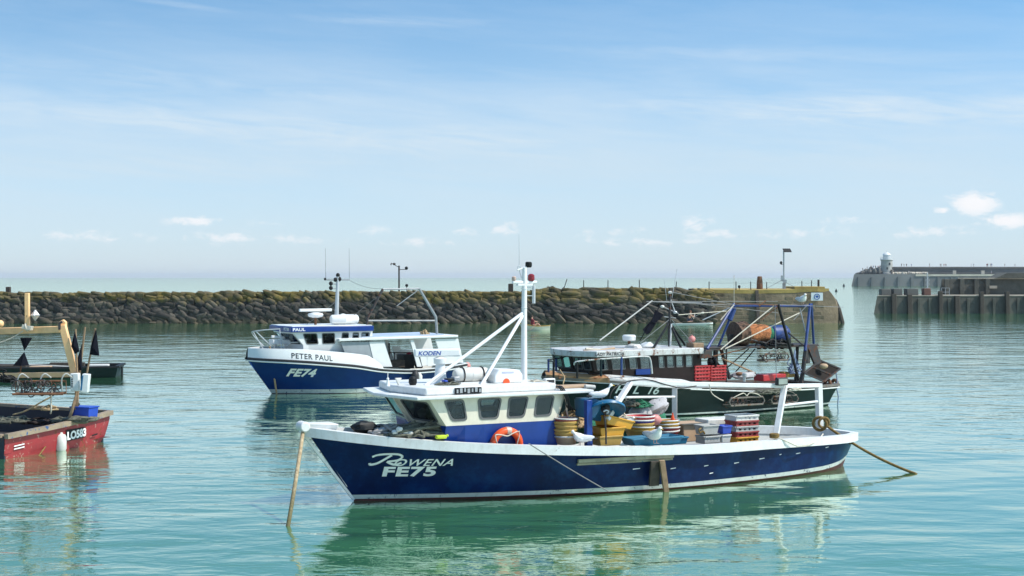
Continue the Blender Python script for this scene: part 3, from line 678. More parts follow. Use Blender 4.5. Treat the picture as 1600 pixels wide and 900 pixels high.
    rows = [(1348, 6.5, 'dark'), (1355, 7.0, 'dark'), (1361, 7.5, 'dark'), (1364.5, 7.5, 'blue'), (1368, 7.5, 'dark'), (1372, 7.5, 'red'), (1375, 7.4, 'dark'), (1376.5, 6.6, 'pale'),
            (1396, 0, 'dark'), (1408.5, 1, 'dark'), (1412.5, 1, 'pale'), (1416.5, 1, 'dark'), (1424, 1, 'blue'), (1452.5, 1, 'pale'), (1469, 1, 'dark'), (1470.4, 1, 'dark'), (1475, 1, 'red'), (1478, 1, 'dark'), (1517.5, 1, 'pale'),
            (1521.5, 1, 'pale'), (1542, 1, 'red'), (1543.5, 1, 'dark'), (1547.5, 1, 'dark'), (1549.5, 1, 'blue'), (1570, 1, 'dark'), (1586, 1, 'pale'), (1390, 2, 'dark'), (1402, 2, 'dark'), (1420, 2, 'pale'), (1549, 2, 'pale')]
    words = {'dark': 'dark', 'red': 'red', 'pale': 'pale', 'blue': 'blue'}
    for i, (px, lvl, c) in enumerate(rows):
        bm_, m_ = protos[c]
        o = bpy.data.objects.new('person', None); COL.objects.link(o)
        if lvl == 1: zz, yy = z2, 15.5
        elif lvl in (0, 2): zz, yy = z1, 8 if lvl == 0 else 6
        else: zz, yy = z1 + 2.4 * min(1, (px - 1336) / 22) + .3, 12
        if lvl not in (0, 1, 2): yy = 12
        Yy = Y + yy
        o.location = ((px - CX) * Yy / F, Yy, zz); o.rotation_euler = (0, 0, random.uniform(0, 6.3)); s_ = random.uniform(.92, 1.08); o.scale = (s_,) * 3
        body = bpy.data.objects.new('body', bm_[0]); COL.objects.link(body); body.parent = o
        cl = bpy.data.objects.new('clothing', cloth_mesh(c, bm_[1], m_)); COL.objects.link(cl); cl.parent = o
        where = 'standing on the parapet of the far pier' if lvl == 1 else ('on the quay beside the lighthouse foot' if lvl in (0, 2) else 'among the group left of the lighthouse')
        tag(o, 'tiny distant person in %s clothes %s' % (words[c], where), 'person', 'people on the far pier in %s clothes %s' % (words[c], where))
_cm = {}
def cloth_mesh(key, src, m_):
    if key not in _cm: me = src.copy(); me.materials.clear(); me.materials.append(m_); _cm[key] = me
    return _cm[key]
def skin_mesh(name, V_, E_, m_, sub=1, root=0):
    me = bpy.data.meshes.new(name); me.from_pydata([v[:3] for v in V_], E_, []); ob = bpy.data.objects.new(name, me); COL.objects.link(ob)
    md = ob.modifiers.new('s', 'SKIN')
    me2 = ob.data; sv = me2.skin_vertices[0].data if me2.skin_vertices else None
    if sv is None:
        bm = bmesh.new(); bm.from_mesh(me2); bm.verts.layers.skin.verify(); bm.to_mesh(me2); bm.free(); sv = me2.skin_vertices[0].data
    for i, v in enumerate(V_):
        r = v[3]; sv[i].radius = r if isinstance(r, tuple) else (r, r); sv[i].use_root = (i == root)
    if sub: sb = ob.modifiers.new('u', 'SUBSURF'); sb.levels = sub; sb.render_levels = sub
    dg = bpy.context.evaluated_depsgraph_get(); dg.update()
    out = bpy.data.meshes.new_from_object(ob.evaluated_get(dg)); out.materials.clear(); out.materials.append(m_)
    out.polygons.foreach_set('use_smooth', [True] * len(out.polygons))
    bpy.data.objects.remove(ob); return out
STAND = dict(pelvis=(0, 0, .93), chest=(0, 0, 1.30), neck=(0, 0, 1.48), head=(0, .01, 1.62), crown=(0, 0, 1.72),
             shl=(-.19, 0, 1.42), ell=(-.25, .02, 1.14), hal=(-.24, -.06, .88), shr=(.19, 0, 1.42), elr=(.25, .02, 1.14), har=(.22, -.08, .88),
             hil=(-.10, 0, .90), knl=(-.11, -.02, .50), anl=(-.11, .02, .09), tol=(-.11, -.14, .04), hir=(.10, 0, .90), knr=(.11, -.02, .5), anr=(.12, .02, .09), tor=(.12, -.14, .04))
RADS = dict(pelvis=.14, chest=.145, neck=.055, head=.095, crown=.06, shl=.07, ell=.048, hal=.035, shr=.07, elr=.048, har=.035, hil=.085, knl=.06, anl=.042, tol=.035, hir=.085, knr=.06, anr=.042, tor=.035)
BONES = [('pelvis', 'chest'), ('chest', 'neck'), ('neck', 'head'), ('head', 'crown'), ('chest', 'shl'), ('shl', 'ell'), ('ell', 'hal'), ('chest', 'shr'), ('shr', 'elr'), ('elr', 'har'),
         ('pelvis', 'hil'), ('hil', 'knl'), ('knl', 'anl'), ('anl', 'tol'), ('pelvis', 'hir'), ('hir', 'knr'), ('knr', 'anr'), ('anr', 'tor')]
def figure(J, hgt, skin, cloth=('pelvis', 'chest', 'shl', 'ell', 'shr', 'elr', 'hil', 'knl', 'hir', 'knr'), grow=1.12, sub=1):
    names = list(J); V_ = [tuple(J[n]) + (RADS[n],) for n in names]; E_ = [(names.index(a), names.index(b)) for a, b in BONES]
    body = skin_mesh('person_body', V_, E_, skin, sub, names.index('pelvis'))
    cn = [n for n in names if n in cloth]; V2 = [tuple(J[n]) + (RADS[n] * grow + .006,) for n in cn]; E2 = [(cn.index(a), cn.index(b)) for a, b in BONES if a in cn and b in cn]
    cl = skin_mesh('person_clothing', V2, E2, skin, sub, cn.index('pelvis') if 'pelvis' in cn else 0)
    return body, cl
far_pier()
# mooring buoys at the harbour mouth
for px, py, sz, lab in [(1318.5, 447.5, .75, 'small black can buoy floating just left of the far pier'), (1306.5, 455.5, .5, 'small dark round buoy floating behind the pier head')]:
    Y = F * H / (py - HY); b = MB(); b.lathe([(sz * .2, -sz * .3), (sz * .75, -sz * .1), (sz * .8, sz * .3), (sz * .45, sz * .9), (sz * .3, sz * 1.5), (sz * .1, sz * 1.7)], 16)
    o = b.build('buoy', M['black']); o.location = ((px - CX) / F * Y, Y, 0); tag(o, lab, 'buoy')
# ------------------------------------------------------------------ boats: shared builders
class Hull:
    """stations along the centreline (x): waterline half beam, rail half beam, rail height; stem raked from x=0 at the water to xb at the rail"""
    def __init__(s, xs, xb, bw, br, zr, xst=None, pw=1.25, stempow=1.0):
        s.xs, s.xb, s.pw, s.sp = xs, xb, pw, stempow
        s.bw = smoothtab(bw); s.br = smoothtab(br); s.zr = smoothtab(zr); s.xst = xst if xst is not None else xs
    def sheer(s, u): return lerp(u, s.zr)
    def pt(s, u, v):                     # v=0 waterline, 1 rail
        vv = max(v, 0)
        x0 = s.xs + (s.xst - s.xs) * vv; x1 = s.xb * (vv ** s.sp) if v > 0 else v * .35
        x = x0 + (x1 - x0) * u
        b0 = lerp(u, s.bw); b1 = lerp(u, s.br)
        b = b0 + (b1 - b0) * (vv ** s.pw)
        if v < 0: b = b0 * (1 + v * .5)
        z = v * s.sheer(u) if v > 0 else v * .6
        return Vector((x, max(b, 0.0), z))
    def at(s, x, z):                     # port surface point for given x, z
        u = .5
        for _ in range(12):
            v = z / s.sheer(min(max(u, 0), 1)); vv = max(v, 0)
            x0 = s.xs + (s.xst - s.xs) * vv; x1 = s.xb * (vv ** s.sp)
            u = (x - x0) / (x1 - x0)
        return s.pt(min(max(u, 0), 1), v)
    def us(s, n=56): return [1 - (1 - i / n) ** 1.0 for i in range(n + 1)]
    def band(s, name, m, parent, f0, f1, out=0.0, n=56, nv=6, bothsides=True, transom=True, u0=0, u1=1, smooth=50, thick=0):
        """strip of the shell between heights f0(u), f1(u) (fractions v)"""
        b = MB(); us = [u0 + (u1 - u0) * i / n for i in range(n + 1)]
        def P(u, v):
            p = s.pt(u, v); q = s.pt(min(u + .01, 1), v) - s.pt(max(u - .01, 0), v); nn = Vector((-q.y, q.x, 0))
            if nn.length > 1e-6: nn.normalize()
            if nn.y < 0: nn = -nn
            return p + nn * out
        rows = []
        for u in us:
            a, c = f0(u), f1(u); rows.append([P(u, a + (c - a) * k / nv) for k in range(nv + 1)])
        for sg in ((1, -1) if bothsides else (1,)):
            vs = [Vector((p.x, p.y * sg, p.z)) for r in rows for p in r]
            b.add(vs, [(i * (nv + 1) + k, (i + 1) * (nv + 1) + k, (i + 1) * (nv + 1) + k + 1, i * (nv + 1) + k + 1) for i in range(n) for k in range(nv)])
        if transom and u0 == 0:
            r = rows[0]; L = [Vector((p.x - (out > 0) * .01, p.y, p.z)) for p in r]; R_ = [Vector((p.x, -p.y, p.z)) for p in L]
            vs = L + R_; k1 = nv + 1
            b.add(vs, [(k, k + 1, k1 + k + 1, k1 + k) for k in range(nv)])
        bmx = b
        o = bmx.build(name, m, parent, smooth=smooth)
        bm = bmesh.new(); bm.from_mesh(o.data); bmesh.ops.remove_doubles(bm, verts=bm.verts, dist=.004); bmesh.ops.recalc_face_normals(bm, faces=bm.faces); bm.to_mesh(o.data); bm.free()
        o.data.polygons.foreach_set('use_smooth', [True] * len(o.data.polygons)); o.data.set_sharp_from_angle(angle=rad(smooth))
        if thick:
            sm = o.modifiers.new('thick', 'SOLIDIFY'); sm.thickness = thick; sm.offset = -1
        return o
    def rail(s, name, m, parent, wid=.14, hgt=.16, drop=.12, out=.03, n=64, u1=1.0, transom=True, inset=None):
        """capping rail swept along the sheer, both sides and across the transom"""
        b = MB()
        for sg in (1, -1):
            pr = []
            for i in range(n + 1):
                u = u1 * i / n; p = s.pt(u, 1); q = s.pt(min(u + .02, 1), 1) - s.pt(max(u - .02, 0), 1); nn = Vector((-q.y, q.x, 0)); nn.normalize()
                if nn.y < 0: nn = -nn
                a = p + nn * out; c = p - nn * wid
                if c.y < 0.01: c.y = 0.01
                if a.y < .03: a.y = .03
                pr += [Vector((a.x, a.y * sg, a.z - drop)), Vector((a.x, a.y * sg, a.z + hgt - drop)), Vector((c.x, c.y * sg, c.z + hgt - drop)), Vector((c.x, c.y * sg, c.z - drop))]
            b.add(pr, [(i * 4 + k, i * 4 + (k + 1) % 4, (i + 1) * 4 + (k + 1) % 4, (i + 1) * 4 + k) for i in range(n) for k in range(4)] + [(0, 1, 2, 3), (n * 4 + 3, n * 4 + 2, n * 4 + 1, n * 4)])
        if transom:
            p = s.pt(0, 1); b.box((p.x + wid / 2 - out - .01, 0, p.z + hgt / 2 - drop + .003), (wid + .03, p.y * 2 - .02, hgt + .004))
        return b.build(name, m, parent, smooth=35)
    def deck(s, name, m, parent, z, u0=0.0, u1=.97, n=40, inset=.08):
        b = MB(); vs = []
        for i in range(n + 1):
            u = u0 + (u1 - u0) * i / n; zz = z(u) if callable(z) else z; p = s.pt(u, min(zz / s.sheer(u), .98)); y = max(p.y - inset, .02); vs += [(p.x + (.03 if i == 0 else 0), y, zz), (p.x + (.03 if i == 0 else 0), -y, zz)]
        b.add(vs, [(2 * i, 2 * i + 1, 2 * i + 3, 2 * i + 2) for i in range(n)]); return b.build(name, m, parent, smooth=0)

def text_mesh(txt, size, bold=0.0, shear=0.0, spacing=1.0, extr=0.0, scale=(1, 1)):
    cu = bpy.data.curves.new('t', 'FONT'); cu.body = txt; cu.size = size; cu.offset = bold; cu.shear = shear; cu.space_character = spacing; cu.resolution_u = 6
    ob = bpy.data.objects.new('t', cu); COL.objects.link(ob)
    dg = bpy.context.evaluated_depsgraph_get(); dg.update(); me = bpy.data.meshes.new_from_object(ob.evaluated_get(dg)); bpy.data.objects.remove(ob)
    bm = bmesh.new(); bm.from_mesh(me); bmesh.ops.remove_doubles(bm, verts=bm.verts, dist=1e-5)
    for v in bm.verts: v.co = Vector((v.co.x * scale[0], v.co.y * scale[1], 0))
    bm.to_mesh(me); bm.free(); return me
def put_text(name, txt, parent, m, fn, size, **kw):
    """fn maps text coordinates (a along the line, b up) to a local point"""
    me = text_mesh(txt, size, **kw)
    for v in me.vertices: v.co = fn(v.co.x, v.co.y)
    me.materials.append(m); o = bpy.data.objects.new(name, me); COL.objects.link(o); o.parent = parent; KIDS.setdefault(parent.name, []).append(o)
    return o
def hull_text(hull, x0, z0, slope=0.0, out=.012):
    def fn(a, b):
        x = x0 - a; z = z0 + b + a * slope; p = hull.at(x, z); return Vector((p.x, p.y + out, p.z))
    return fn

def bil(c, u, v):                        # c = p00,p10,p11,p01
    return (c[0] * (1 - u) + c[1] * u) * (1 - v) + (c[3] * (1 - u) + c[2] * u) * v
def rquad(p, r, n=5):                    # rounded polygon through 4 points
    out = []
    for i in range(4):
        a, b, c = p[i - 1], p[i], p[(i + 1) % 4]
        d1 = (a - b).normalized(); d2 = (c - b).normalized(); s_ = b + d1 * r; e_ = b + d2 * r
        for k in range(n + 1):
            t = k / n; out.append(s_ * (1 - t) ** 2 + b * 2 * t * (1 - t) + e_ * t * t)
    return out
def window_wall(parent, name, m, c, wins, th=.04, frame=None, glass=None, fw=.025, rr=.05, inward=None, proud=.012, wname='window', bar=False):
    """wall patch c (p00,p10,p11,p01) with openings wins [(uL0,uR0,uL1,uR1,v0,v1)], real panes in rubber frames"""
    c = [Vector(p) for p in c]; b = MB()
    nrm = (c[1] - c[0]).cross(c[3] - c[0]).normalized(); inn = -nrm if inward is None else (nrm if nrm.dot(Vector(inward)) > 0 else -nrm)
    def slab(q):
        q = [bil(c, *t) for t in q]; b.hexa(q + [p + inn * th for p in q])
    if wins:
        v0, v1 = wins[0][4], wins[0][5]
        slab([(0, 0), (1, 0), (1, v0), (0, v0)]); slab([(0, v1), (1, v1), (1, 1), (0, 1)])
        L = [(0, 0)] + [(w_[1], w_[3]) for w_ in wins]; R_ = [(w_[0], w_[2]) for w_ in wins] + [(1, 1)]
        for a, d in zip(L, R_): slab([(a[0], v0), (d[0], v0), (d[1], v1), (a[1], v1)])
    else: slab([(0, 0), (1, 0), (1, 1), (0, 1)])
    w = b.build(name, m, parent, smooth=0)
    for w_ in wins:
        q = [bil(c, w_[0], w_[4]), bil(c, w_[1], w_[4]), bil(c, w_[3], w_[5]), bil(c, w_[2], w_[5])]
        cen = sum(q, Vector()) / 4
        grow = lambda d: [p + (p - cen).normalized() * d for p in q]
        o1, o2 = rquad(grow(fw * .9), rr + .01), rquad(grow(-fw * .8), rr)
        n = len(o1); f = MB(); A = [p - inn * proud for p in o1]; B = [p - inn * proud for p in o2]; C_ = [p + inn * .01 for p in o1]; D = [p + inn * .03 for p in o2]
        f.add(A + B + C_ + D, [(i, (i + 1) % n, n + (i + 1) % n, n + i) for i in range(n)] + [(i, (i + 1) % n, 2 * n + (i + 1) % n, 2 * n + i) for i in range(n)] + [(n + i, n + (i + 1) % n, 3 * n + (i + 1) % n, 3 * n + i) for i in range(n)])
        fo = f.build(wname, frame or M['frame_grey'], parent, smooth=30)
        g = MB(); g.add([p + inn * .006 for p in rquad(grow(-fw * .2), rr)], [tuple(range(n))]); g.build('pane', glass or M['glass'], fo, smooth=0)
        if bar:
            g = MB(); g.bar((q[0] + q[3]) / 2 - inn * .004, (q[1] + q[2]) / 2 - inn * .004, .02, .02); g.build('sash', M['alu'], fo)
    return w
# ---- tangle of rope
def rope_pile(name, m, loc, size, n=10, r=.02, seed=1, parent=None, coil=False, pts=9):
    rng = random.Random(seed); b = MB()
    for i in range(n):
        P = []
        if coil:
            z = size[2] * i / n; R_ = rng.uniform(.75, 1.05)
            for k in range(14): a = 2 * math.pi * k / 13 + rng.random() * .1; P.append((size[0] * R_ * math.cos(a), size[1] * R_ * math.sin(a), z + rng.uniform(-.02, .02)))
        else:
            a0 = rng.uniform(0, 6.28)
            for k in range(pts):
                a = a0 + k * rng.uniform(.5, 1.1); q = rng.uniform(.25, 1)
                P.append((size[0] * q * math.cos(a), size[1] * q * math.sin(a), size[2] * max(0.02, (1 - q * q * .8)) * rng.uniform(.2, 1) * (i + 1.5) / n))
        b.tube(curve(P, 5), r * rng.uniform(.8, 1.2), 6)
    o = b.build(name, m, parent, smooth=60); o.location = loc; return o
# ---- gulls
def make_gull(pose='stand', head=1):
    b = MB()
    if pose == 'stand': path = [(-.30, .06, .012, .02), (-.25, .075, .045, .03), (-.16, .10, .07, .055), (-.06, .12, .085, .075), (.04, .145, .085, .085), (.11, .18, .07, .08), (.15, .23, .045, .05), (.165, .28, .036, .038), (.185, .315, .042, .042), (.215, .325, .034, .034), (.24, .318, .014, .016)]
    elif pose == 'hunch': path = [(-.26, .10, .012, .02), (-.2, .115, .05, .035), (-.12, .13, .085, .07), (-.02, .15, .10, .095), (.07, .17, .09, .095), (.12, .21, .06, .07), (.13, .25, .045, .045), (.14, .275, .046, .042), (.165, .28, .036, .034), (.19, .272, .014, .015)]
    vs = []; seg = 14
    for (x, z, ry, rz) in path:
        for k in range(seg):
            a = 2 * math.pi * k / seg; vs.append((x, ry * math.cos(a), z + rz * math.sin(a)))
    n = len(path)
    b.add(vs, [(i * seg + k, i * seg + (k + 1) % seg, (i + 1) * seg + (k + 1) % seg, (i + 1) * seg + k) for i in range(n - 1) for k in range(seg)] + [tuple(range(seg)), tuple((n - 1) * seg + k for k in range(seg))])
    return b, path
def gull(loc, rz, label, pose='stand', sc=1.0, group='gulls resting on the boats'):
    t = empty('seagull', loc, rad(rz), label, 'seagull', group); t.scale = (sc,) * 3
    b, path = make_gull(pose); o = b.build('body', M['gull_white'], t, smooth=180)
    hx, hz = path[-1][0], path[-1][1]; leg = .0
    for sg in (1, -1):
        w_ = MB(); zc = path[3][1]
        w_.blob((-.10, sg * .078, zc + .012), (.19, .022, .055), .1, 3, 12, 8, M=T((0, 0, 0), ry=0)); w_.build('wing', M['gull_grey'], t)
        w_ = MB(); w_.blob((-.29, sg * .03, path[0][1] + .03), (.09, .012, .018), 0, 1, 8, 6); w_.build('wing_tip', M['gull_dark'], t)
        l = MB(); l.tube([(0.0, sg * .03, path[4][1] - .07), (.0, sg * .032, -.0)], .007, 5); l.add([(0, sg * .032, .004), (.06, sg * .032 + .025, .003), (.06, sg * .032 - .025, .003)], [(0, 1, 2)]); l.build('leg', M['legs'], t)
        e = MB(); e.blob((hx - .035, sg * .030, hz + .008), (.006, .005, .006), 0, 1, 6, 5); e.build('eye', M['black'], t)
    k = MB(); k.tube([(hx - .01, 0, hz), (hx + .03, 0, hz - .002), (hx + .052, 0, hz - .014)], [.012, .009, .003], 6); k.build('beak', M['beak'], t)
    return t
# ------------------------------------------------------------------ the near blue boat
R = Frame(-3.1, 27.66, 28)
def boat_rowena():
    L = 12.35
    hl = Hull(-L + .32, 1.02,
              [(0, .45), (.06, 1.0), (.14, 1.30), (.25, 1.52), (.42, 1.70), (.55, 1.62), (.68, 1.32), (.80, .93), (.9, .50), (.96, .2), (1, .012)],
              [(0, .55), (.04, .95), (.10, 1.28), (.2, 1.58), (.35, 1.86), (.5, 1.90), (.65, 1.80), (.78, 1.50), (.88, 1.05), (.95, .55), (.985, .22), (1, .03)],
              [(0, .74), (.1, .80), (.25, .86), (.4, .89), (.55, .97), (.7, 1.09), (.82, 1.21), (.92, 1.35), (1, 1.49)], xst=-L)
    t = empty('fishing_boat', R.o, R.rot, 'nearest fishing boat with navy blue hull, white wheelhouse and tall white mast', 'fishing boat')
    P = lambda u, z: z / hl.sheer(u)
    zb = lambda u: .085 + .05 * max(0, 1 - u * 4) ** 1.5 + .06 * max(0, .1 - u) * 10
    bot = hl.band('bottom_paint', M['antifoul'], t, lambda u: -.9, lambda u: P(u, .045 + (zb(u) - .085)), n=48, nv=4)
    hl.band('boot_stripe', M['boot'], t, lambda u: P(u, .045 + (zb(u) - .085)), lambda u: P(u, zb(u) + .045), nv=2)
    h = hl.band('hull', M['navy'], t, lambda u: P(u, zb(u) + .045), lambda u: 1 - .17 / hl.sheer(u), nv=8)
    rl = hl.rail('rail', M['white'], t, wid=.13, hgt=.18, drop=.16, out=.045)
    hl.band('inner_bulwark', M['whitep'], t, lambda u: .30 / hl.sheer(u), lambda u: .99, out=-.07, nv=2, transom=True)
    hl.deck('deck', M['deck'], t, lambda u: .42 if u < .62 else .42 + (u - .62) * 1.9 if u < .95 else 1.05, u0=.0)
    b = MB(); hp = hl.pt(1, 1)
    b.hexa([(hp.x - .55, -.22, hp.z - .12), (hp.x + .10, -.07, hp.z - .1), (hp.x + .10, .07, hp.z - .1), (hp.x - .55, .22, hp.z - .12), (hp.x - .6, -.28, hp.z + .07), (hp.x + .06, -.10, hp.z + .1), (hp.x + .06, .10, hp.z + .1), (hp.x - .6, .28, hp.z + .07)])
    b.tube([(hp.x + .04, -.16, hp.z + .03), (hp.x + .04, .16, hp.z + .03)], .1, 12)
    b.build('bow_roller', M['white'], t, bevel=.02)
    b = MB(); b.bar((hp.x + .03, 0, hp.z - .12), (.01, 0, .03), .05, .05); b.build('stem_bar', M['white'], t)
    def onR(px, py, c=1.2):
        for _ in range(14):
            q = R.at(px, py, c); c = c * .4 + hl.at(q.x, q.z).y * .6
        return R.at(px, py, c)
    # worn rubbing plank amidships
    xa, xb = R.at(910, 715, 1.9).x, R.at(1052, 713, 1.9).x
    b = MB(); n = 16
    for zz, dz, o_ in ((.735, .07, .07), (.665, .04, .05)):
        for i in range(n):
            x0 = xa + (xb - xa) * i / n; x1 = xa + (xb - xa) * (i + 1) / n; p, q = hl.at(x0, zz), hl.at(x1, zz); b.bar(p + Vector((0, o_ / 2, 0)), q + Vector((0, o_ / 2, 0)), o_, dz)
    b.build('rubbing_plank', mat('scuffed_tan_plank', (.30, .28, .19), .7, vary=.3, chip=.4, chipcol=(.02, .12, .16), dirt=.4), t)
    # scuffs on the shell: bare streaks
    b = MB(); rng = random.Random(4)
    for px, py, wd in [(992, 733, 12), (1048, 732, 9), (1110, 740, 7), (1150, 724, 10), (1193, 718, 11), (1257, 711, 10), (1312, 703, 8), (1100, 728, 8), (1225, 712, 4)]:
        q = R.at(px, py, 1.7); w_ = wd * .0135
        p0, p1 = hl.at(q.x + w_ / 2, q.z), hl.at(q.x - w_ / 2, q.z + .012); o_ = Vector((0, .006, 0))
        b.add([p0 + o_, p0 + o_ + Vector((0, 0, .018)), p1 + o_ + Vector((0, .0, .014)), p1 + o_], [(0, 1, 2, 3)])
    b.build('paint_scuffs', M['letters'], t, smooth=0)
    # lettering: swashed R drawn as strokes, the rest as capitals
    q = onR(612, 728); put_text('boat_name', 'OWENA', t, M['letters'], hull_text(hl, q.x, q.z, -.004), .215, bold=.003, shear=.28, spacing=1.10, scale=(1.25, .95))
    q = onR(578, 726); f = hull_text(hl, q.x, q.z, 0)
    b = MB(); k = .0135
    def stroke(pts, r):
        pts = [Vector((x * k, -y * k, 0)) for x, y in pts]; cp = curve(pts, 6); n_ = len(cp)
        for i in range(n_ - 1):
            a, c = cp[i], cp[i + 1]; d = (c - a); nn = Vector((-d.y, d.x, 0)); nn.normalize(); wa = r * k; 
            b.add([f((a + nn * wa).x, (a + nn * wa).y), f((a - nn * wa).x, (a - nn * wa).y), f((c - nn * wa).x, (c - nn * wa).y), f((c + nn * wa).x, (c + nn * wa).y)], [(0, 1, 2, 3)])
    stroke([(0, -12), (6, -15), (18, -16.5), (32, -16), (38, -12), (33, -7), (22, -5)], 1.5)
    stroke([(24, -15), (16, -8), (8, -2), (0, 0), (-1, -2.5)], 1.7)
    stroke([(20, -5), (25, -2), (32, 0), (39, -3)], 1.6)
    b.build('boat_name_initial', M['letters'], t, smooth=0)
    q = onR(595, 743.5); put_text('registration_number', 'FE75', t, M['letters'], hull_text(hl, q.x, q.z, -.004), .265, bold=.011, spacing=1.1, scale=(1.72, 1))
    # ---- wheelhouse
    yw = 1.22
    zmid = R.at(790, 661, yw).z; ztop = R.at(790, 617, yw).z - .02
    xaft = R.at(871, 655, yw).x; xfb = R.at(697, 664, yw).x; xaftt = R.at(884, 612, yw).x
    lean = .36
    xft = xfb + lean
    zb0 = .44
    b = MB()
    yin = lambda x, z: min(yw, hl.at(x, z).y - .12)
    ns = 6
    for i in range(ns):
        x0, x1 = xaft + (xfb - xaft) * i / ns, xaft + (xfb - xaft) * (i + 1) / ns; a, c = yin(x0, .9), yin(x1, .9)
        b.hexa([(x0, -a, .75), (x1, -c, .75), (x1, c, .75), (x0, a, .75), (x0, -yw, zmid), (x1, -yw, zmid), (x1, yw, zmid), (x0, yw, zmid)])
        if i < 4: b.box(((x0 + x1) / 2, 0, .58), (abs(x1 - x0), 1.6, .33))
    b.build('wheelhouse_base', M['blue'], t, smooth=0)
    z0 = zmid + .002
    wx = lambda px, py: (R.at(px, py, yw).x)
    def side(sg):
        y = yw * sg
        c = [Vector((xfb, y, z0)), Vector((xaft, y, z0)), Vector((xaftt, y, ztop)), Vector((xft, y, ztop))]
        def uu(px, py):
            x = wx(px, py); z = R.at(px, py, yw).z; v = (z - z0) / (ztop - z0); a = xfb + (xft - xfb) * v; d = xaft + (xaftt - xaft) * v; return (x - a) / (d - a)
        v0 = (R.at(780, 653, yw).z - z0) / (ztop - z0); v1 = (R.at(780, 622.5, yw).z - z0) / (ztop - z0)
        wins = [(uu(704, 653), uu(728, 653), uu(693, 624), uu(723, 624), v0, v1), (uu(750, 653), uu(777, 653), uu(747, 623), uu(783, 623), v0, v1),
                (uu(793, 652), uu(818, 652), uu(796, 622), uu(825, 622), v0, v1), (uu(835, 650), uu(859, 650), uu(839, 621), uu(865, 621), v0, v1)]
        window_wall(t, 'wheelhouse_side', M['cream'] , c, wins, glass=M['glass_dark'], th=.04, inward=(0, -sg, 0), fw=.03, rr=.07, bar=False)
    side(1); side(-1)
    # angled front in three facets
    ych = .55; xc = .22
    def front(y0, x0, y1, x1, wins):
        c = [Vector((xfb + x0, y0, z0)), Vector((xfb + x1, y1, z0)), Vector((xft + x1, y1 * 1.0, ztop)), Vector((xft + x0, y0, ztop))]
        window_wall(t, 'wheelhouse_front', M['cream'], c, wins, glass=M['glass_dark'], th=.04, inward=(-1, 0, 0), fw=.03, rr=.06)
    front(-yw, 0, -.02, xc, [(.16, .86, .12, .88, .13, .85)])
    front(.02, xc, yw, 0, [(.14, .84, .12, .88, .13, .85)])
    b = MB(); b.bar((xfb + xc + .02, 0, z0), (xft + xc + .02, 0, ztop), .06, .05, (1, 0, 0)); b.build('front_post', M['cream'], t)
    b = MB(); b.hexa([(xaft, -yw, z0), (xaft + .04, -yw, z0), (xaft + .04, yw, z0), (xaft, yw, z0), (xaftt, -yw, ztop), (xaftt + .04, -yw, ztop), (xaftt + .04, yw, ztop), (xaftt, yw, ztop)]); b.build('wheelhouse_back', M['cream'], t, smooth=0)
    b = MB(); b.prism([(xfb + xc, 0, z0 - .004), (xfb, yw - .02, z0 - .004), (xfb, -yw + .02, z0 - .004)], (0, 0, -.04)); b.prism([(xfb + xc - .03, 0, z0 - .04), (xfb, yw * .7, z0 - .04), (xfb, -yw * .7, z0 - .04)], (-.10, 0, -.3)); b.build('wheelhouse_nose', M['blue'], t, smooth=30)
    # inside: console, seat, bulkhead so that the panes show something
    b = MB(); b.box((xfb - .25, 0, z0 - .02), (.5, 2.0, .1)); b.box((xfb - .2, -.4, z0 + .1), (.15, .4, .22)); b.build('console', M['darkwood'], t)
    b = MB(); b.box(((xfb + xaft) / 2, 0, z0 - .03), (abs(xaft - xfb) - .1, 2 * yw - .1, .03)); b.build('wheelhouse_floor', M['black'], t)
    b = MB(); b.box((xfb - .9, .2, z0 + .05), (.35, .4, .5)); b.tube([(xfb - .5, .35, z0 + .28), (xfb - .45, .35, z0 + .3)], .16, 14); b.build('helm_seat', M['greyp'], t, bevel=.03)
    b = MB(); b.blob((xfb - .02, .62, z0 + .22), (.16, .22, .15), .5, 4); b.blob((xfb + .02, .2, z0 + .16), (.10, .2, .09), .5, 6); b.build('crumpled_chart', M['white_clean'], t)
    b = MB(); b.torus((xfb - .35, yw - .2, z0 + .26), .13, .02, (0, 1, 0), 24, 8); b.torus((xfb - .35, yw - .2, z0 + .26), .07, .012, (0, 1, 0), 20, 6); b.blob((xfb - .35, yw - .24, z0 + .26), (.12, .03, .12)); b.build('cabin_fan', M['greyp'], t)
    # roof
    zr = ztop; yo = yw + .15
    fx = xft + xc + .42; ax_ = R.at(928, 611, yo).x
    pts = [(fx - .10, -.5), (fx, 0), (fx - .10, .5), (xft + .32, yo), (ax_, yo), (ax_, -yo), (xft + .32, -yo)]
    b = MB(); b.prism([(x, y, zr) for x, y in pts], (0, 0, .06)); b.build('roof', M['white'], t, bevel=.012)
    pts = [(fx - .42, -.4), (fx - .34, 0), (fx - .42, .4), (xft + .05, yo - .2), (xaft - .0, yo - .2), (xaft - .0, -yo + .2), (xft + .05, -yo + .2)]
    b = MB(); b.prism([(x, y, zr + .06) for x, y in pts], (0, 0, .15)); b.build('roof_top', M['white'], t, bevel=.03)
    zt = zr + .21
    b = MB(); q0, q1 = R.at(711, 606, yo - .18), R.at(752, 606, yo - .18); b.box(((q0.x + q1.x) / 2, yo - .19, zr + .135), (abs(q0.x - q1.x), .05, .12)); b.build('roof_vent', M['black'], t)
    b = MB()
    for i in range(7): x = q0.x + (q1.x - q0.x) * (i + .5) / 7; b.box((x, yo - .16, zr + .13 + .01 * (i % 3)), (.035 + .02 * (i % 2), .02, .07 + .02 * (i % 2)))
    b.build('vent_slat', M['steel'], t)
    cy = .1
    A = lambda px, py, c=cy: R.at(px, py, c)
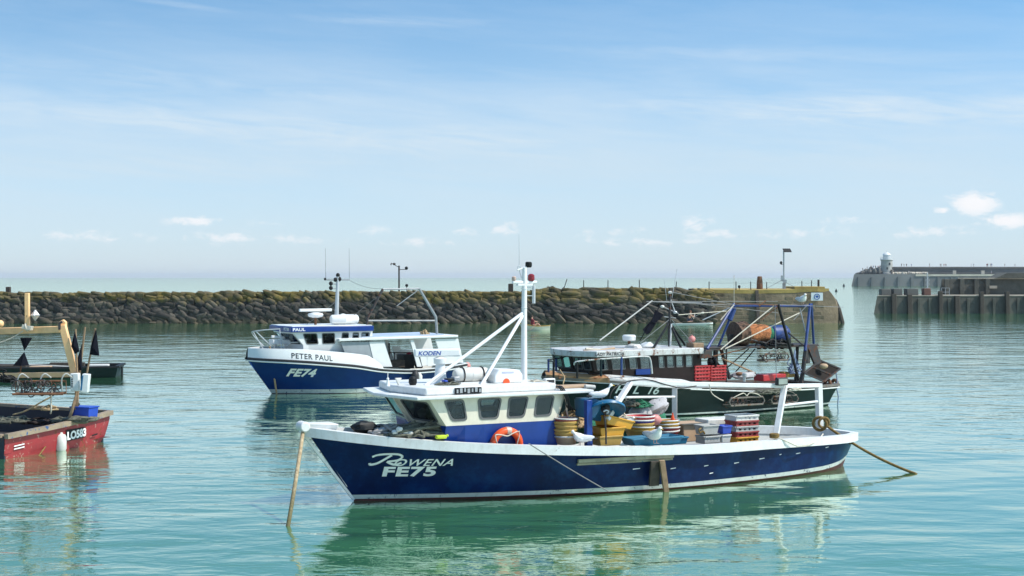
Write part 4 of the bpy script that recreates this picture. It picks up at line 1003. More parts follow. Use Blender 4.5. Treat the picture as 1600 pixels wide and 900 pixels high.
    # radar scanner on pedestal
    rad_ = A(687, 604, .0)
    b = MB(); p0, p1 = A(688, 603, 0), A(695, 558, 0)
    b.lathe([(.24, 0), (.17, .03), (.12, .12), (.085, p1.z - zt - .02), (.085, p1.z - zt)], 18, M=T((p0.x, 0, zt))); pd = b.build('radar_pedestal', M['white_clean'], t)
    a0, a1 = A(636, 552, -.1), A(706, 552, .05); zc = A(690, 551, 0).z
    sc_ = MB(); mid = Vector((p0.x + .07, 0, zc)); dirv = Vector((a0.x - a1.x, -.25, 0)).normalized(); ln = abs(a0.x - a1.x) * 1.02
    ang = math.degrees(math.atan2(dirv.y, dirv.x)); TM = T(mid, rz=ang)
    sc_.box((0, 0, 0), (ln, .11, .16), TM); so_ = sc_.build('radar_scanner', M['white_clean'], t, bevel=.03)
    put_text('scanner_lettering', 'KODEN', so_, M['letters_blue'], (lambda a, b_: TM @ Vector((.40 - a, .0575, -.045 + b_))), .115, bold=.003, shear=.2, scale=(1.15, 1))
    b = MB(); b.lathe([(.13, -.14), (.14, -.04), (.06, 0)], 16, M=T((p0.x, 0, zc - .08))); b.build('radar_motor', M['white_clean'], t)
    # mast with struts and lamps
    m0, m1 = A(819, 601, 0), A(819.5, 418, 0)
    b = MB(); b.tube([(m0.x, 0, zt - .03), (m0.x, 0, (zt + m1.z) / 2), (m1.x, 0, m1.z)], [.065, .06, .05], 14)
    for z in (.4, .9, 1.5, 1.9): b.torus((m0.x, 0, zt + z), .06, .008, (0, 0, 1), 14, 5)
    b.build('mast', M['white_clean'], t)
    b = MB(); q0, q1 = A(801, 441, 0), A(838, 441, 0); b.tube([q0, q1], .035, 8); b.box(((q0.x + q1.x) / 2, 0, q0.z - .05), (.35, .1, .04)); b.tube([A(808, 422, 0), A(830, 415, 0)], .02, 6); b.build('cross_arm', M['white_clean'], t)
    b = MB(); b.lathe([(.05, 0), (.07, .03), (.07, .10), (.05, .12)], 14, M=T(A(826, 418, 0))); b.build('mast_lamp', M['black'], t)
    b = MB(); b.lathe([(.05, 0), (.075, .03), (.07, .12), (.03, .15)], 14, M=T(A(830, 439, 0))); b.build('mast_lamp', M['redlens'], t)
    b = MB(); b.lathe([(.03, 0), (.045, .02), (.045, .08), (.02, .1)], 12, M=T(A(803, 439, 0))); b.build('mast_lamp', M['orange_pale'], t)
    b = MB(); b.tube([A(834, 447, 0), A(834, 474, 0)], .035, 10); b.tube([A(834, 442, 0), A(834, 448, 0)], .018, 6); b.bar(A(820, 449, 0), A(834, 449, 0), .02, .02); b.bar(A(820, 462, 0), A(834, 462, 0), .015, .015); b.build('radar_reflector', M['alu'], t)
    b = MB(); b.torus(A(811, 418, 0), .035, .01, (0, 1, 0), 14, 6); b.tube([A(811.5, 421, 0), A(811, 366, 0)], [.009, .004], 5); b.tube([A(815, 434, 0), A(811, 421, 0)], .01, 5); b.build('whip_antenna', M['alu'], t)
    top = A(817, 489, 0)
    b = MB(); b.tube([top, Vector((R.at(664, 593, .35).x, .35, zt - .02))], .036, 10); b.build('mast_strut', M['white_clean'], t)
    b = MB(); b.tube([top + Vector((0, 0, -.05)), Vector((R.at(752, 602, .75).x, .75, zt - .02))], .036, 10); b.build('mast_strut', M['white_clean'], t)
    # liferaft canister, white hooded locker, small gear
    q0, q1 = R.at(710, 591, .35), R.at(762, 591, .35); cx = (q0.x + q1.x) / 2; ln = abs(q0.x - q1.x)
    raft = MB(); prof = [(.0, -ln / 2), (.10, -ln / 2), (.135, -ln / 2 + .04), (.15, -.02), (.155, -.02), (.155, .02), (.15, .02), (.135, ln / 2 - .04), (.10, ln / 2), (0, ln / 2)]
    raft.lathe(prof, 22, M=T((cx, .35, zt + .17), ry=90)); rf = raft.build('liferaft_canister', M['whitep'], t)
    for f_ in (-.3, .28):
        b = MB(); b.torus((cx + f_ * ln, .35, zt + .17), .155, .012, (1, 0, 0), 22, 6); b.build('strap', M['brown'], rf)
    b = MB(); b.box((cx, .35, zt + .01), (ln * .8, .3, .04)); b.build('liferaft_cradle', M['white'], t)
    q0, q1 = R.at(765, 590, .5), R.at(809, 590, .5); cx = (q0.x + q1.x) / 2; ln = abs(q0.x - q1.x)
    b = MB(); b.prism([(cx + ln / 2, .72, zt), (cx - ln / 2, .72, zt), (cx - ln / 2, .72, zt + .16), (cx - ln / 2 + .08, .72, zt + .26), (cx + ln / 2 - .12, .72, zt + .29), (cx + ln / 2, .72, zt + .15)], (0, -.45, 0)); lk = b.build('roof_locker', M['white_clean'], t, bevel=.025)
    b = MB(); b.lathe([(.075, 0), (.075, .012), (.0, .014)], 18, M=T((R.at(791, 597, .72).x, .722, R.at(791, 597, .72).z), rx=-90)); b.build('round_marker', M['orange'], lk)
    b = MB(); b.box((cx + .02, .724, zt + .215), (ln * .42, .004, .03)); b.build('faded_label', mat('faded_lilac_label', (.45, .46, .60), .5), lk)
    b = MB(); b.lathe([(.05, 0), (.035, .04), (.02, .12), (.028, .15), (.01, .17)], 12, M=T((R.at(606, 598, .2).x, .2, zt - .01))); b.tube([(R.at(606, 598, .2).x, .2, zt + .1), (R.at(606, 598, .2).x, .2, zt + .26)], .008, 5); b.build('stub_antenna', M['white_clean'], t)
    b = MB(); x = R.at(623, 598, .3).x; b.prism([(x - .07, .3, zt + .15), (x + .07, .3, zt + .15), (x, .3, zt)], (0, -.05, 0)); b.build('wedge_bracket', M['whitep'], t, bevel=.01)
    b = MB(); x = R.at(645, 598, .3).x; b.lathe([(.06, 0), (.085, .05), (.08, .13), (.04, .17)], 14, M=T((x, .3, zt))); b.build('horn', M['black'], t)
    o_ = rope_pile('roof_rope', M['rope_grey'], (R.at(700, 600, .6).x, .6, zt - .01), (.28, .2, .10), 9, .014, 91, parent=t); KIDS.setdefault(t.name, []).append(o_)
    o_ = rope_pile('roof_rope', M['rope_pale'], (R.at(838, 602, .6).x, .6, zt - .01), (.22, .25, .06), 5, .012, 93, parent=t)
    for i, (px, m_, r_) in enumerate([(697, 'bluep', .05), (701, 'black', .06), (712, 'steel', .05)]):
        b = MB(); b.box((R.at(px, 598, .5).x, .5, zt + .05 + .03 * i), (.14, .16, .09)); b.build('roof_gear', M[m_], t, bevel=.015)
    # floodlight at the roof's aft end + cable
    b = MB(); q = R.at(858, 596, .6); b.box(q, (.24, .12, .13)); fl = b.build('work_light', M['white'], t, bevel=.02)
    b = MB(); b.box((q.x, .665, q.z), (.17, .012, .075)); b.build('lens', M['rubber'], fl)
    b = MB(); b.bar((q.x, .6, zr + .05), (q.x, .6, q.z - .06), .03, .03); b.build('light_bracket', M['steel'], t)
    b = MB()
    for k_ in range(3):
        pts = [R.at(866 + k_ * 4, 603, .9), R.at(874 + k_ * 3, 606, 1.3), R.at(884 + k_ * 2, 622, 1.35), R.at(885 + k_ * 3, 634, 1.3), R.at(891 + k_ * 4, 641, 1.2)]
        b.tube(curve(pts, 6), .014, 6)
    b.build('hose', M['black'], t)
    b = MB()
    pts = [R.at(876, 608, 1.2), R.at(884, 624, 1.25), R.at(885, 640, 1.2), R.at(888, 655, 1.1)]
    b.tube(curve(pts, 6), .018, 6); b.build('pale_hose', M['rope_pale'], t)
    b = MB(); q0, q1 = R.at(873, 604, .8), R.at(928, 607, .9); b.box(((q0.x + q1.x) / 2, .7, zr + .09), (abs(q0.x - q1.x), .35, .05)); b.build('roof_board', M['tan'], t, bevel=.01)
    b = MB(); b.tube([R.at(914, 604, 1.0), R.at(929, 605, 1.0)], .045, 10); b.build('roof_tube', M['greyp'], t)
    # aft gallows frame
    def beam(p, q, w_=.10, h_=.10): b = MB(); b.bar(p, q, w_, h_); return b.build('gallows_beam', M['white'], t, bevel=.008)
    ya, yb = 1.15, -1.2
    Ai, Af = R.at(985, 598, ya), R.at(948, 655, 1.45)
    Ci, Cf = R.at(1226, 603, ya), R.at(1212, 682, 1.5)
    Bi, Bf = R.at(1054, 603, yb), R.at(1054, 664, yb - .1)
    Di, Df = R.at(1279, 602, .35), R.at(1281, 674, .35)
    zt_ = (Ai.z + Ci.z) / 2
    beam(Af, Ai, .11, .09); beam(Ai, Ci, .10, .09); beam(Cf, Ci, .12, .09); beam(Bf, Bi, .12, .12)
    beam(Ai, Bi, .09, .09); beam(Ci, Di, .1, .09); beam(Df, Di + Vector((0, 0, .04)), .13, .13); beam(Bi, Di, .08, .08)
    b = MB(); b.tube([R.at(961, 621, 1.3), R.at(1054, 620, yb)], .028, 8); b.build('brace_rod', M['white'], t)
    b = MB(); b.tube([R.at(1219, 634, 1.3), R.at(1279, 627, .35)], .028, 8); b.build('brace_rod', M['white'], t)
    q = R.at(1221, 596, ya + .1); b = MB(); b.box(q, (.30, .10, .17)); lt = b.build('work_light', M['rubber'], t, bevel=.02)
    b = MB(); b.box(q + Vector((0, .055, 0)), (.24, .012, .12)); b.build('lens', M['lampglass'], lt)
    b = MB(); q = R.at(1163, 589, ya); b.lathe([(.03, -.1), (.03, .0), (.05, .02), (.05, .07), (.02, .09)], 10, M=T(q)); b.build('small_lamp', M['steel'], t)
    b = MB(); b.tube(curve([R.at(955, 640, 1.35), R.at(953, 620, 1.3), R.at(962, 605, 1.25), R.at(985, 595, 1.2), R.at(1015, 594, 1.2), R.at(1040, 601, 1.2), R.at(1065, 606, 1.2), R.at(1088, 603, 1.2)], 6), .014, 6); b.build('hose', M['black'], t)
    b = MB(); b.tube(curve([R.at(1108, 600, 1.2), R.at(1112, 614, 1.2), R.at(1122, 622, 1.2), R.at(1130, 626, 1.2)], 6), .012, 6); b.build('pale_hose', M['rope_pale'], t)
    # line hauler
    b = MB(); p0, p1 = R.at(919.5, 694, 1.55), R.at(919, 625, 1.55); b.bar((p0.x, 1.55, .6), (p1.x, 1.55, p1.z), .13, .12, (0, 1, 0)); b.build('hauler_post', M['blue'], t, bevel=.01)
    b = MB(); c = R.at(946, 640, 1.5)
    TM2 = T(c + Vector((0, 0, .04)), rx=-148, ry=-10)
    b.lathe([(.02, -.06), (.16, -.06), (.30, -.03), (.40, .05), (.405, .10), (.385, .10), (.30, .02), (.17, -.02), (.0, -.03)], 30, M=TM2, caps=False); b.build('hauler_dish', M['teal'], t)
    b = MB(); q = R.at(935, 640, 1.45)
    b.prism([R.at(914, 624, 1.5), R.at(930, 623, 1.5), R.at(945, 628, 1.5), R.at(930, 654, 1.5), R.at(916, 654, 1.5)], (0, -.45, 0)); b.build('hauler_housing', M['teal'], t, bevel=.03)
    b = MB(); b.lathe([(.10, 0), (.09, .05), (.05, .09), (.05, .16), (.0, .17)], 16, M=T(c + Vector((0, .0, 0)), rx=-62, rz=-14)); b.bar(R.at(944, 648, 1.72), R.at(946, 660, 1.72), .035, .03); b.build('hauler_hub', M['darksteel'], t)
    b = MB(); b.tube([R.at(945, 655, 1.72), R.at(947, 675, 1.7), R.at(947, 694, 1.65)], .018, 6); b.build('hanging_rod', M['darksteel'], t)
    b = MB(); b.tube(curve([R.at(948, 646, 1.75), R.at(951, 643, 1.78), R.at(947, 641, 1.78), R.at(943, 643, 1.77)], 5), .016, 6); b.build('hook', M['alu'], t)
    # low hatch/coaming amidships
    b = MB(); q0 = R.at(1100, 680, 0); b.box((q0.x - .2, 0, .52), (1.6, 1.6, .22)); b.build('fish_hatch', M['greyp'], t, bevel=.03)
    b = MB(); b.box((hl.pt(.9, 1).x, 0, 1.25), (.14, .14, .4)); b.bar((hl.pt(.9, 1).x, -.18, 1.38), (hl.pt(.9, 1).x, .18, 1.38), .06, .06); b.build('samson_post', M['white'], t, bevel=.01)
    return t, hl, zt, ztop
row, HR, zt_r, zw_r = boat_rowena()
WR = lambda px, py, c: R.w(R.at(px, py, c))       # world point on a lengthwise plane of this boat
def putR(o, px, py, c, rz=0): o.location = WR(px, py, c); o.rotation_euler = (0, 0, R.rot + rad(rz)); return o
# ---- things aboard and hanging
def lifebuoy():
    c = R.at(791, 696, 1.3); t = empty('lifebuoy', R.w(c), R.rot, 'orange lifebuoy with white rope leaning on the blue wheelhouse side', 'lifebuoy')
    b = MB(); b.torus((0, 0, 0), .295, .075, (0, 1, 0), 40, 12); b.build('ring', M['orange'], t)
    for a in (40, 130, 220, 310):
        b = MB(); b.torus((0, 0, 0), .295, .0785, (0, 1, 0), 8, 12, a0=a - 9, a1=a + 9); b.build('band', M['orange_pale'], t)
    b = MB()
    pts = []
    for k in range(49):
        a = 2 * math.pi * k / 48; r_ = .375 - .17 * abs(math.sin(2 * a)) ; pts.append((r_ * math.cos(a + .7), .07, r_ * math.sin(a + .7)))
    b.tube(pts, .012, 6); b.build('grab_rope', M['rope_pale'], t)
    t.rotation_euler.x = rad(-6)
lifebuoy()
def rope_between(name, pts, r, m, label, cat='rope', seg=8, tail=None, group=None):
    b = MB(); b.tube(pts, r, seg); 
    if tail: tail(b)
    o = b.build(name, m, smooth=60); tag(o, label, cat, group); return o
# bow rope down into the water
p0 = WR(474, 672, 0); q = W(450, 822, F * H / (822 - HY)); q2 = q.copy(); q2.z = -.5; q2.x -= .06
rope_between('mooring_rope', [p0 + Vector((.06, 0, .12)), p0 + Vector((0, -.02, .02))] + sag(p0 + Vector((0, -.02, 0)), q, .05, 10) + [q2], [.046] * 2 + [.038] * 11 + [.034], M['rope_weed'], 'thick tan rope hanging from the bow straight down into the water', 'rope')
p0 = WR(1290, 664, .55); q = W(1430, 740, F * H / (740 - HY)); kn = WR(1322, 686, .7)
q2 = q + (q - kn).normalized() * .5; q2.z = -.25
def knot(b):
    for k in range(4): b.torus(kn + Vector((-.10 + .07 * k, 0, .035 - .03 * k)), .045, .03, (.8, -.3, -.4), 14, 7)
    lp = WR(1281, 662, .6); b.torus(lp, .15, .035, (.3, .95, .1), 20, 8); b.torus(lp + Vector((.08, -.05, .03)), .12, .03, (-.2, .95, .2), 20, 8)
rope_between('mooring_rope', sag(p0, kn, .01, 4) + sag(kn, q, .06, 14)[1:] + [q2], .032, M['rope_gold'], 'golden brown rope running from the stern post out to the water', 'rope', tail=knot)
p0 = WR(1214, 684, 1.66); q = W(1143, 752, F * H / (752 - HY)); rope_between('thin_rope', sag(p0, q, -.02, 10), .016, M['rope_pale'], 'thin pale rope slanting down the blue hull below the rear frame leg', 'rope')
rope_between('thin_rope', [WR(1216, 684, 1.68), WR(1230, 690, 1.72), WR(1245, 697, 1.7), WR(1262, 696, 1.6), WR(1278, 689, 1.45), WR(1286, 678, 1.2)], .014, M['rope_pale'], 'slack pale rope looping along the stern rail', 'rope')
p0 = WR(826, 693, 1.88); q = WR(951, 768, 1.86); rope_between('thin_rope', sag(p0, q, .015, 10), .011, M['wire'], 'thin grey line slanting down the navy hull amidships', 'rope')
b = MB()
for k in range(3): b.torus(WR(1210, 683, 1.58) + Vector((0, 0, .03 * k)), .09, .022, (0, 0, 1), 14, 6)
tag(b.build('rope_turns', M['rope_gold']), 'few turns of golden rope round the foot of the rear frame leg', 'rope')
# ropes and gear heaped on the foredeck
def deckpt(px, py, c): v = WR(px, py, c); return v
o = rope_pile('rope_heap', M['rope_grey'], deckpt(668, 679, .75), (1.0, .4, .34), 30, .024, 4); o.rotation_euler[2] = R.rot; tag(o, 'tangled grey green rope heaped on the foredeck before the wheelhouse', 'rope')
o = rope_pile('rope_heap', M['wire'], deckpt(615, 675, .5), (.6, .4, .25), 14, .022, 5); o.rotation_euler[2] = R.rot; tag(o, 'smaller dark rope heap on the foredeck near the black bag', 'rope')
o = rope_pile('rope_heap', M['rope_grey'], deckpt(705, 694, .95), (.5, .16, .17), 9, .018, 9); o.rotation_euler[2] = R.rot; tag(o, 'thin trail of grey rope along the rail below the blue wheelhouse base', 'rope')
b = MB(); b.blob((0, 0, .1), (.26, .17, .13), .35, 3); b.blob((-.26, .02, .06), (.2, .12, .07), .3, 8); o = b.build('bag', M['black']); putR(o, 570, 676, .3); tag(o, 'crumpled black bag on the foredeck near the bow', 'bag')
b = MB(); b.blob((0, 0, .07), (.2, .11, .07), .3, 5); b.blob((.2, .05, .05), (.1, .08, .05), .3, 6); o = b.build('grey_cloth', M['bag']); putR(o, 603, 679, .6); tag(o, 'grey crumpled cloth beside the rope on the foredeck', 'cloth')
b = MB()
for k, (dx, dz) in enumerate([(0, 0), (.1, .02), (-.1, .01), (.03, .08), (-.2, 0)]): b.blob((dx, .02 * k, .05 + dz), (.07, .06, .055), .4, k, 9, 7)
o = b.build('white_rag', M['whitep']); putR(o, 624, 681, .9); tag(o, 'crumpled white rag on the foredeck rail', 'cloth')
b = MB(); b.box((0, 0, .04), (.22, .1, .07)); b.box((-.13, 0, .06), (.05, .07, .05)); o = b.build('yellow_glove', mat('lime_yellow_cloth', (.48, .60, .03), .7, vary=.2), bevel=.02); putR(o, 689, 686, 1.25); tag(o, 'lime yellow glove lying by the foredeck rope heap', 'glove')
# net bundle and coils behind the wheelhouse
o = rope_pile('rope_bundle', M['rope'], deckpt(897, 668, .6), (.42, .35, .5), 22, .024, 14); o.rotation_euler[2] = R.rot; tag(o, 'bundle of tan rope coils hung behind the wheelhouse', 'rope')
b = MB(); b.blob((0, 0, 0), (.34, .3, .30), .5, 5); o = b.build('net_heap', M['greennet']); putR(o, 897, 672, .2); tag(o, 'dark green net heap behind the wheelhouse', 'net')
b = MB(); b.blob((0, 0, 0), (.5, .35, .25), .5, 7); o = b.build('net_heap', M['greennet']); putR(o, 945, 668, -.3); tag(o, 'dark green net heap behind the blue hauler post', 'net')
# baskets: wide shallow fish baskets nested in stacks
def basket(r, h_, m, rimm, M_=None):
    t = MB(); t.lathe([(r * .78, 0), (r * .80, .0), (r * .97, h_ * .82), (r * 1.04, h_ * .84), (r * 1.05, h_), (r * .98, h_), (r * .93, h_ * .8), (r * .76, .02), (0, .02)], 30, caps=False); return t
protoB = {}
def basket_stack(px, py, c, r, spec, where, grp):
    base = WR(px, py, c); z = 0
    total = len(spec)
    names = {'red': 'red', 'yellow': 'yellow', 'purple': 'purple', 'yellow_worn': 'faded yellow', 'red_worn': 'dull red', 'tan': 'tan'}
    words = ['lowest', 'second', 'third', 'fourth', 'fifth', 'sixth', 'seventh', 'eighth']
    for i, m_ in enumerate(spec):
        key = (r, m_)
        if key not in protoB:
            t = empty('fish_basket'); o = basket(r, .16, 0, 0).build('bowl', M[m_], t); rm = MB(); rm.torus((0, 0, .165), r * 1.03, .016, (0, 0, 1), 30, 6); rm.build('rim', M['whitep'] if m_ != 'yellow_worn' else M['yellow_worn'], t); protoB[key] = t; e = t
        else: e = copy_tree(protoB[key])
        e.location = base + Vector((random.uniform(-.012, .012), random.uniform(-.012, .012), z)); e.rotation_euler = (rad(random.uniform(-2, 2)), rad(random.uniform(-2, 2)), random.random() * 6)
        pos = 'topmost' if i == total - 1 else words[i] + (' from the bottom' if i else '')
        tag(e, '%s round fish basket, %s of the stack %s' % (names[m_], pos.replace(' from the bottom', ' up'), where), 'fish basket', grp); z += .072
basket_stack(884, 694, 1.25, .235, ['tan', 'yellow_worn', 'yellow_worn', 'yellow_worn', 'yellow_worn', 'red_worn'], 'just behind the wheelhouse', 'fish baskets stacked behind the wheelhouse')
basket_stack(999, 683, .75, .31, ['yellow_worn', 'yellow', 'yellow_worn', 'purple', 'red'], 'with the pink float beside it', 'fish baskets stacked in the middle of the deck')
basket_stack(1041, 684, .55, .29, ['red_worn', 'red_worn', 'yellow', 'yellow'], 'nearest the tan box', 'fish baskets stacked in the middle of the deck')
def tub(px, py, c, l, w_, h_, m_, label, rx=0, ry=0, rz=0, cat='tub'):
    t = empty('deck_tub', WR(px, py, c), R.rot, label, cat)
    b = MB(); f = .86
    def ring(s_, z, d=0): return [(-l / 2 * s_ + d, -w_ / 2 * s_ + d, z), (l / 2 * s_ - d, -w_ / 2 * s_ + d, z), (l / 2 * s_ - d, w_ / 2 * s_ - d, z), (-l / 2 * s_ + d, w_ / 2 * s_ - d, z)]
    v = ring(f, 0) + ring(1, h_) + ring(1, h_, .03) + ring(f, .03, .03)
    fs = [(3, 2, 1, 0)] + [(i, (i + 1) % 4, 4 + (i + 1) % 4, 4 + i) for i in range(4)] + [(4 + i, 4 + (i + 1) % 4, 8 + (i + 1) % 4, 8 + i) for i in range(4)] + [(8 + i, 8 + (i + 1) % 4, 12 + (i + 1) % 4, 12 + i) for i in range(4)] + [(12, 13, 14, 15)]
    b.add(v, fs); b.build('body', M[m_], t, bevel=.012)
    r = MB(); q = ring(1.0, h_); n = 4
    for i in range(4): r.bar(q[i], q[(i + 1) % 4], .035, .03)
    r.build('rim', M[m_], t, bevel=.006)
    t.rotation_euler = (rad(rx), rad(ry), R.rot + rad(rz)); return t
tub(947, 695, 1.3, .56, .40, .19, 'yellow_worn', 'tan yellow tub at the bottom of the pile by the hauler')
tub(949, 681, 1.28, .60, .44, .18, 'yellow', 'orange yellow tub in the middle of the pile by the hauler')
tub(958, 668, 1.25, .68, .50, .17, 'yellow', 'orange yellow tub tilted on top of the pile by the hauler', ry=-14, rx=8)
tub(1018, 694, 1.45, 1.25, .5, .15, 'tealp', 'long shallow teal blue tray on the deck behind the near rail', cat='tray')
tub(1052, 693, 1.05, .5, .4, .14, 'tealp', 'short teal blue tray beside the longer one', cat='tray')
def sack(px, py, c, sz, m_, label, seed=1, ry=0):
    t = empty('sack', WR(px, py, c), R.rot, label, 'sack'); b = MB(); b.blob((0, 0, 0), sz, .35, seed, 18, 12, fr=1.6); b.build('bag', M[m_], t)
    b = MB(); b.tube([(sz[0] * .2, sz[1] * .8, -sz[2] * .7), (sz[0] * .25, sz[1] * 1.02, 0), (sz[0] * .2, sz[1] * .5, sz[2] * .95)], .008, 5); b.tube([(-sz[0] * .4, sz[1] * .75, -sz[2] * .6), (-sz[0] * .3, sz[1] * .98, .1 * sz[2]), (-sz[0] * .3, sz[1] * .4, sz[2] * .95)], .008, 5); b.build('lashing', M['wire'], t)
    t.rotation_euler.y = rad(ry); return t
sack(1000, 646, .1, (.24, .2, .19), 'bag', 'grey sack lying lower left in the heap above the baskets', 2)
sack(1026, 637, .0, (.30, .2, .17), 'bag', 'pale grey sack slumped on the upper right of the heap', 6, 25)
sack(985, 640, -.3, (.16, .2, .16), 'rubber', 'black sack at the left of the heap above the baskets', 4)
o = rope_pile('rope_tangle', M['greennet'], deckpt(1000, 636, .2), (.34, .2, .2), 12, .015, 22); o.rotation_euler[2] = R.rot; tag(o, 'green rope tangle lying over the sacks', 'rope')
o = rope_pile('rope_tangle', M['rope_grey'], deckpt(985, 634, .25), (.22, .2, .16), 10, .018, 23); o.rotation_euler[2] = R.rot; tag(o, 'dark grey rope tangle left of the sacks', 'rope')
o = rope_pile('rope_tangle', M['rope_pale'], deckpt(975, 655, 1.0), (.3, .1, .14), 4, .014, 25, pts=5); o.rotation_euler[2] = R.rot; tag(o, 'pale rope looping up from the baskets to the sacks', 'rope')
b = MB(); b.blob((0, 0, 0), (.7, .4, .35), .4, 12); o = b.build('net_heap', M['greennet']); putR(o, 1010, 668, -.4); tag(o, 'green net heap under the grey sacks', 'net')
o = MB(); o.blob((0, 0, 0), (.14, .11, .12), .1, 2); o = o.build('float', M['pink']); putR(o, 1024, 656, .9); tag(o, 'faded pink float resting beside the round baskets', 'float')
b = MB(); b.lathe([(.045, -.12), (.05, -.02), (.03, .06), (.015, .1), (.015, .14)], 12); o = b.build('orange_bottle', M['orange']); putR(o, 1051, 655, .5); tag(o, 'orange bottle standing above the yellow baskets', 'bottle')
o = rope_pile('bait_rope', M['red_worn'], deckpt(1019, 683, 1.35), (.09, .05, .12), 5, .012, 31); tag(o, 'small red rope loops beside the preening gull', 'rope')
# crates
def crate(px, py, c, l, w_, h_, m_, label, rz=0, slots=True, cat='crate', grp='crates on the stern deck', lid=False):
    t = empty('fish_crate', WR(px, py, c), R.rot + rad(rz), label, cat, grp); b = MB(); th = .025
    b.box((0, 0, .015), (l, w_, .03))
    for sg in (1, -1):
        b.box((0, sg * (w_ / 2 - th / 2), h_ * .22), (l, th, h_ * .40 - .004)); b.box((0, sg * (w_ / 2 - th / 2), h_ * .86), (l, th, h_ * .27))
        n = 5
        for i in range(n): b.box((-l / 2 + l * (i + .5) / n if 0 < i < n - 1 else (-l / 2 + .04 if i == 0 else l / 2 - .04), sg * (w_ / 2 - th / 2 - .002), h_ * .57), (.07, th - .004, h_ * .36))
        b.box((sg * (l / 2 - th / 2), 0, h_ * .5), (th - .002, w_ - 2 * th, h_ - .01))
    b.build('body', M[m_], t, smooth=0)
    r = MB(); r.bar((-l / 2, -w_ / 2, h_), (l / 2, -w_ / 2, h_), .05, .03); r.bar((-l / 2, w_ / 2, h_), (l / 2, w_ / 2, h_), .05, .03); r.bar((-l / 2, -w_ / 2, h_), (-l / 2, w_ / 2, h_), .05, .03); r.bar((l / 2, -w_ / 2, h_), (l / 2, w_ / 2, h_), .05, .03)
    r.build('rim', M[m_], t, bevel=.006)
    if lid: q = MB(); q.box((0, 0, h_ + .02), (l + .05, w_ + .05, .04)); q.build('lid', M['whitep'], t, bevel=.01)
    return t
zc = 0
st = [('yellow', 'yellow fish crate at the bottom of the tall stern stack'), ('red_worn', 'dull red fish crate, second from the bottom of the tall stern stack'), ('greyp', 'grey white fish crate in the middle of the tall stern stack'), ('red_worn', 'dull red fish crate, second from the top of the tall stern stack'), ('whitep', 'off white fish crate topmost in the tall stern stack')]
bs = R.at(1159, 691, .95)
for i, (m_, lab) in enumerate(st):
    e = crate(1159, 691, .95, .60, .42, .125, m_, lab, rz=random.uniform(-2, 2)); e.location = R.w((bs.x, bs.y, bs.z + i * .118))
e = crate(1110, 668, .25, .75, .45, .09, 'bluep', 'blue fish crate under the white lid behind the grey boxes')
tl = MB(); tl.box((0, 0, 0), (1.15, .48, .13)); o = tl.build('polystyrene_box', M['whitep'], bevel=.02); putR(o, 1128, 657, .35); tag(o, 'long off white box lid lying on the rear crates', 'box')
tub(1104, 678, 1.1, .42, .33, .19, 'greyp', 'dirty grey plastic box on top of a slatted crate', cat='box')
crate(1106, 692, 1.1, .40, .34, .15, 'greyp', 'grey slatted crate under the dirty grey box', cat='crate')
tub(1131, 677, 1.15, .25, .25, .16, 'bluep', 'small bright blue bin on a pale bin', cat='bin')
tub(1130, 691, 1.15, .24, .24, .16, 'whitep', 'small pale grey bin under the bright blue bin', cat='bin')
b = MB(); b.box((0, 0, .18), (.55, .5, .36)); b.box((0, 0, .375), (.6, .55, .03)); o = b.build('bait_box', M['tan'], bevel=.02); putR(o, 1074, 688, .45); tag(o, 'large plain tan box between baskets and grey crates', 'box')
b = MB(); b.box((0, 0, .1), (.8, .5, .2)); o = b.build('deck_board', M['tan'], bevel=.02); putR(o, 1085, 672, -.9); tag(o, 'pale tan board standing along the far bulwark', 'board')
b = MB(); b.tube(curve([(0, 0, 0), (.05, .02, .06), (.12, 0, .04), (.16, .02, .1), (.1, 0, .12)], 5), .018, 6); o = b.build('rope_end', M['rope_gold']); putR(o, 1101, 678, 1.3); tag(o, 'small brown rope end on the dirty grey box', 'rope')
# planks hung over the side
def board(px0, px1, py0, py1, c, wpx, m_, label, th=.05):
    a, b_ = HR.at(R.at(px0, py0, 1.85).x, R.at(px0, py0, 1.85).z), HR.at(R.at(px1, py1, 1.75).x, max(.02, R.at(px1, py1, 1.75).z)); o_ = Vector((0, c, 0))
    b = MB(); b.bar(R.w(a + o_), R.w(b_ + o_), wpx * .0135, th, (R.p.x, R.p.y, 0)); o = b.build('fender_board', M[m_], bevel=.01)
    p = o; tag(p, label, 'board', 'fender boards hung over the side'); return o
def board2(x0, x1, z0, z1, wd, m_, label, off):
    a = HR.at(x0, z0) + Vector((0, off, 0)); c = HR.at(x1, max(z1, .03)) + Vector((0, off, 0)); c.z = z1
    d = (c - a).normalized(); s_ = Vector((1, 0, 0)); nrm = d.cross(s_).normalized()
    q = [a - s_ * wd / 2, a + s_ * wd / 2, c + s_ * wd / 2, c - s_ * wd / 2]; q = [R.w(p) for p in q]; nn = (q[1] - q[0]).cross(q[3] - q[0]).normalized() * .05
    b = MB(); b.hexa(q + [p + nn for p in q]); o = b.build('fender_board', M[m_], bevel=.008); tag(o, label, 'board', 'fender boards hung over the side')
xb0, xb1 = R.at(1029, 715, 1.9).x, R.at(1041, 768, 1.9).x
board2(xb0 + .10, xb0 + .06, .66, .14, .24, 'darkwood', 'dark wide board hung flat against the hull below the teal tray', .10)
board2(xb0 + .0, xb1 - .02, .68, -.02, .13, 'wood', 'weathered leaning plank hung over the side into the water', .16)
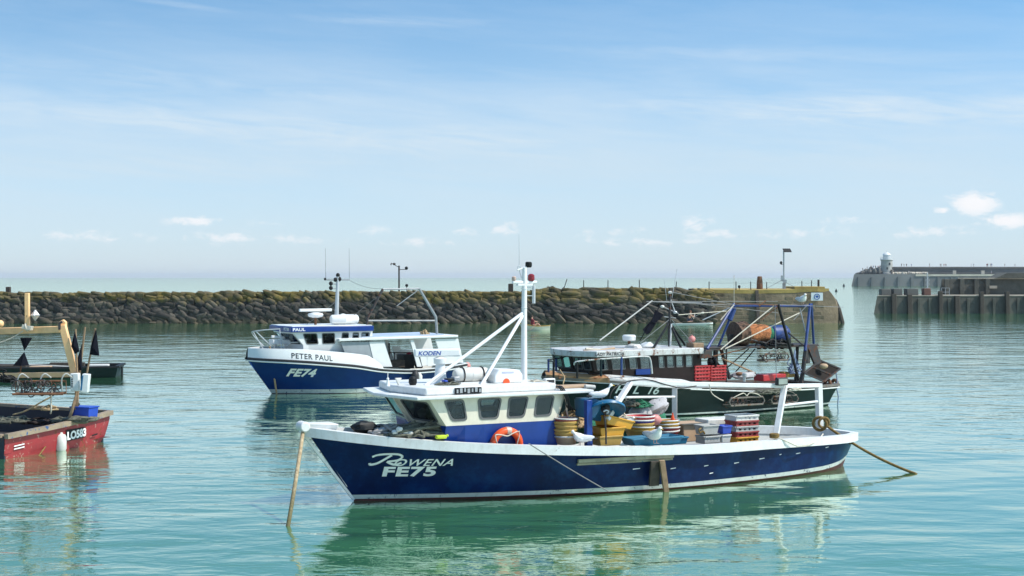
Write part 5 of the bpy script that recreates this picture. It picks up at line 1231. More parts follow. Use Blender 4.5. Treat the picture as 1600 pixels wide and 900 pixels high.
# gulls
gull(WR(941, 625, 1.55), math.degrees(R.rot) + 168, 'white gull standing on top of the blue hauler', 'stand', .92)
gull(R.w(HR.at(R.at(1025, 692, 1.85).x, .5) * 1) + Vector((0, 0, 0)), -60, 'preening white gull standing on the near rail beside the teal tray', 'hunch', 1.15).location = R.w((R.at(1025, 693, 1.88).x, 1.85, R.at(1025, 693, 1.88).z))
gull(WR(906, 696, 1.6), 200, 'white gull half hidden behind the rail left of the hauler post', 'hunch', 1.0)
gull(WR(982, 668, 1.2), -30, 'small white gull peeping out left of the red basket rim', 'hunch', .75)
# ------------------------------------------------------------------ white and blue boat behind
def on_hull(fr, hl, px, py, c=1.2):
    for _ in range(14):
        q = fr.at(px, py, c); c = c * .4 + hl.at(q.x, q.z).y * .6
    return fr.at(px, py, c)
Q = Frame(-9.07, 53.2, 28)
def boat_peter():
    L = 7.5
    hl = Hull(-L + .2, .98,
              [(0, 1.15), (.15, 1.3), (.4, 1.45), (.6, 1.35), (.75, 1.05), (.87, .6), (.95, .25), (1, .03)],
              [(0, 1.4), (.1, 1.52), (.3, 1.65), (.5, 1.7), (.68, 1.66), (.82, 1.45), (.91, 1.12), (.96, .75), (.99, .35), (1, .12)],
              [(0, .95), (.12, .84), (.28, .79), (.44, .88), (.56, 1.05), (.72, 1.2), (.86, 1.30), (1, 1.36)], xst=-L, pw=1.6)
    t = empty('fishing_boat', Q.o, Q.rot, 'white and bright blue fishing boat lying in front of the stone breakwater', 'fishing boat')
    P = lambda u, z: z / hl.sheer(u)
    hl.band('bottom_paint', M['antifoul'], t, lambda u: -.9, lambda u: P(u, .02), n=40, nv=3)
    hl.band('boot_stripe', M['boot'], t, lambda u: P(u, .02), lambda u: P(u, .17), nv=2)
    h = hl.band('hull', M['blue_hull'], t, lambda u: P(u, .17), lambda u: 1, nv=7)
    b = MB()
    # rubbing strakes
    for (dz, r_, m_, nm) in ((0.0, .045, 'rubber', 'rubbing_strake'), (-.075, .03, 'white_clean', 'sheer_line')):
        b = MB()
        for sg in (1, -1):
            b.tube([Vector((p.x, (p.y + .02) * sg, p.z + dz)) for p in [hl.pt(i / 50, 1) for i in range(51)]], r_, 6)
        p = hl.pt(0, 1); b.tube([(p.x - .01, p.y, p.z + dz), (p.x - .01, -p.y, p.z + dz)], r_, 6); b.build(nm, M[m_], t)
    # high white bow bulwark
    u0 = .43
    top = lambda u: hl.sheer(u) + .03 + .42 * min(1, max(0, (u - u0) / .075)) ** .6 - .07 * max(0, (u - .8)) / .2
    vs = []; n = 44; b = MB()
    for sg in (1, -1):
        vs = []
        for i in range(n + 1):
            u = u0 + (1 - u0) * i / n; p = hl.pt(u, 1); z1 = top(u); k = (z1 - p.z)
            vs += [(p.x, p.y * sg, p.z), (p.x - k * .02, (p.y - k * .06) * sg, p.z + k * .5), (p.x - k * .10 * u, max(p.y - k * .22, .03) * sg, z1), (p.x - k * .10 * u - .05, max(p.y - k * .22 - .09, .01) * sg, z1 + .005), (p.x - .1, max(p.y - .2, .01) * sg, p.z)]
        b.add(vs, [(i * 5 + k, (i + 1) * 5 + k, (i + 1) * 5 + k + 1, i * 5 + k + 1) for i in range(n) for k in range(4)] + [(0, 1, 2, 3, 4)])
    b.build('bow_bulwark', M['white_clean'], t, smooth=40)
    hl.rail('rail', M['white_clean'], t, wid=.12, hgt=.06, drop=.0, out=.03, u1=.46)
    hl.band('inner_bulwark', M['whitep'], t, lambda u: .3 / hl.sheer(u), lambda u: .99, out=-.09, nv=1, u1=.5)
    hl.deck('deck', M['deck'], t, lambda u: .45 if u < .45 else .95 if u > .5 else .45 + (u - .45) * 10, u1=.96)
    # lettering
    q = on_hull(Q, hl, 446, 588, 1.3); put_text('registration_number', 'FE74', t, M['letters'], hull_text(hl, q.x, q.z + .02, -.03, .02), .40, bold=.018, shear=.22, spacing=1.1, scale=(1.12, 1.0))
    def fn(a, b_):
        q0 = Q.at(457, 556, 1.5); x = q0.x - a; u = (x + L) / (L + .98); p = hl.pt(u, 1); z = p.z + .11 + b_; return Vector((x, p.y - (z - p.z) * .17 + .012, z))
    put_text('boat_name', 'PETER PAUL', t, M['letters_dark'], fn, .27, bold=.004, spacing=1.12, scale=(.95, 1))
    A = lambda px, py, c: Q.at(px, py, c)
    # wheelhouse
    yw = 1.15; zt = A(500, 518.5, yw).z; zb = .98; zm = A(490, 539, yw).z
    xf = A(474, 548, yw).x; xa = A(545, 560, yw).x; xft = xf + .42; xa2 = A(582, 560, yw).x
    b = MB(); b.hexa([(xa2, -yw, .9), (xf, -yw + .3, .96), (xf, yw - .3, .96), (xa2, yw, .9), (xa2, -yw, zm), (xf, -yw, zm), (xf, yw, zm), (xa2, yw, zm)]); b.build('wheelhouse_base', M['white_clean'], t, bevel=.02)
    for sg in (1, -1):
        c = [Vector((xf, yw * sg, zm)), Vector((xa2, yw * sg, zm)), Vector((xa2, yw * sg, zt)), Vector((xft, yw * sg, zt))]
        X = lambda px, v: ((A(px, 528, yw).x) - (xf + (xft - xf) * v)) / (xa2 - (xf + (xft - xf) * v))
        window_wall(t, 'wheelhouse_side', M['white_clean'], c, [(X(479, .1), X(497, .1), X(473, .9), X(494, .9), .08, .86), (X(504, .1), X(523, .1), X(503, .9), X(522, .9), .08, .86), (X(534, 0), X(544, 0), X(534, 1), X(544, 1), .08, .86), (X(551, 0), X(560, 0), X(551, 1), X(560, 1), .08, .86), (X(565, 0), X(577, 0), X(565, 1), X(577, 1), .08, .86)], inward=(0, -sg, 0), rr=.05)
    xc = .2
    for y0, x0, y1, x1 in ((-yw, 0, 0, xc), (0, xc, yw, 0)):
        window_wall(t, 'wheelhouse_front', M['white_clean'], [Vector((xf + x0, y0, zm)), Vector((xf + x1, y1, zm)), Vector((xft + x1, y1, zt)), Vector((xft + x0, y0, zt))], [(.12, .88, .1, .9, .1, .86)], inward=(-1, 0, 0), rr=.06)
    b = MB(); b.prism([(xf + xc, 0, zm), (xf, yw, zm), (xf - .2, yw, zm), (xf - .2, -yw, zm), (xf, -yw, zm)], (0, 0, -.4)); b.build('wheelhouse_nose', M['white_clean'], t)
    b = MB(); b.box(((xf + xa2) / 2, 0, zm - .03), (abs(xf - xa2) - .2, 2 * yw - .2, .05)); b.build('wheelhouse_floor', M['greyp'], t)
    b = MB(); b.box((xf - .3, .1, zm + .02), (.4, 1.6, .2)); b.box((xf - 1.1, -.3, zm + .1), (.4, .5, .5)); b.build('console', M['darkwood'], t)
    # blue brow round the roof
    yo = yw + .14; xtip = A(434, 516, .1).x; xr = A(584, 516, yo).x
    pts = [(xtip - .1, -.5), (xtip, 0), (xtip - .1, .5), (xft + .1, yo), (xr, yo), (xr, -yo), (xft + .1, -yo)]
    b = MB(); b.prism([(x, y, zt) for x, y in pts], (0, 0, .20)); brow = b.build('roof_brow', M['blue'], t, bevel=.02)
    b = MB(); b.prism([(x - .05 if x > xr else x + .05, y * .96, zt + .20) for x, y in pts], (0, 0, .03)); b.build('roof', M['white_clean'], t, bevel=.01)
    # name on the brow facet facing the viewer
    p0, p1 = Vector((xtip - .1, .5, 0)), Vector((xft + .1, yo, 0)); d = (p1 - p0).normalized(); nn = Vector((-d.y, d.x, 0)); nn = nn if nn.y > 0 else -nn
    def fn2(a, b_): p = p0 + d * (a + .0) + nn * .008; return Vector((p.x, p.y, zt + .05 + b_))
    put_text('brow_name', 'PETER', t, M['letters'], fn2, .16, bold=.004, scale=(1.3, 1))
    def fn3(a, b_): return Vector((xft + .05 - a, yo + .006, zt + .05 + b_))
    put_text('brow_name', 'PAUL', t, M['letters'], fn3, .16, bold=.004, scale=(1.3, 1))
    ztp = zt + .23
    b = MB(); q = A(493, 512, 0); zc = A(493, 492, 0).z; b.tube([(q.x, 0, ztp), (q.x, 0, zc - .1)], .05, 8); b.build('radar_post', M['rust'], t)
    b = MB(); b.lathe([(.1, -.11), (.26, -.07), (.30, 0), (.27, .06), (.1, .10)], 18, M=T((q.x, 0, zc))); b.build('radar_dome', M['white_clean'], t)
    b = MB(); z2 = A(493, 484.5, 0).z; b.box((q.x, 0, z2), (1.3, .14, .11), T((0, 0, 0))); b.build('radar_scanner', M['white_clean'], t, bevel=.02)
    m0 = A(525.5, 512, 0); m1 = A(528, 431, 0)
    b = MB(); b.tube([(m0.x, 0, ztp - .02), (m1.x, 0, m1.z)], [.09, .06], 10); b.build('mast', M['alu'], t)
    b = MB(); b.tube([A(508, 437, 0), A(546, 437, 0)], .03, 6); b.tube([A(516, 444, 0), A(528, 444, 0)], .02, 6); b.tube([A(516, 451, 0), A(528, 451, 0)], .02, 6); b.build('cross_arm', M['steel'], t)
    for px, py, r_ in ((517, 443, .08), (517, 450, .08), (524, 437, .08), (530, 436, .09), (528, 430, .08), (508, 436, .05)):
        b = MB(); b.blob(A(px, py, 0), (r_, r_, r_ * 1.1), 0, 1, 10, 7); b.build('mast_lamp', M['black'], t)
    for px in (509, 546): b = MB(); b.tube([A(px, 437, 0), A(px - .5, 388, 0)], [.014, .007], 5); b.build('whip_antenna', M['steel'], t)
    b = MB(); q = A(538, 506, .3); b.lathe([(0, -.55), (.14, -.55), (.18, -.5), (.19, -.02), (.2, 0), (.19, .02), (.18, .5), (.14, .55), (0, .55)], 18, M=T((q.x, .3, ztp + .2), ry=90)); b.build('liferaft_canister', M['white_clean'], t)
    b = MB(); q = A(536, 492, 0); b.blob(q, (.11, .1, .05)); b.tube([q, (q.x, 0, ztp)], .02, 6); b.build('gps_dome', M['white_clean'], t)
    # after shelter
    ys = 1.42; z0 = A(560, 532, ys).z
    qf = A(530, 531, ys).x; qa = A(716, 525, ys).x; zA = A(716, 527, ys).z
    b = MB(); b.prism([(qf, ys, z0 - .02), (qa, ys, zA), (qa, ys, zA + .09), (qf, ys, z0 + .08)], (0, -2 * ys, 0)); b.build('shelter_roof', M['white_clean'], t, bevel=.02)
    b = MB(); b.prism([(qf - 1.0, ys - .25, z0 + .07), (qa + .5, ys - .25, zA + .10), (qa + .5, ys - .25, zA + .13), (qf - 1.0, ys - .25, z0 + .13)], (0, -2 * ys + .5, 0)); b.build('shelter_top_panel', mat('pale_blue_deck_panel', (.42, .50, .62), .5), t)
    b = MB(); b.prism([A(532, 534, ys - .1), A(583, 534, ys - .1), A(583, 574, ys - .1), A(545, 566, ys - .1)], (0, -.03, 0)); b.build('canopy_screen', M['cleargrey'], t, smooth=0)
    for pts in ([(577, 534), (600, 534), (613, 573), (586, 573)], [(641, 531), (646, 531), (659, 573), (652, 573)]):
        for sg in (1, -1):
            q = [A(px, py, ys - .08) for px, py in pts]; b = MB(); b.prism([(p.x, p.y * sg, p.z) for p in q], (0, -.06 * sg, 0)); b.build('shelter_pillar', M['white_clean'], t)
    for sg in (1, -1):
        q = [A(px, py, ys - .08) for px, py in [(680, 530), (716, 529), (724, 566), (668, 572), (666, 552), (687, 551)]]; b = MB(); b.prism([(p.x, p.y * sg, p.z) for p in q], (0, -.06 * sg, 0)); b.build('quarter_panel', M['white_clean'], t)
        q = [A(px, py, ys - .08) for px, py in [(654, 546), (668, 546), (668, 570), (660, 572)]]; b = MB(); b.prism([(p.x, p.y * sg, p.z) for p in q], (0, -.06 * sg, 0)); b.build('side_panel', M['white_clean'], t)
    b = MB(); b.bar(A(608, 536, -1.2), A(608, 570, -1.2), .05, .05); b.bar(A(608, 551, -1.2), A(650, 551, -1.2), .04, .04); b.bar(A(616, 551, -1.2), A(616, 566, -1.2), .04, .04); b.build('guard_rail', M['darksteel'], t)
    b = MB(); b.box(A(640, 564, .3), (.8, .8, .55)); b.build('engine_box', M['black'], t, bevel=.03)
    b = MB(); b.box(A(618, 568, .6), (.6, .5, .3)); b.build('deck_locker', M['darkwood'], t, bevel=.02)
    b = MB(); b.box(A(684, 562, 1.0), (.3, .2, .25)); b.build('deck_basket', M['rust'], t, bevel=.02)
    # stern frame
    b = MB(); b.tube([A(573, 535, 1.0), A(574, 498, 1.0), A(598, 452, 1.0)], .05, 8); b.build('stern_frame_leg', M['darksteel'], t)
    b = MB(); b.tube([A(683, 523, 1.0), A(681, 495, 1.0), A(655, 451, 1.0)], .05, 8); b.build('stern_frame_leg', M['steel'], t)
    b = MB(); b.tube([A(598, 452, 1.0), A(655, 451, 1.0)], .035, 8); b.tube([A(575, 501, 1.0), A(681, 501, 1.0)], .03, 8); b.tube([A(655, 452, 1.0), A(620, 478, 1.0)], .018, 6); b.build('stern_frame_bar', M['steel'], t)
    b = MB(); b.tube(sag(A(546, 438, 0), A(598, 451, 1.0), .1), .008, 4); b.tube(sag(A(600, 455, 1.), A(540, 502, .2), .02), .008, 4); b.tube(sag(A(470, 514, 0), A(526, 470, 0), .02), .008, 4); b.build('stay_wire', M['wire'], t)
    # bow rail
    g1 = [A(438, 514, .9), A(415, 515.5, .7), A(396, 518, .35), A(394, 521, .1), A(401, 530, .1), A(412, 541, .2)]
    b = MB(); b.tube(curve(g1, 5), .022, 6)
    for (a, c) in (((396, 519), (411, 545)), ((400, 518), (424, 541)), ((437, 514), (440, 545))): b.tube([A(a[0], a[1], .45), A(c[0], c[1], .6)], .02, 6)
    b.tube([A(455, 535, .9), A(500, 534, .95)], .02, 6); b.tube([A(455, 535, .9), A(447, 541, .8)], .02, 6)
    b.build('bow_rail', M['alu'], t)
    b = MB(); b.box(A(437, 534, .1), (.7, .5, .18)); b.bar(A(424, 526, .1), A(452, 528, .1), .12, .1); b.tube([A(430, 544, .1), A(430, 534, .1)], .06, 8); b.tube([A(447, 544, .1), A(447, 534, .1)], .06, 8); b.build('anchor_winch', M['white_clean'], t, bevel=.02)
    return t, hl
pet, HP = boat_peter()
def peter_things():
    WQ = lambda px, py, c: Q.w(Q.at(px, py, c))
    t = empty('fender', WQ(649, 578, 1.78), Q.rot, 'black and white fender hanging on the side of the blue and white boat', 'fender')
    b = MB(); b.lathe([(.02, -.7), (.12, -.66), (.15, -.5), (.15, -.2), (.1, -.08), (.04, -.04), (.04, 0)], 14); b.build('body', M['rubber'], t)
    b = MB(); b.tube([(0, 0, -.05), (0, -.1, .15)], .015, 5); b.build('cord', M['rope_pale'], t)
    b = MB(); b.lathe([(.02, -.6), (.10, -.56), (.12, -.4), (.12, -.2), (.05, -.08)], 14, M=T((0, 0, 0))); o = b.build('fender', M['whitep']); o.location = WQ(655, 579, 1.78); tag(o, 'small white fender beside the black one on the blue and white boat', 'fender')
    o = rope_pile('rope_coil', M['rope'], WQ(663, 529, .9) + Vector((0, 0, .05)), (.25, .2, .35), 14, .03, 41); tag(o, 'tan rope coil lying on the shelter roof of the blue and white boat', 'rope')
    p0 = WQ(421, 541, .4); q = W(433, 616, F * H / (616 - HY)); q.z = -.1
    rope_between('mooring_rope', sag(p0, q, -.02, 8), .035, M['rope'], 'tan rope running down the bow of the blue and white boat')
    b = MB(); b.blob((0, 0, 0), (.14, .12, .16), .1, 4); o = b.build('float', M['pink']); o.location = WQ(730, 572, 1.2); tag(o, 'pink float hanging at the stern of the blue and white boat', 'float')
    b = MB(); b.box((0, 0, 0), (.3, .2, .2)); b.blob((.15, 0, .1), (.12, .1, .1), .3, 2); o = b.build('folded_flag', mat('dark_red_cloth', (.2, .01, .03), .9, vary=.3), bevel=.03); o.location = WQ(633, 558, .35); tag(o, 'dark red folded cloth on the engine box of the blue and white boat', 'cloth')
peter_things()

# ------------------------------------------------------------------ dark green trawler
G = Frame(1.25, 43.9, 30)
def boat_green():
    L = 10.75
    hl = Hull(-L + .2, .30,
              [(0, .95), (.12, 1.3), (.3, 1.55), (.5, 1.65), (.7, 1.4), (.84, .95), (.94, .4), (1, .03)],
              [(0, 1.25), (.1, 1.55), (.3, 1.8), (.5, 1.9), (.68, 1.88), (.8, 1.6), (.9, 1.05), (.97, .45), (1, .08)],
              [(0, .70), (.15, .72), (.35, .76), (.55, .90), (.7, 1.02), (.85, 1.16), (1, 1.27)], xst=-L, pw=1.4)
    t = empty('trawler', G.o, G.rot, 'dark green trawler with blue steel gantry and brown wheelhouse moored behind', 'trawler')
    P = lambda u, z: z / hl.sheer(u)
    hl.band('bottom_paint', M['darkgreen'], t, lambda u: -.9, lambda u: P(u, .05), n=40, nv=3)
    hl.band('boot_stripe', M['boot'], t, lambda u: P(u, .05), lambda u: P(u, .10), nv=1)
    hl.band('hull', M['darkgreen'], t, lambda u: P(u, .10), lambda u: 1, nv=7)
    hl.rail('rail', M['rustgrey'], t, wid=.14, hgt=.07, drop=.02, out=.045)
    b = MB()
    for sg in (1, -1): b.tube([Vector((p.x, (p.y + .03) * sg, p.z - .07)) for p in [hl.pt(i / 40 * .62, 1) for i in range(41)]], .022, 6)
    b.build('rubbing_strake', M['white'], t)
    # pale deck edge, broad forward
    b = MB(); n = 30; vs = []
    for i in range(n + 1):
        u = .58 + .42 * i / n; p = hl.pt(u, 1); k = min(1, (u - .58) / .05); vs += [(p.x, p.y + .045, p.z - .06), (p.x, p.y + .03, p.z + .10 + .0 * k), (p.x - .02, max(p.y - .25, .0), p.z + .10 + .12 * k)]
    for sg in (1, -1): b.add([(v[0], v[1] * sg, v[2]) for v in vs], [(i * 3 + k, (i + 1) * 3 + k, (i + 1) * 3 + k + 1, i * 3 + k + 1) for i in range(n) for k in range(2)])
    b.build('bow_deck_edge', M['rust_white'], t, smooth=30)
    b = MB(); n = 12; vs = []
    for i in range(n + 1):
        u = .86 + .14 * i / n; p = hl.pt(u, 1); vs += [(p.x, p.y + .056, p.z - .03), (p.x, p.y + .05, p.z + .11), (p.x - .02, max(p.y - .3, .0), p.z + .235)]
    for sg in (1, -1): b.add([(v[0], v[1] * sg, v[2]) for v in vs], [(i * 3 + k, (i + 1) * 3 + k, (i + 1) * 3 + k + 1, i * 3 + k + 1) for i in range(n) for k in range(2)])
    b.build('rusty_bow_plate', mat('orange_rust_plate', (.34, .19, .09), .8, vary=.3, rust=.5), t, smooth=30)
    hl.deck('deck', M['deck'], t, lambda u: .5 if u < .56 else hl.sheer(u) + .12 if u > .6 else .5 + (u - .56) * 16, u1=.98)
    hl.band('inner_bulwark', M['darksteel'], t, lambda u: .4 / hl.sheer(u), lambda u: .98, out=-.1, nv=1, u1=.6)
    q = on_hull(G, hl, 959, 614, 1.5); put_text('registration_letters', 'H  L  16', t, M['letters'], hull_text(hl, q.x, q.z, -.045, .02), .36, bold=.006, shear=.15, spacing=1.0, scale=(1.12, 1))
    A = lambda px, py, c: G.at(px, py, c)
    # wheelhouse: glazed forward part and aft part
    yw = 1.15; zt = A(1000, 555.5, yw).z; zb = 1.05; zm = A(1000, 577, yw).z
    xf = A(915, 575, yw * .6).x; x1 = A(1026, 575, yw).x; x2 = A(1096, 575, yw).x
    b = MB(); ns = 6; yin = lambda x, z: min(yw, hl.at(x, z).y - .15)
    for i in range(ns):
        xa_, xb_ = x2 + (xf - x2) * i / ns, x2 + (xf - x2) * (i + 1) / ns; a, c = yin(xa_, .95), yin(xb_, .95)
        b.hexa([(xa_, -a, .78), (xb_, -c, .78), (xb_, c, .78), (xa_, a, .78), (xa_, -yw, zm), (xb_, -min(yw, c + .15), zm), (xb_, min(yw, c + .15), zm), (xa_, yw, zm)])
    b.build('wheelhouse_base', M['brown'], t, smooth=0)
    for sg in (1, -1):
        c = [Vector((xf, yw * sg, zm)), Vector((x2, yw * sg, zm)), Vector((x2, yw * sg, zt)), Vector((xf + .1, yw * sg, zt))]
        X = lambda px: (A(px, 565, yw).x - xf) / (x2 - xf)
        wins = [(X(a), X(b_), X(a), X(b_), .06, .88) for a, b_ in ((934, 950), (958, 977), (985, 996), (1002, 1016), (1030, 1038), (1043, 1053), (1057, 1067), (1072, 1082))]
        window_wall(t, 'wheelhouse_side', M['brown'], c, wins, inward=(0, -sg, 0), rr=.03, fw=.02)
    for y0, y1 in ((-yw, -.02), (.02, yw)):
        window_wall(t, 'wheelhouse_front', M['brown'], [Vector((xf, y0, zm)), Vector((xf, y1, zm)), Vector((xf + .1, y1, zt)), Vector((xf + .1, y0, zt))], [(.1, .46, .1, .46, .06, .88), (.54, .9, .54, .9, .06, .88)], inward=(-1, 0, 0), rr=.03, fw=.02)
    b = MB(); b.box(((xf + x2) / 2, 0, zm - .02), (abs(xf - x2) - .15, 2 * yw - .15, .03)); b.build('wheelhouse_floor', M['black'], t)
    b = MB(); q = A(1005, 581, yw + .04); b.box((q.x, yw + .03, q.z), (.55, .04, .17)); b.build('blue_panel', M['blue'], t)
    yo = yw + .22; xrf = A(906, 552, yo * .7).x; xra = A(1100, 552, yo).x
    b = MB(); b.prism([(xrf, -yo * .5, zt), (xrf + .1, 0, zt), (xrf, yo * .5, zt), (xrf - .35, yo, zt), (xra, yo, zt), (xra, -yo, zt), (xrf - .35, -yo, zt)], (0, 0, .19)); b.build('roof', M['rust_white'], t, bevel=.02)
    def fn(a, b_): q = A(929, 556, yo); return Vector((q.x - a, yo + .006, zt + .045 + b_))
    put_text('boat_name', 'LADY PATRICIA', t, M['letters_dark'], fn, .135, bold=.003, shear=.1, scale=(1.15, 1))
    zr = zt + .19
    b = MB(); q = A(983, 543, 0); z = A(983, 528, 0).z; b.tube([(q.x, 0, zr), (q.x, 0, z - .05)], .05, 8); b.build('radar_post', M['rust'], t)
    b = MB(); b.lathe([(.18, -.09), (.21, -.07), (.22, .06), (.18, .1)], 18, M=T((q.x, 0, z))); b.build('radar_drum', M['white_clean'], t)
    for a, c, m_ in (((912, 548), (975, 546), 'wood'), ((915, 545), (968, 549), 'rope_pale'), ((925, 549), (960, 544), 'tan')):
        b = MB(); b.tube([A(a[0], a[1], .8), A(c[0], c[1], .6)], .035, 7); b.build('roof_pole', M[m_], t)
    # tripod mast
    ap = A(1046, 503, 0); tp = A(1047, 452, 0)
    b = MB(); b.tube([(ap.x, 0, zr), ap, tp], [.05, .05, .035], 8); b.build('mast', M['darksteel'], t)
    for px, c in ((1021, .7), (1070, -.6), (1064, .9)): b = MB(); e = A(px, 545, c); b.tube([ap, (e.x, c, zr)], .04, 7); b.build('mast_leg', M['black'], t)
    b = MB(); b.tube([A(1049, 506, .2), A(1047, 545, .2)], .028, 7); b.build('white_pole', M['white'], t)
    b = MB(); b.tube([A(1020, 471, 0), A(1097, 473, 0)], .012, 6); b.tube([A(1033, 478, 0), A(1060, 490, 0)], .015, 6); b.tube([A(1038, 495, 0), A(1056, 497, 0)], .015, 6); b.build('cross_arm', M['steel'], t)
    b = MB(); b.tube([A(1042, 470, 0), A(1038, 438, 0)], .008, 5); b.tube([A(1050, 465, 0), A(1058, 420, 0)], .008, 5); b.tube([A(1048, 468, 0), A(1055, 488, 0)], .02, 5); b.build('whip_antenna', M['alu'], t)
    for px, py, m_ in ((1035, 479, 'whitep'), (1055, 488, 'alu'), (1047, 457, 'whitep')): b = MB(); b.blob(A(px, py, .05), (.07, .07, .05)); b.build('mast_lamp', M[m_], t)
    b = MB(); b.tube([A(937, 532, .9), A(1019, 470, .1)], .022, 7); b.build('derrick_pole', M['greyp'], t)
    # bow rails
    def post(px, py0, py1, c, m_='black', r_=.035): b = MB(); b.tube([A(px, py0, c), A(px, py1, c)], r_, 7); b.build('rail_post', M[m_], t)
    for a in ((857, 590, 561, .1, 'bluesteel'), (865, 592, 566, .6, 'black'), (869, 587, 559, -.3, 'bluesteel'), (890, 585, 558, -.8, 'black'), (902, 591, 565, 1.2, 'black'), (939, 588, 561, 1.5, 'darkgreen'), (971, 586, 558, 1.65, 'bluesteel')): post(*a)
    b = MB(); b.tube(curve([A(897, 570, 1.1), A(902, 565, 1.2), A(940, 561, 1.5), A(972, 559, 1.65), A(1008, 557, 1.75), A(1016, 562, 1.75), A(1019, 584, 1.75)], 5), .026, 6); b.build('hand_rail', M['rust_white'], t)
    b = MB(); b.tube(curve([A(857, 562, .1), A(870, 560, -.3), A(890, 558, -.8)], 5), .02, 6); b.tube(curve([A(857, 564, .1), A(865, 566, .6), A(865, 580, .6)], 5), .02, 6); b.build('hand_rail', M['black'], t)
    # aft gantry
    def bar(n_, a, c, ya, yc, r_, m_): b = MB(); b.tube([A(a[0], a[1], ya), A(c[0], c[1], yc)], r_, 8); b.build(n_, M[m_], t)
    bar('gantry_leg', (1147, 475), (1105, 545), .9, 1.5, .045, 'bluesteel'); bar('gantry_leg', (1149, 477), (1121, 545), .9, .6, .04, 'bluesteel')
    bar('gantry_leg', (1266, 475), (1258, 548), .9, 1.3, .05, 'bluesteel'); bar('gantry_leg', (1268, 475), (1272, 548), .9, .4, .045, 'bluesteel')
    bar('gantry_beam', (1146, 478), (1266, 478), .9, .9, .04, 'bluesteel')
    bar('gantry_leg', (1147, 482), (1140, 500), .9, .9, .09, 'bluesteel')
    bar('gantry_leg', (1125, 540), (1140, 592), .8, .8, .06, 'darksteel'); bar('gantry_leg', (1260, 540), (1252, 598), 1.2, 1.2, .08, 'darksteel'); bar('gantry_leg', (1246, 540), (1243, 596), .6, .6, .06, 'darksteel')
    bar('derrick_pole', (1216, 476), (1248, 594), 1.5, 1.5, .05, 'black')
    bar('boom', (1126, 546), (1209, 478), 1.4, 1.4, .019, 'rope_pale'); bar('boom', (1133, 545), (1249, 489), 1.3, 1.3, .019, 'rope_pale')
    bar('boom', (1128, 560), (1180, 583), 1.0, 1.0, .03, 'wood')
    bar('brace', (1147, 478), (1098, 500), .9, .5, .018, 'alu'); bar('brace', (1145, 477), (1010, 471), .9, 0, .014, 'wire'); bar('brace', (1216, 477), (1147, 474), 1.5, .9, .02, 'rust')
    for a_, c_, r_, m_ in (((1018, 471), (1215, 471), .009, 'wire'), ((1047, 456), (1147, 476), .009, 'wire'), ((1047, 470), (1216, 489), .009, 'wire'), ((1147, 474), (1147, 430), .009, 'rope_pale'), ((1126, 500), (1147, 476), .02, 'rope_pale'), ((1216, 476), (1318, 480), .008, 'wire'),
                         ((1060, 492), (1135, 486), .014, 'rope_pale'), ((1045, 500), (1000, 536), .010, 'wire'), ((1050, 500), (1090, 545), .010, 'wire'), ((1186, 478), (1196, 470), .02, 'rust'), ((1190, 500), (1216, 478), .014, 'rust'), ((1240, 500), (1262, 476), .012, 'wire'), ((1100, 560), (1165, 545), .02, 'rust'), ((1135, 600), (1135, 545), .03, 'darksteel'), ((1170, 530), (1236, 545), .03, 'darksteel')):
        bar('stay', a_, c_, 1.0, 1.0, r_, m_)
    bar('brace', (1216, 480), (1175, 505), 1.5, 1.0, .014, 'rust'); bar('brace', (1250, 482), (1259, 520), .9, 1.0, .02, 'steel'); bar('brace', (1100, 545), (1126, 572), .9, .9, .025, 'black')
    bar('brace', (1170, 545), (1130, 580), .9, .9, .02, 'black'); bar('brace', (1180, 545), (1142, 590), .6, .6, .02, 'black'); bar('brace', (1232, 520), (1258, 542), 1.2, 1.2, .03, 'darksteel'); bar('brace', (1211, 476), (1213, 590), 1.5, 1.5, .012, 'wire')
    b = MB(); p, q = A(1098, 541, 1.0), A(1278, 543, 1.0); b.box(((p.x + q.x) / 2, .5, (p.z + q.z) / 2), (abs(p.x - q.x), 1.1, .07)); b.build('gantry_platform', M['darksteel'], t, bevel=.01)
    b = MB(); b.box(A(1262, 556, 1.0), (.12, .1, .5)); b.prism([A(1262, 541, 1.1), A(1277, 541, 1.1), A(1284, 568, 1.1), A(1274, 570, 1.1)], (0, -.1, 0)); b.build('stern_bracket', M['darksteel'], t)
    b = MB(); b.box(A(1086, 541, .9), (.42, .4, .22)); b.build('winch_box', M['wood'], t, bevel=.02)
    b = MB(); b.box(A(1108, 545, .9), (1.1, .3, .10)); b.box(A(1096, 553, 1.0), (.5, .5, .25)); b.box(A(1118, 560, .8), (.12, .12, .7)); b.build('winch_frame', M['darksteel'], t, bevel=.01)
    b = MB(); b.torus(A(1113, 566, 1.0), .16, .05, (1, .2, 0), 18, 8); b.blob(A(1113, 566, 1.0), (.16, .1, .12), .2, 2); b.build('winch_drum', M['black'], t)
    # net drum
    q0, q1 = A(1150, 523, .6), A(1228, 523, .6); c0 = (q0 + q1) / 2
    ax = Matrix.Rotation(rad(90), 4, 'Y')
    rng = random.Random(11)
    def drum(n_, pxa, pxb, r_, m_, jit):
        a, c = A(pxa, 522, .6), A(pxb, 522, .6); ln = abs(a.x - c.x); b = MB(); prof = [(0, 0)]
        for i in range(11): prof.append((r_ * (1 + rng.uniform(-jit, jit)) * (.8 if i in (0, 10) else 1), ln * i / 10))
        prof.append((0, ln)); b.lathe(prof, 20, M=T((c.x, .6, a.z), ry=90), caps=False)
        vs = []
        for v in b.v: q = Vector(v); k = 1 + jit * 1.5 * mnoise.noise(q * 4); vs.append((v[0], .6 + (v[1] - .6) * k, a.z + (v[2] - a.z) * k))
        b.v = vs; return b.build(n_, M[m_], t, smooth=60)
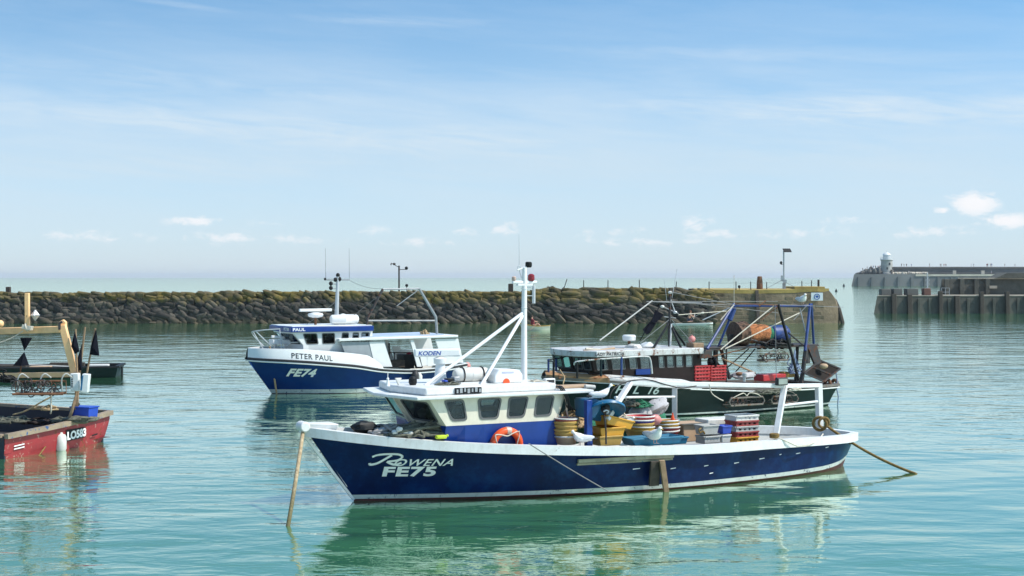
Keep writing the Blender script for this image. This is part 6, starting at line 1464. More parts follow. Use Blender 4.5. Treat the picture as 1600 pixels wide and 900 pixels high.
    drum('net_drum', 1145, 1164, .40, 'brownnet', .10); drum('net_drum', 1158, 1200, .31, 'orangenet', .06); drum('net_drum', 1193, 1203, .28, 'greennet', .05); drum('drum_flange', 1202, 1228, .30, 'bluesteel', .01)
    b = MB()
    for a in ((1148, 540), (1226, 540)): b.bar(A(a[0], 541, .6), A(a[0], 522, .6), .08, .5)
    b.build('drum_stand', M['darksteel'], t)
    b = MB(); 
    for k in range(5): b.torus(A(1186 + 9 * k, 540, .9), .10, .035, (rng.random(), 1, rng.random()), 12, 6)
    b.build('chain_links', M['black'], t)
    # stern: tyres and rust stained corner
    for k, px in enumerate((1293, 1304)): b = MB(); b.torus(A(px, 599, 1.1 - k * .5), .12, .06, (1, 0, .1), 16, 8); b.build('stern_tyre', M['rust'], t)
    return t, hl
gre, HG = boat_green()
def green_things():
    WG = lambda px, py, c: G.w(G.at(px, py, c))
    rz = G.rot
    def crateG(px, py, c, l, w_, h_, m_, lab): 
        e = crate(1100, 680, 0, l, w_, h_, m_, lab, grp='red fish crates on the trawler'); e.location = WG(px, py, c); e.rotation_euler = (0, 0, rz); return e
    words = ['lowest', 'second lowest', 'middle', 'second highest', 'topmost']
    for i in range(5): e = crateG(1116, 594, .9, .62, .45, .1, 'red', 'red fish crate, %s of the right stack behind the trawler wheelhouse' % words[i]); e.location.z += i * .095
    for i in range(4): e = crateG(1091, 594, .95, .60, .45, .12, 'red', 'red fish crate, %s of the left stack behind the trawler wheelhouse' % ['lowest', 'second lowest', 'third', 'topmost'][i]); e.location.z += i * .115
    b = MB(); b.box((0, 0, .1), (1.0, .5, .22)); o = b.build('red_bin', M['red'], bevel=.02); o.location = WG(1203, 594, .8); o.rotation_euler = (0, 0, rz); tag(o, 'long flat red bin on the trawler stern deck', 'bin')
    b = MB(); b.box((0, 0, .07), (.45, .4, .14)); b.box((.1, 0, .16), (.2, .3, .05)); o = b.build('yellow_bin', M['yellow_worn'], bevel=.02); o.location = WG(1228, 589, .7); o.rotation_euler = (0, 0, rz); tag(o, 'small yellow bin on the red bin aboard the trawler', 'bin')
    b = MB(); b.blob((0, 0, 0), (.42, .3, .13), .35, 3); b.blob((-.3, 0, .03), (.2, .2, .12), .3, 5); o = b.build('white_sheet', M['bag']); o.location = WG(1160, 587, .9); o.rotation_euler = (0, 0, rz); tag(o, 'crumpled white sheet on the trawler deck beside the red crates', 'sheet')
    b = MB(); b.blob((0, 0, 0), (.12, .1, .06), .1, 3); o = b.build('float', M['rust']); o.location = WG(1155, 584, 1.25); tag(o, 'brown oval float on the white sheet', 'float')
    for i, (px, py, sz, sd) in enumerate(((990, 543, (.22, .3, .12), 3), (1012, 542, (.26, .3, .14), 6), (1026, 545, (.12, .2, .08), 9))):
        b = MB(); b.blob((0, 0, 0), sz, .35, sd); o = b.build('white_sack', M['whitep'] if i != 1 else M['white_clean']); o.location = WG(px, py, .2); o.rotation_euler = (0, 0, rz)
        tag(o, ['crumpled white sack on the wheelhouse roof, nearest the radar', 'largest white sack on the wheelhouse roof of the trawler', 'small white sack on the roof nearest the tripod mast'][i], 'sack')
    b = MB(); b.blob((0, 0, 0), (.06, .06, .04)); b.blob((.05, 0, .01), (.04, .06, .04)); o = b.build('cork_float', M['rope']); o.location = WG(1018, 546, .9); tag(o, 'small tan cork float on the roof edge of the trawler', 'float')
    for px, py, m_, lab in ((1081, 530, 'pink', 'pale red float on the tan winch box of the trawler'),):
        b = MB(); b.blob((0, 0, 0), (.12, .1, .11), .1, 1); b.tube([(0, 0, .08), (0, 0, .14)], .03); o = b.build('float', M[m_]); o.location = WG(px, py, .9); tag(o, lab, 'float')
    o = rope_pile('rope_heap', M['rust'], WG(880, 590, .3), (.35, .3, .15), 7, .03, 51); tag(o, 'rust coloured chain and rope heap on the trawler bow', 'rope')
    # black flag
    b = MB(); P_ = [WG(1028, 492, .3), WG(1014, 500, .3), WG(1012, 512, .35), WG(1004, 516, .3), WG(1011, 523, .35), WG(1014, 518, .3), WG(1021, 509, .3), WG(1030, 500, .25)]
    b.prism([WG(1024, 484, .3), WG(1038, 492, .25), WG(1024, 505, .3), WG(1018, 503, .35)], (.0, .05, 0)); b.prism([WG(1022, 502, .3), WG(1018, 500, .3), WG(1004, 515, .3), WG(1010, 523, .35), WG(1015, 520, .33), WG(1024, 506, .25)], (.03, .07, 0))
    b.tube([WG(1030, 480, .3), WG(1000, 532, .35)], .015, 5); o = b.build('marker_flag', M['flag']); tag(o, 'limp black flag lashed to a pole at the trawler mast', 'flag')
    # dredges: steel frame with chain bag
    def dredge(px, py, c, l, h_, lab, parts=True, seed=1, fr=G, sc=1):
        t = empty('dredge_basket', fr.w(fr.at(px, py, c)), fr.rot, lab, 'dredge'); b = MB()
        b.tube([(-l / 2, 0, -h_ / 2), (-l / 2 - h_ * .3, 0, 0), (-l / 2, 0, h_ / 2), (l / 2, 0, h_ / 2), (l / 2 + h_ * .3, 0, 0), (l / 2, 0, -h_ / 2)], .03, 6, closed=True)
        b.tube([(-l / 2, -.4, -h_ / 2), (l / 2, -.4, -h_ / 2)], .03, 6)
        for s_ in (-1, 1): b.tube([(s_ * l / 2, 0, -h_ / 2), (s_ * l / 2, -.4, -h_ / 2)], .03, 6)
        b.build('frame', M['rustgrey'], t)
        rg = random.Random(seed); b = MB()
        for k in range(int(l * 22)): b.torus((rg.uniform(-l / 2, l / 2), rg.uniform(-.35, .02), rg.uniform(-h_ / 2, h_ * .35)), rg.uniform(.05, .1), .012, (rg.random() - .5, rg.random(), rg.random() - .5), 10, 5)
        b.build('chain_bag', M['darksteel'], t)
        for s_ in (-1, 1): b = MB(); b.tube(curve([(s_ * l * .45, 0, h_ / 2), (s_ * l * .3, .05, h_ * .9), (s_ * l * .1, 0, h_ * 1.1), (0, 0, h_ * .7)], 5), .016, 6); b.build('towing_bridle', M['rope_pale'] if seed % 2 else M['rustgrey'], t)
        return t
    dredge(1213, 558, 1.2, .95, .22, 'steel dredge basket slung high under the gantry platform', seed=2)
    dredge(1167, 627, 2.1, 1.3, .24, 'long steel dredge basket hung on the trawler side, left one', seed=3)
    dredge(1226, 624, 2.0, 1.0, .24, 'steel dredge basket hung on the trawler side, right one near the white post', seed=4)
    o = rope_pile('rope_heap', M['rope_grey'], WG(1200, 615, 2.0), (.7, .15, .2), 12, .02, 61, pts=7); o.rotation_euler[2] = rz; tag(o, 'grey rope tangle above the dredges on the trawler side', 'rope')
    o = rope_pile('rope_heap', M['rope_pale'], WG(1240, 610, 1.9), (.35, .15, .18), 5, .02, 62, pts=6); o.rotation_euler[2] = rz; tag(o, 'pale rope loops above the right dredge', 'rope')
    o = rope_pile('rope_heap', M['black'], WG(1215, 540, 1.0), (.7, .3, .28), 14, .03, 63, pts=7); o.rotation_euler[2] = rz; tag(o, 'black chain tangle on the gantry platform', 'chain')
    o = rope_pile('rope_heap', M['rope_blue'], WG(1240, 585, 1.0), (.3, .3, .9), 10, .018, 65, pts=6); o.rotation_euler[2] = rz; tag(o, 'pale blue and dark ropes hanging between the stern posts', 'rope')
    # trawl door
    t = empty('trawl_door', WG(1284, 581, 1.3), rz, 'dark diamond shaped trawl door leaning at the trawler stern', 'trawl door')
    b = MB(); Pd = [G.at(1256, 583, 1.3), G.at(1281, 563, 1.0), G.at(1312, 576, 1.2), G.at(1287, 596, 1.5)]; o0 = G.at(1284, 581, 1.3); b.prism([p - o0 for p in Pd], (0, -.06, -.02)); b.build('board', mat('dark_tarred_board', (.016, .012, .010), .8, vary=.4, spec=.15), t, bevel=.01)
    b = MB()
    for k in range(4): p, q = Pd[k] - o0, Pd[(k + 1) % 4] - o0; b.bar(p + Vector((0, .015, 0)), q + Vector((0, .015, 0)), .05, .06, (0, 1, 0))
    b.bar((Pd[0] + Pd[1]) / 2 - o0 + Vector((0, .02, 0)), (Pd[2] + Pd[3]) / 2 - o0 + Vector((0, .02, 0)), .05, .04, (0, 1, 0)); b.build('iron_edge', M['darksteel'], t)
    b = MB(); b.blob((0, 0, 0), (.15, .1, .09), .05, 1); o = b.build('float', M['tan']); o.location = WG(1287, 572, 1.42); tag(o, 'tan oval float fixed on the dark trawl door', 'float')
    rope_between('hanging_rope', [WG(1306, 580, 1.0), WG(1308, 592, .95), WG(1307, 605, .95), WG(1310, 620, .95), WG(1309, 632, .95)], .022, M['rope_blue'], 'faded blue rope hanging from the trawler stern to the water')
    rope_between('hanging_rope', curve([WG(875, 578, .7), WG(882, 590, 1.0), WG(880, 600, 1.1), WG(884, 612, 1.1)], 5), .02, M['rope'], 'tan rope hanging over the trawler bow rail')
    o = gull(WG(1254, 478, .9) + Vector((0, 0, .06)), -70, 'white gull perched on the blue gantry beam of the trawler', 'hunch', 1.15)
green_things()

# ------------------------------------------------------------------ red boat at the left edge
def boat_red():
    A0, B0 = Vector((-12.25, 34.0, 0)), Vector((-10.74, 37.75, 0)); f = Vector((-.928, .372, 0)); n = Vector((.928, -.372, 0))
    o = (A0 + B0) / 2; t = empty('fishing_boat', o, 0, 'worn red fishing boat with cream gantry cut off by the left edge', 'fishing boat')
    Lb = 7.0; N = 14
    def edge(s_, out=0.0):                     # across the stern from near to far corner
        p = A0.lerp(B0, s_) - o; r = .5 * max(0, s_ - .78) / .22; p = p + f * (r * r * .22) + n * (out + .10 * math.sin(math.pi * s_)); return p
    top = lambda s_: .55 + .22 * s_ ; botz = lambda s_: -.35 + .50 * max(0, s_ - .8) / .2
    b = MB(); vs = []
    for i in range(N + 1):
        s_ = i / N; p = edge(s_); q = p - n * .10 + f * (.12 * s_)
        for k in range(5): v = k / 4; z = botz(s_) + (top(s_) - botz(s_)) * v; pp = q.lerp(p, min(1, .3 + v)); vs.append((pp.x, pp.y, z))
    b.add(vs, [(i * 5 + k, (i + 1) * 5 + k, (i + 1) * 5 + k + 1, i * 5 + k + 1) for i in range(N) for k in range(4)]); b.build('stern_panel', M['red_hull'], t)
    b = MB()
    for P_, z in ((A0, .55), (B0, .77)):
        p = P_ - o + (f * .3 if P_ is B0 else f * .02); q = p + f * Lb + Vector((0, 0, 0)); b.add([(p.x, p.y, -.4), (q.x, q.y, -.4), (q.x, q.y, z + .15), (p.x, p.y, z)], [(0, 1, 2, 3)])
        if P_ is B0: b.add([(p.x, p.y, -.4), (q.x, q.y, -.4), (q.x, q.y, z + .15), (p.x, p.y, z)], [(3, 2, 1, 0)])
    sd = b.build('side_panel', mat('shaded_black_blue_side', (.012, .014, .03), .5, vary=.3, rust=.2), t, smooth=0); sm = sd.modifiers.new('th', 'SOLIDIFY'); sm.thickness = .05  # near-black blue puts the shadow on the boat's sides into the colour
    b = MB(); p, q = A0 - o, B0 - o; d = .12
    b.add([(p.x, p.y, d), (q.x, q.y, d), (q + f * Lb)[:2] + (d,), (p + f * Lb)[:2] + (d,)], [(0, 1, 2, 3)]); b.build('deck', M['darksteel'], t, smooth=0)
    # capping rail of worn wood and blue
    cap = mat('worn_blue_and_wood_rail', (.30, .23, .16), .7, vary=.3, chip=.6, chipcol=(.03, .09, .22), dirt=.3)
    b = MB(); pts = [edge(i / N, .04) + Vector((0, 0, top(i / N))) for i in range(N + 1)]
    for a, c in zip(pts, pts[1:]): b.bar(a, c + (c - a) * .02, .14, .12)
    b.build('stern_rail', cap, t)
    b = MB(); p = B0 - o; b.bar(p + Vector((0, 0, .79)) + f * .1, p + f * Lb + Vector((0, 0, .92)), .14, .08); p = A0 - o; b.bar(p + Vector((0, 0, .56)) + f * .07, p + f * Lb + Vector((0, 0, .7)), .14, .08); b.build('side_rail', cap, t)
    # inner stern board
    b = MB(); q0, q1 = edge(0.02) + f * .12, edge(.98) + f * .2; b.add([(q0.x, q0.y, .1), (q1.x, q1.y, .1), (q1.x, q1.y, .72), (q0.x, q0.y, .5)], [(0, 1, 2, 3)]); b.build('inner_lining', M['black'], t, smooth=0)
    # number plate
    def onst(s_, z, out=.02): p = edge(s_, out); return Vector((p.x, p.y, z))
    sN = lambda px: max(0, min(1, ((px - 7) / 165.0)))
    def ws(px, py):                                       # stern-plane coordinates from the photograph
        d = Vector(((px - CX) / F, 1, -(py - HY) / F)); c0 = Vector((0, 0, H)); nn = n; k = ((A0 + n * .08) - c0).dot(nn) / d.dot(nn); p = c0 + d * k; s_ = (p - A0).dot((B0 - A0)) / (B0 - A0).length_squared; return s_, p.z
    c4 = [ws(101, 690), ws(132, 683), ws(132, 667), ws(101, 672)]
    b = MB(); b.add([onst(s_, z, .025) for s_, z in c4], [(0, 1, 2, 3)]); b.build('number_plate', M['black'], t, smooth=0)
    (s0, z0), (s1, z1) = c4[0], c4[1]
    def fn(a, b_): 
        s_ = s0 + (s1 - s0) * (a / 1.0) * .97 + .008; return onst(s_, z0 + (z1 - z0) * a + .045 + b_, .032)
    me = text_mesh('LO583', .26, bold=.006); w_ = max(v.co.x for v in me.vertices)
    put_text('registration_number', 'LO583', t, M['letters'], fn, .27, bold=.013, scale=(.97 / w_, 1.0))
    b = MB(); (sa, za), (sb, zb_) = ws(24, 703), ws(39, 699)
    for dz in (0, .07): b.add([onst(sa, za + dz, .02), onst(sb, zb_ + dz, .02), onst(sb, zb_ + dz + .03, .02), onst(sa, za + dz + .03, .02)], [(0, 1, 2, 3)])
    b.build('draught_marks', M['letters'], t, smooth=0)
    b = MB(); (sa, za), (sb, zb_) = ws(143, 682), ws(153, 679); b.add([onst(sa, za, .02), onst(sb, zb_, .02), onst(sb, zb_ + .04, .02), onst(sa, za + .04, .02)], [(0, 1, 2, 3)]); b.build('scupper', M['black'], t, smooth=0)
    # gantry
    Y = 36.2; g_ = lambda px, py, dY=0: W(px, py, Y + dY) - o
    b = MB(); b.bar(g_(-60, 519, .9), g_(96, 514.5), .16, .17); b.build('gantry_beam', M['cream_post'], t, bevel=.015)
    b = MB(); b.bar(g_(98, 508), g_(119, 592), .15, .17); b.build('gantry_post', M['cream_post'], t, bevel=.015)
    b = MB(); b.prism([g_(90, 516), g_(92, 503), (g_(98, 499)), g_(103, 503), g_(103, 514)], (0, .12, 0)); b.build('post_cap', M['cream_post'], t, bevel=.02)
    b = MB(); b.tube([g_(93, 515, -.1), g_(93, 505, -.1), g_(97, 503, -.1)], .035, 6); b.build('cap_hook', M['darksteel'], t)
    b = MB(); b.bar(g_(43, 513), g_(42.5, 458), .11, .11); b.build('upright', M['cream_post'], t, bevel=.01)
    b = MB(); b.bar(g_(36, 510), g_(50, 513), .2, .1); b.torus(g_(42, 511), .09, .03, (1, 0, .2), 14, 6); b.build('lashing', M['rope_pale'], t)
    b = MB(); b.blob(g_(0, 506, .1), (.1, .1, .1)); b.build('block_pulley', M['cream_post'], t)
    b = MB(); b.bar(g_(-60, 588, .9), g_(118, 585), .12, .13); b.build('lower_beam', M['cream_post'], t, bevel=.01)
    b = MB(); c = g_(55, 492.5); b.lathe([(0, -.12), (.14, -.01), (.14, .01), (0, .12)], 4, M=T(c, ry=90)); b.lathe([(0, -.07), (.13, 0), (0, .07)], 10, M=T(c)); b.build('radar_reflector', M['alu'], t, smooth=10)
    b = MB(); b.bar(g_(122, 610), g_(108, 655, -.1), .07, .07); b.bar(g_(120, 590), g_(120, 640), .09, .08); b.build('lower_post', M['wood'], t)
    b = MB(); b.tube(sag(g_(0, 535), g_(36, 517), .03), .012, 5); b.build('stay_wire', M['rope_pale'], t)
    b = MB(); b.blob(g_(126, 655), (.45, .3, .10), .4, 7); b.tube(curve([g_(95, 660), g_(108, 652), g_(117, 638), g_(124, 630)], 5), .035, 6); b.build('net_remnant', M['rope_grey'], t)
    return t, g_, o, ws, onst
redb, g_, ro, ws_, onst_ = boat_red()
def red_things():
    Wp = lambda px, py, Y: W(px, py, Y)
    for k, (px, a, b_, wp, lab) in enumerate([(118, 583, 611, 13, 'left white plastic float box lashed to the flag poles'), (134, 584, 613, 11, 'right white plastic float box with blue edge by the flag poles')]):
        c = Wp(px, (a + b_) / 2, 36.0 - .1 * k); t = empty('float_box', c, 0, lab, 'float box'); b = MB(); hz = (b_ - a) * 36 / F; wd = wp * 36 / F; b.box((0, 0, 0), (wd, .18, hz), T((0, 0, 0), ry=6 if k else -2)); b.build('body', M['white_clean'], t, bevel=.02)
        b = MB(); rg = random.Random(k)
        if k == 0:
            for i in range(7): b.box((-wd * .28, -.093, hz * (.35 - i * .1)), (.04 + .02 * rg.random(), .004, .022))
            b.build('dark_marks', M['black'], t)
        else: b.box((-wd * .4, -.095, 0), (.04, .01, hz * .8), T((0, 0, 0), ry=6)); b.build('blue_edge', M['teal'], t)
    t = empty('blue_box', Wp(132, 658, 36.3), rad(-20), 'bright blue plastic box standing on the red boat stern', 'box')
    b = MB(); b.hexa([(-.26, -.18, 0), (.26, -.18, 0), (.26, .18, 0), (-.26, .18, 0), (-.29, -.2, .36), (.29, -.2, .36), (.29, .2, .36), (-.29, .2, .36)]); b.build('body', M['bluep'], t, bevel=.02)
    b = MB(); b.box((0, 0, .37), (.62, .44, .035)); b.build('lid', M['bluep'], t, bevel=.01)
    flags = [((118, 514), (121, 596), [(117, 517), (111, 541), (117, 553), (124, 549)], 'leftmost pole with limp black flag on the red boat'),
             ((133, 511), (123, 598), [(127.5, 538), (121, 560), (121, 578), (128, 579)], 'bare topped middle pole with low black flag on the red boat'),
             ((149, 513), (133, 598), [(150, 515), (142, 540), (140, 554), (155, 556)], 'rightmost leaning pole with broad black flag on the red boat')]
    for k, (a, c, fl, lab) in enumerate(flags):
        Y = 36.1 + .15 * k; base = Wp(c[0], c[1], Y); t = empty('flag_pole', base, 0, lab, 'flag', 'black marker flags on the red boat')
        b = MB(); b.tube([(0, 0, 0), Wp(a[0], a[1], Y) - base], .026, 7); b.build('pole', M['wood'], t)
        b = MB(); pts = [Wp(x, y, Y - .03) - base for x, y in fl]; cen = sum(pts, Vector()) / 4; n_ = 4
        b.add([p + Vector((0, 0, 0)) for p in pts] + [cen + Vector((0, -.09, 0))] + [p + Vector((0, .02, 0)) for p in pts] + [cen + Vector((0, -.05, 0))], [(i, (i + 1) % 4, 4) for i in range(4)] + [(5 + i, 9, 5 + (i + 1) % 4) for i in range(4)] + [(i, 5 + i, 5 + (i + 1) % 4, (i + 1) % 4) for i in range(4)])
        b.build('flag', M['flag'], t, smooth=0)
    Y = 36.8; base = Wp(31, 590, Y); t = empty('cone_marker', base, 0, 'pair of black cones tip to tip standing left on the red boat', 'marker')
    k = Y / F; c = Wp(38, 549, Y) - base; b = MB()
    for sg, dx, wd, hz in ((1, 3, 9, 21), (-1, -5, 12, 22)):
        tip = c + Vector((0, 0, sg * .01)); e = c + Vector((dx * k, 0, sg * hz * k)); vs = [tip] + [e + Vector((wd * k * math.cos(a), wd * k * math.sin(a), 0)) for a in [i * math.pi / 2 + .3 for i in range(4)]]
        b.add(vs, [(0, 1, 2), (0, 2, 3), (0, 3, 4), (0, 4, 1), (4, 3, 2, 1)])
    b.build('cones', M['flag'], t, smooth=0)
    b = MB(); b.tube([(0, 0, 0), c + Vector((-.08, 0, -.3))], .02, 6); b.build('pole', M['rust'], t)
    t = empty('fender', Wp(95, 677, 35.6), 0, 'white cylindrical fender hanging on the red stern', 'fender')
    b = MB(); b.lathe([(.03, -.47), (.11, -.44), (.14, -.38), (.14, -.08), (.11, -.02), (.05, 0), (.04, .04)], 18); b.build('body', M['whitep'], t); b = MB(); b.tube([(0, 0, .02), (.0, .15, .22)], .014, 5); b.build('cord', M['rope_pale'], t)
    t.location = W(95, 678, 35.75)
    p0 = W(85, 676, 36.0); s_, z_ = ws_(46, 712); q = Vector((0, 0, 0)); pp = onst_(s_, 0, .25) + ro; rope_between('thin_rope', sag(p0, Vector((pp.x, pp.y, -.05)), .02, 8), .018, M['rope_gold'], 'thin golden rope slanting down the red stern to the water')
    # dredge slung below the gantry
    def dr(px, py, Y, l, h_, lab, seed):
        t = empty('dredge_basket', W(px, py, Y), rad(4), lab, 'dredge'); b = MB()
        b.tube([(-l / 2, 0, -h_ / 2), (-l / 2, 0, h_ / 2), (l / 2, 0, h_ / 2), (l / 2, 0, -h_ / 2)], .03, 6, closed=True); b.tube([(-l / 2, -.3, -h_ / 2), (l / 2, -.3, -h_ / 2)], .03, 6); b.build('frame', M['rust'], t)
        rg = random.Random(seed); b = MB()
        for k in range(int(l * 30)): b.torus((rg.uniform(-l / 2, l / 2), rg.uniform(-.3, .1), rg.uniform(-h_ / 2, h_ * .6)), rg.uniform(.05, .1), .014, (rg.random() - .5, rg.random(), rg.random() - .5), 10, 5)
        b.build('chain_bag', M['darksteel'], t)
        for q in (-.45, 0, .42): b = MB(); b.tube(curve([(q * l, 0, -h_ * .3), (q * l + .02, -.12, h_ * .7), (q * l + .12, -.1, h_ * 1.15), (q * l + .25, 0, h_ * .8)], 5), .02, 6); b.build('towing_bridle', M['greyp'], t)
    for i, (px, py, sz, m_, lab) in enumerate([(20, 652, (.6, .4, .16), 'rope_grey', 'grey green net heap inside the red boat, leftmost'), (60, 655, (.5, .4, .13), 'brown', 'dark brown net heap inside the red boat below the dredge'), (100, 652, (.35, .3, .14), 'rope_grey', 'grey net heap inside the red boat beside the blue box')]):
        o = rope_pile('net_heap', M[m_], W(px, py + 6, 36.6), sz, 16, .03, 80 + i, pts=7); tag(o, lab, 'net')
    dr(64, 605, 35.6, 1.25, .30, 'rusty dredge basket slung under the cream gantry', 71)
    o = rope_pile('rope_heap', M['black'], W(8, 598, 35.8), (.35, .2, .4), 9, .02, 73, pts=6); tag(o, 'black hose loops at the far left below the cream gantry', 'rope')
    o = rope_pile('rope_tangle', M['rope'], W(70, 640, 35.8), (.35, .25, .15), 6, .02, 74, pts=6); tag(o, 'tan rope tangle in the red boat below the dredge', 'rope')
    rope_between('hanging_rope', curve([W(82, 606, 35.5), W(80, 620, 35.5), W(80, 640, 35.5), W(79, 646, 35.6)], 5), .02, M['rope_pale'], 'pale rope hanging from the dredge into the red boat')
    rope_between('hanging_rope', curve([W(80, 620, 35.5), W(65, 628, 35.5), W(40, 642, 35.6), W(20, 648, 35.6)], 5), .022, M['rope'], 'tan rope sweeping left from the dredge into the red boat')
red_things()
# ------------------------------------------------------------------ low dark boat behind the red one
def boat_low():
    Y = 61.8; k = Y / F; xr = (187 - CX) * k
    fr = Frame(xr - 9.7, Y - .4, 8); L = 9.6
    hl = Hull(-L + .12, .5, [(0, .95), (.3, 1.1), (.7, 1.0), (.9, .5), (1, .03)], [(0, 1.1), (.3, 1.25), (.7, 1.15), (.9, .6), (1, .05)], [(0, .46), (.5, .46), (1, .7)], xst=-L)
    t = empty('work_boat', fr.o, fr.rot, 'low dark green open boat lying behind the red boat at left', 'boat')
    hl.band('hull', M['darkgreen'], t, lambda u: -.9, lambda u: 1, nv=6); hl.rail('rail', M['black'], t, wid=.15, hgt=.08, drop=.03, out=.03); hl.deck('deck', M['deck'], t, .36)
    b = MB(); b.box((-L + 1.0, -.3, .46), (.85, .5, .1)); b.build('stern_hatch', M['whitep'], t, bevel=.02)
    b = MB(); b.box((-L + 3.4, .3, .44), (.9, .5, .1)); b.build('thwart', M['tan'], t, bevel=.02)
    b = MB(); b.box((-L + 2.4, -.5, .5), (1.5, .3, .18)); b.box((-L + 5, .0, .48), (2.0, .9, .12)); b.build('deck_box', M['darkwood'], t, bevel=.02)
    b = MB(); b.tube([(-L + 1.8, 0, .4), (-L + 4.6, -.2, .55)], .04, 7); b.build('oar', M['greyp'], t)
    b = MB(); b.box((-L - .04, 0, .2), (.06, .3, .4)); b.build('outboard_bracket', M['black'], t)
boat_low()

# ------------------------------------------------------------------ paddler and rowing boat near the breakwater
def paddler():
    Y = 130.5; k = Y / F; x0 = (1076 - CX) * k
    t = empty('paddle_board', (x0, Y, 0), 0, 'long thin white paddle board on the water below the pier', 'paddle board')
    b = MB(); n = 20; vs = []
    for i in range(n + 1):
        s_ = -1 + 2 * i / n; w_ = .38 * math.sqrt(max(0, 1 - abs(s_) ** 3)) + .01; x = .3 + s_ * 1.95; z = .12 + .08 * s_ * s_ * (s_ > 0); vs += [(x, -w_, z), (x, w_, z), (x, w_ * .8, z - .14), (x, -w_ * .8, z - .14)]
    b.add(vs, [(i * 4 + q, i * 4 + (q + 1) % 4, (i + 1) * 4 + (q + 1) % 4, (i + 1) * 4 + q) for i in range(n) for q in range(4)] + [(0, 1, 2, 3), (n * 4 + 3, n * 4 + 2, n * 4 + 1, n * 4)]); b.build('board', M['white_clean'], t)
    J = dict(pelvis=(0, 0, .36), chest=(.10, 0, .72), neck=(.15, 0, .90), head=(.19, 0, 1.03), crown=(.18, 0, 1.13), shl=(.12, -.19, .84), ell=(.30, -.25, .62), hal=(.52, -.16, .58), shr=(.12, .19, .84), elr=(.32, .22, .68), har=(.54, .06, .74),
             hil=(.02, -.1, .33), knl=(.40, -.16, .22), anl=(.02, -.18, .16), tol=(-.12, -.18, .15), hir=(.02, .1, .33), knr=(.40, .16, .22), anr=(.02, .18, .16), tor=(-.12, .18, .15))
    body, cl = figure(J, 1.2, M['skin'], cloth=('pelvis', 'hil', 'knl', 'hir', 'knr'), grow=1.1)
    p = empty('person', (x0, Y, .13), 0, 'shirtless person in dark shorts kneeling on the white paddle board', 'person')
    for me, nm, m_ in ((body, 'body', M['skin']), (cl, 'shorts', cl_m)):
        o = bpy.data.objects.new(nm, me); me.materials.clear(); me.materials.append(m_); COL.objects.link(o); o.parent = p
    b = MB(); b.blob((.17, 0, 1.10), (.10, .09, .085), .1, 2); b.build('hair', mat('reddish_hair', (.16, .06, .035), .8), p)
    b = MB(); b.tube([(.42, -.28, .40), (.62, .18, .92)], .018, 6); b.tube([(1.15, -.75, .95), (.5, -.1, .62), (.2, .2, .4)], .018, 6); b.blob((1.2, -.8, .98), (.16, .03, .09)); o = b.build('paddle', M['whitep']); o.location = (x0, Y, .13); tag(o, 'paddle held by the kneeling person on the board', 'paddle')
cl_m = mat('dark_swim_shorts', (.03, .04, .07), .8)
paddler()
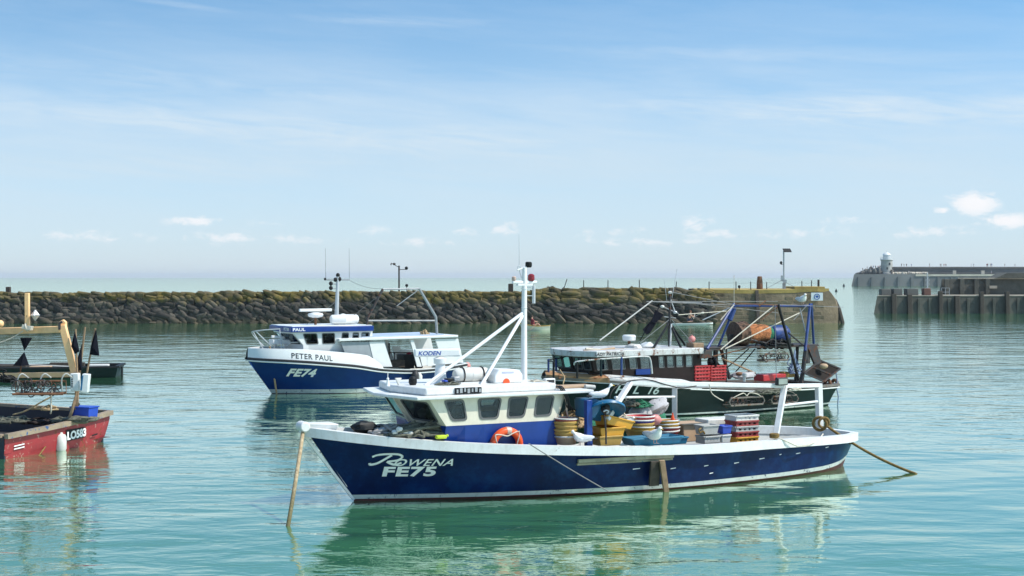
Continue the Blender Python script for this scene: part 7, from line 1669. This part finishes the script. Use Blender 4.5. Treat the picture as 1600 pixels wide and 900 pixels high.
def rower():
    Y = 117.0; k = Y / F; x0 = (833 - CX) * k
    t = empty('rowing_boat', (x0, Y, 0), 0, 'small pale rowing boat near the breakwater behind the white mast', 'rowing boat')
    hl = Hull(-2.3, .25, [(0, .35), (.4, .6), (.8, .4), (1, .02)], [(0, .45), (.4, .72), (.8, .5), (1, .04)], [(0, .38), (.5, .34), (1, .55)])
    o1 = hl.band('hull', M['cream'], t, lambda u: -.5, lambda u: 1, nv=4, n=20, thick=.03); r = hl.rail('rail', M['yellow_worn'], t, wid=.05, hgt=.05, drop=.02, out=.02, n=20); d = hl.deck('floor', M['darkwood'], t, .14, n=10, inset=.05)
    for o in (o1, r, d): o.rotation_euler.z = math.pi * 0; o.scale = (-1, 1, 1); o.location.x = -1.0 + .1
    t.scale = (1, 1, 1)
    b = MB(); b.box((.1, 0, .3), (.25, 1.1, .05)); b.build('thwart', M['wood'], t)
    J = dict(pelvis=(0, 0, .40), chest=(-.08, 0, .78), neck=(-.10, 0, .96), head=(-.08, 0, 1.09), crown=(-.09, 0, 1.2), shl=(-.10, -.19, .90), ell=(.12, -.27, .72), hal=(.35, -.25, .70), shr=(-.1, .19, .9), elr=(.12, .27, .72), har=(.35, .25, .7),
             hil=(.05, -.1, .38), knl=(.42, -.12, .52), anl=(.72, -.12, .2), tol=(.84, -.12, .24), hir=(.05, .1, .38), knr=(.42, .12, .52), anr=(.72, .12, .2), tor=(.84, .12, .24))
    body, cl = figure(J, 1.2, M['skin'], cloth=('pelvis', 'chest', 'shl', 'ell', 'shr', 'elr', 'hil', 'hir'), grow=1.2)
    p = empty('person', (x0 + .0, Y, .0), 0, 'person in a dark red top rowing the small pale boat', 'person')
    for me, nm, m_ in ((body, 'body', M['skin']), (cl, 'top', mat('dark_red_top', (.16, .02, .03), .9))):
        o = bpy.data.objects.new(nm, me); me.materials.clear(); me.materials.append(m_); COL.objects.link(o); o.parent = p
    b = MB(); b.blob((-.1, 0, 1.15), (.1, .1, .09), .1, 2); b.build('hair', M['hair'], p)
    for sg in (-1, 1):
        b = MB(); b.tube([(.35, sg * .25, .7), (-.1 + .3, sg * .72, .42), (-.3, sg * 1.6, .05)], .02, 6); b.box((-.38, sg * 1.75, -.0), (.12, .4, .03)); o = b.build('oar', M['wood']); o.location = (x0, Y, 0); tag(o, ('near' if sg < 0 else 'far') + ' side oar of the small pale rowing boat', 'oar')
rower()
# ------------------------------------------------------------------ thin sea haze
def haze():
    m = bpy.data.materials.new('sea_haze'); m.use_nodes = True; g = NT(m.node_tree)
    v = g.n('VolumePrincipled', ins={'Color': (0.86, 0.93, 1.0, 1), 'Density': HAZE, 'Anisotropy': 0.1})
    o = g.n('OutputMaterial'); g.t.links.new(v.outputs[0], o.inputs['Volume'])
    b = MB(); b.box((0, 5950, 14), (24200, 12200, 30)); tag(b.build('haze', m, smooth=0), kind='stuff')
HAZE = 0.00011
haze()
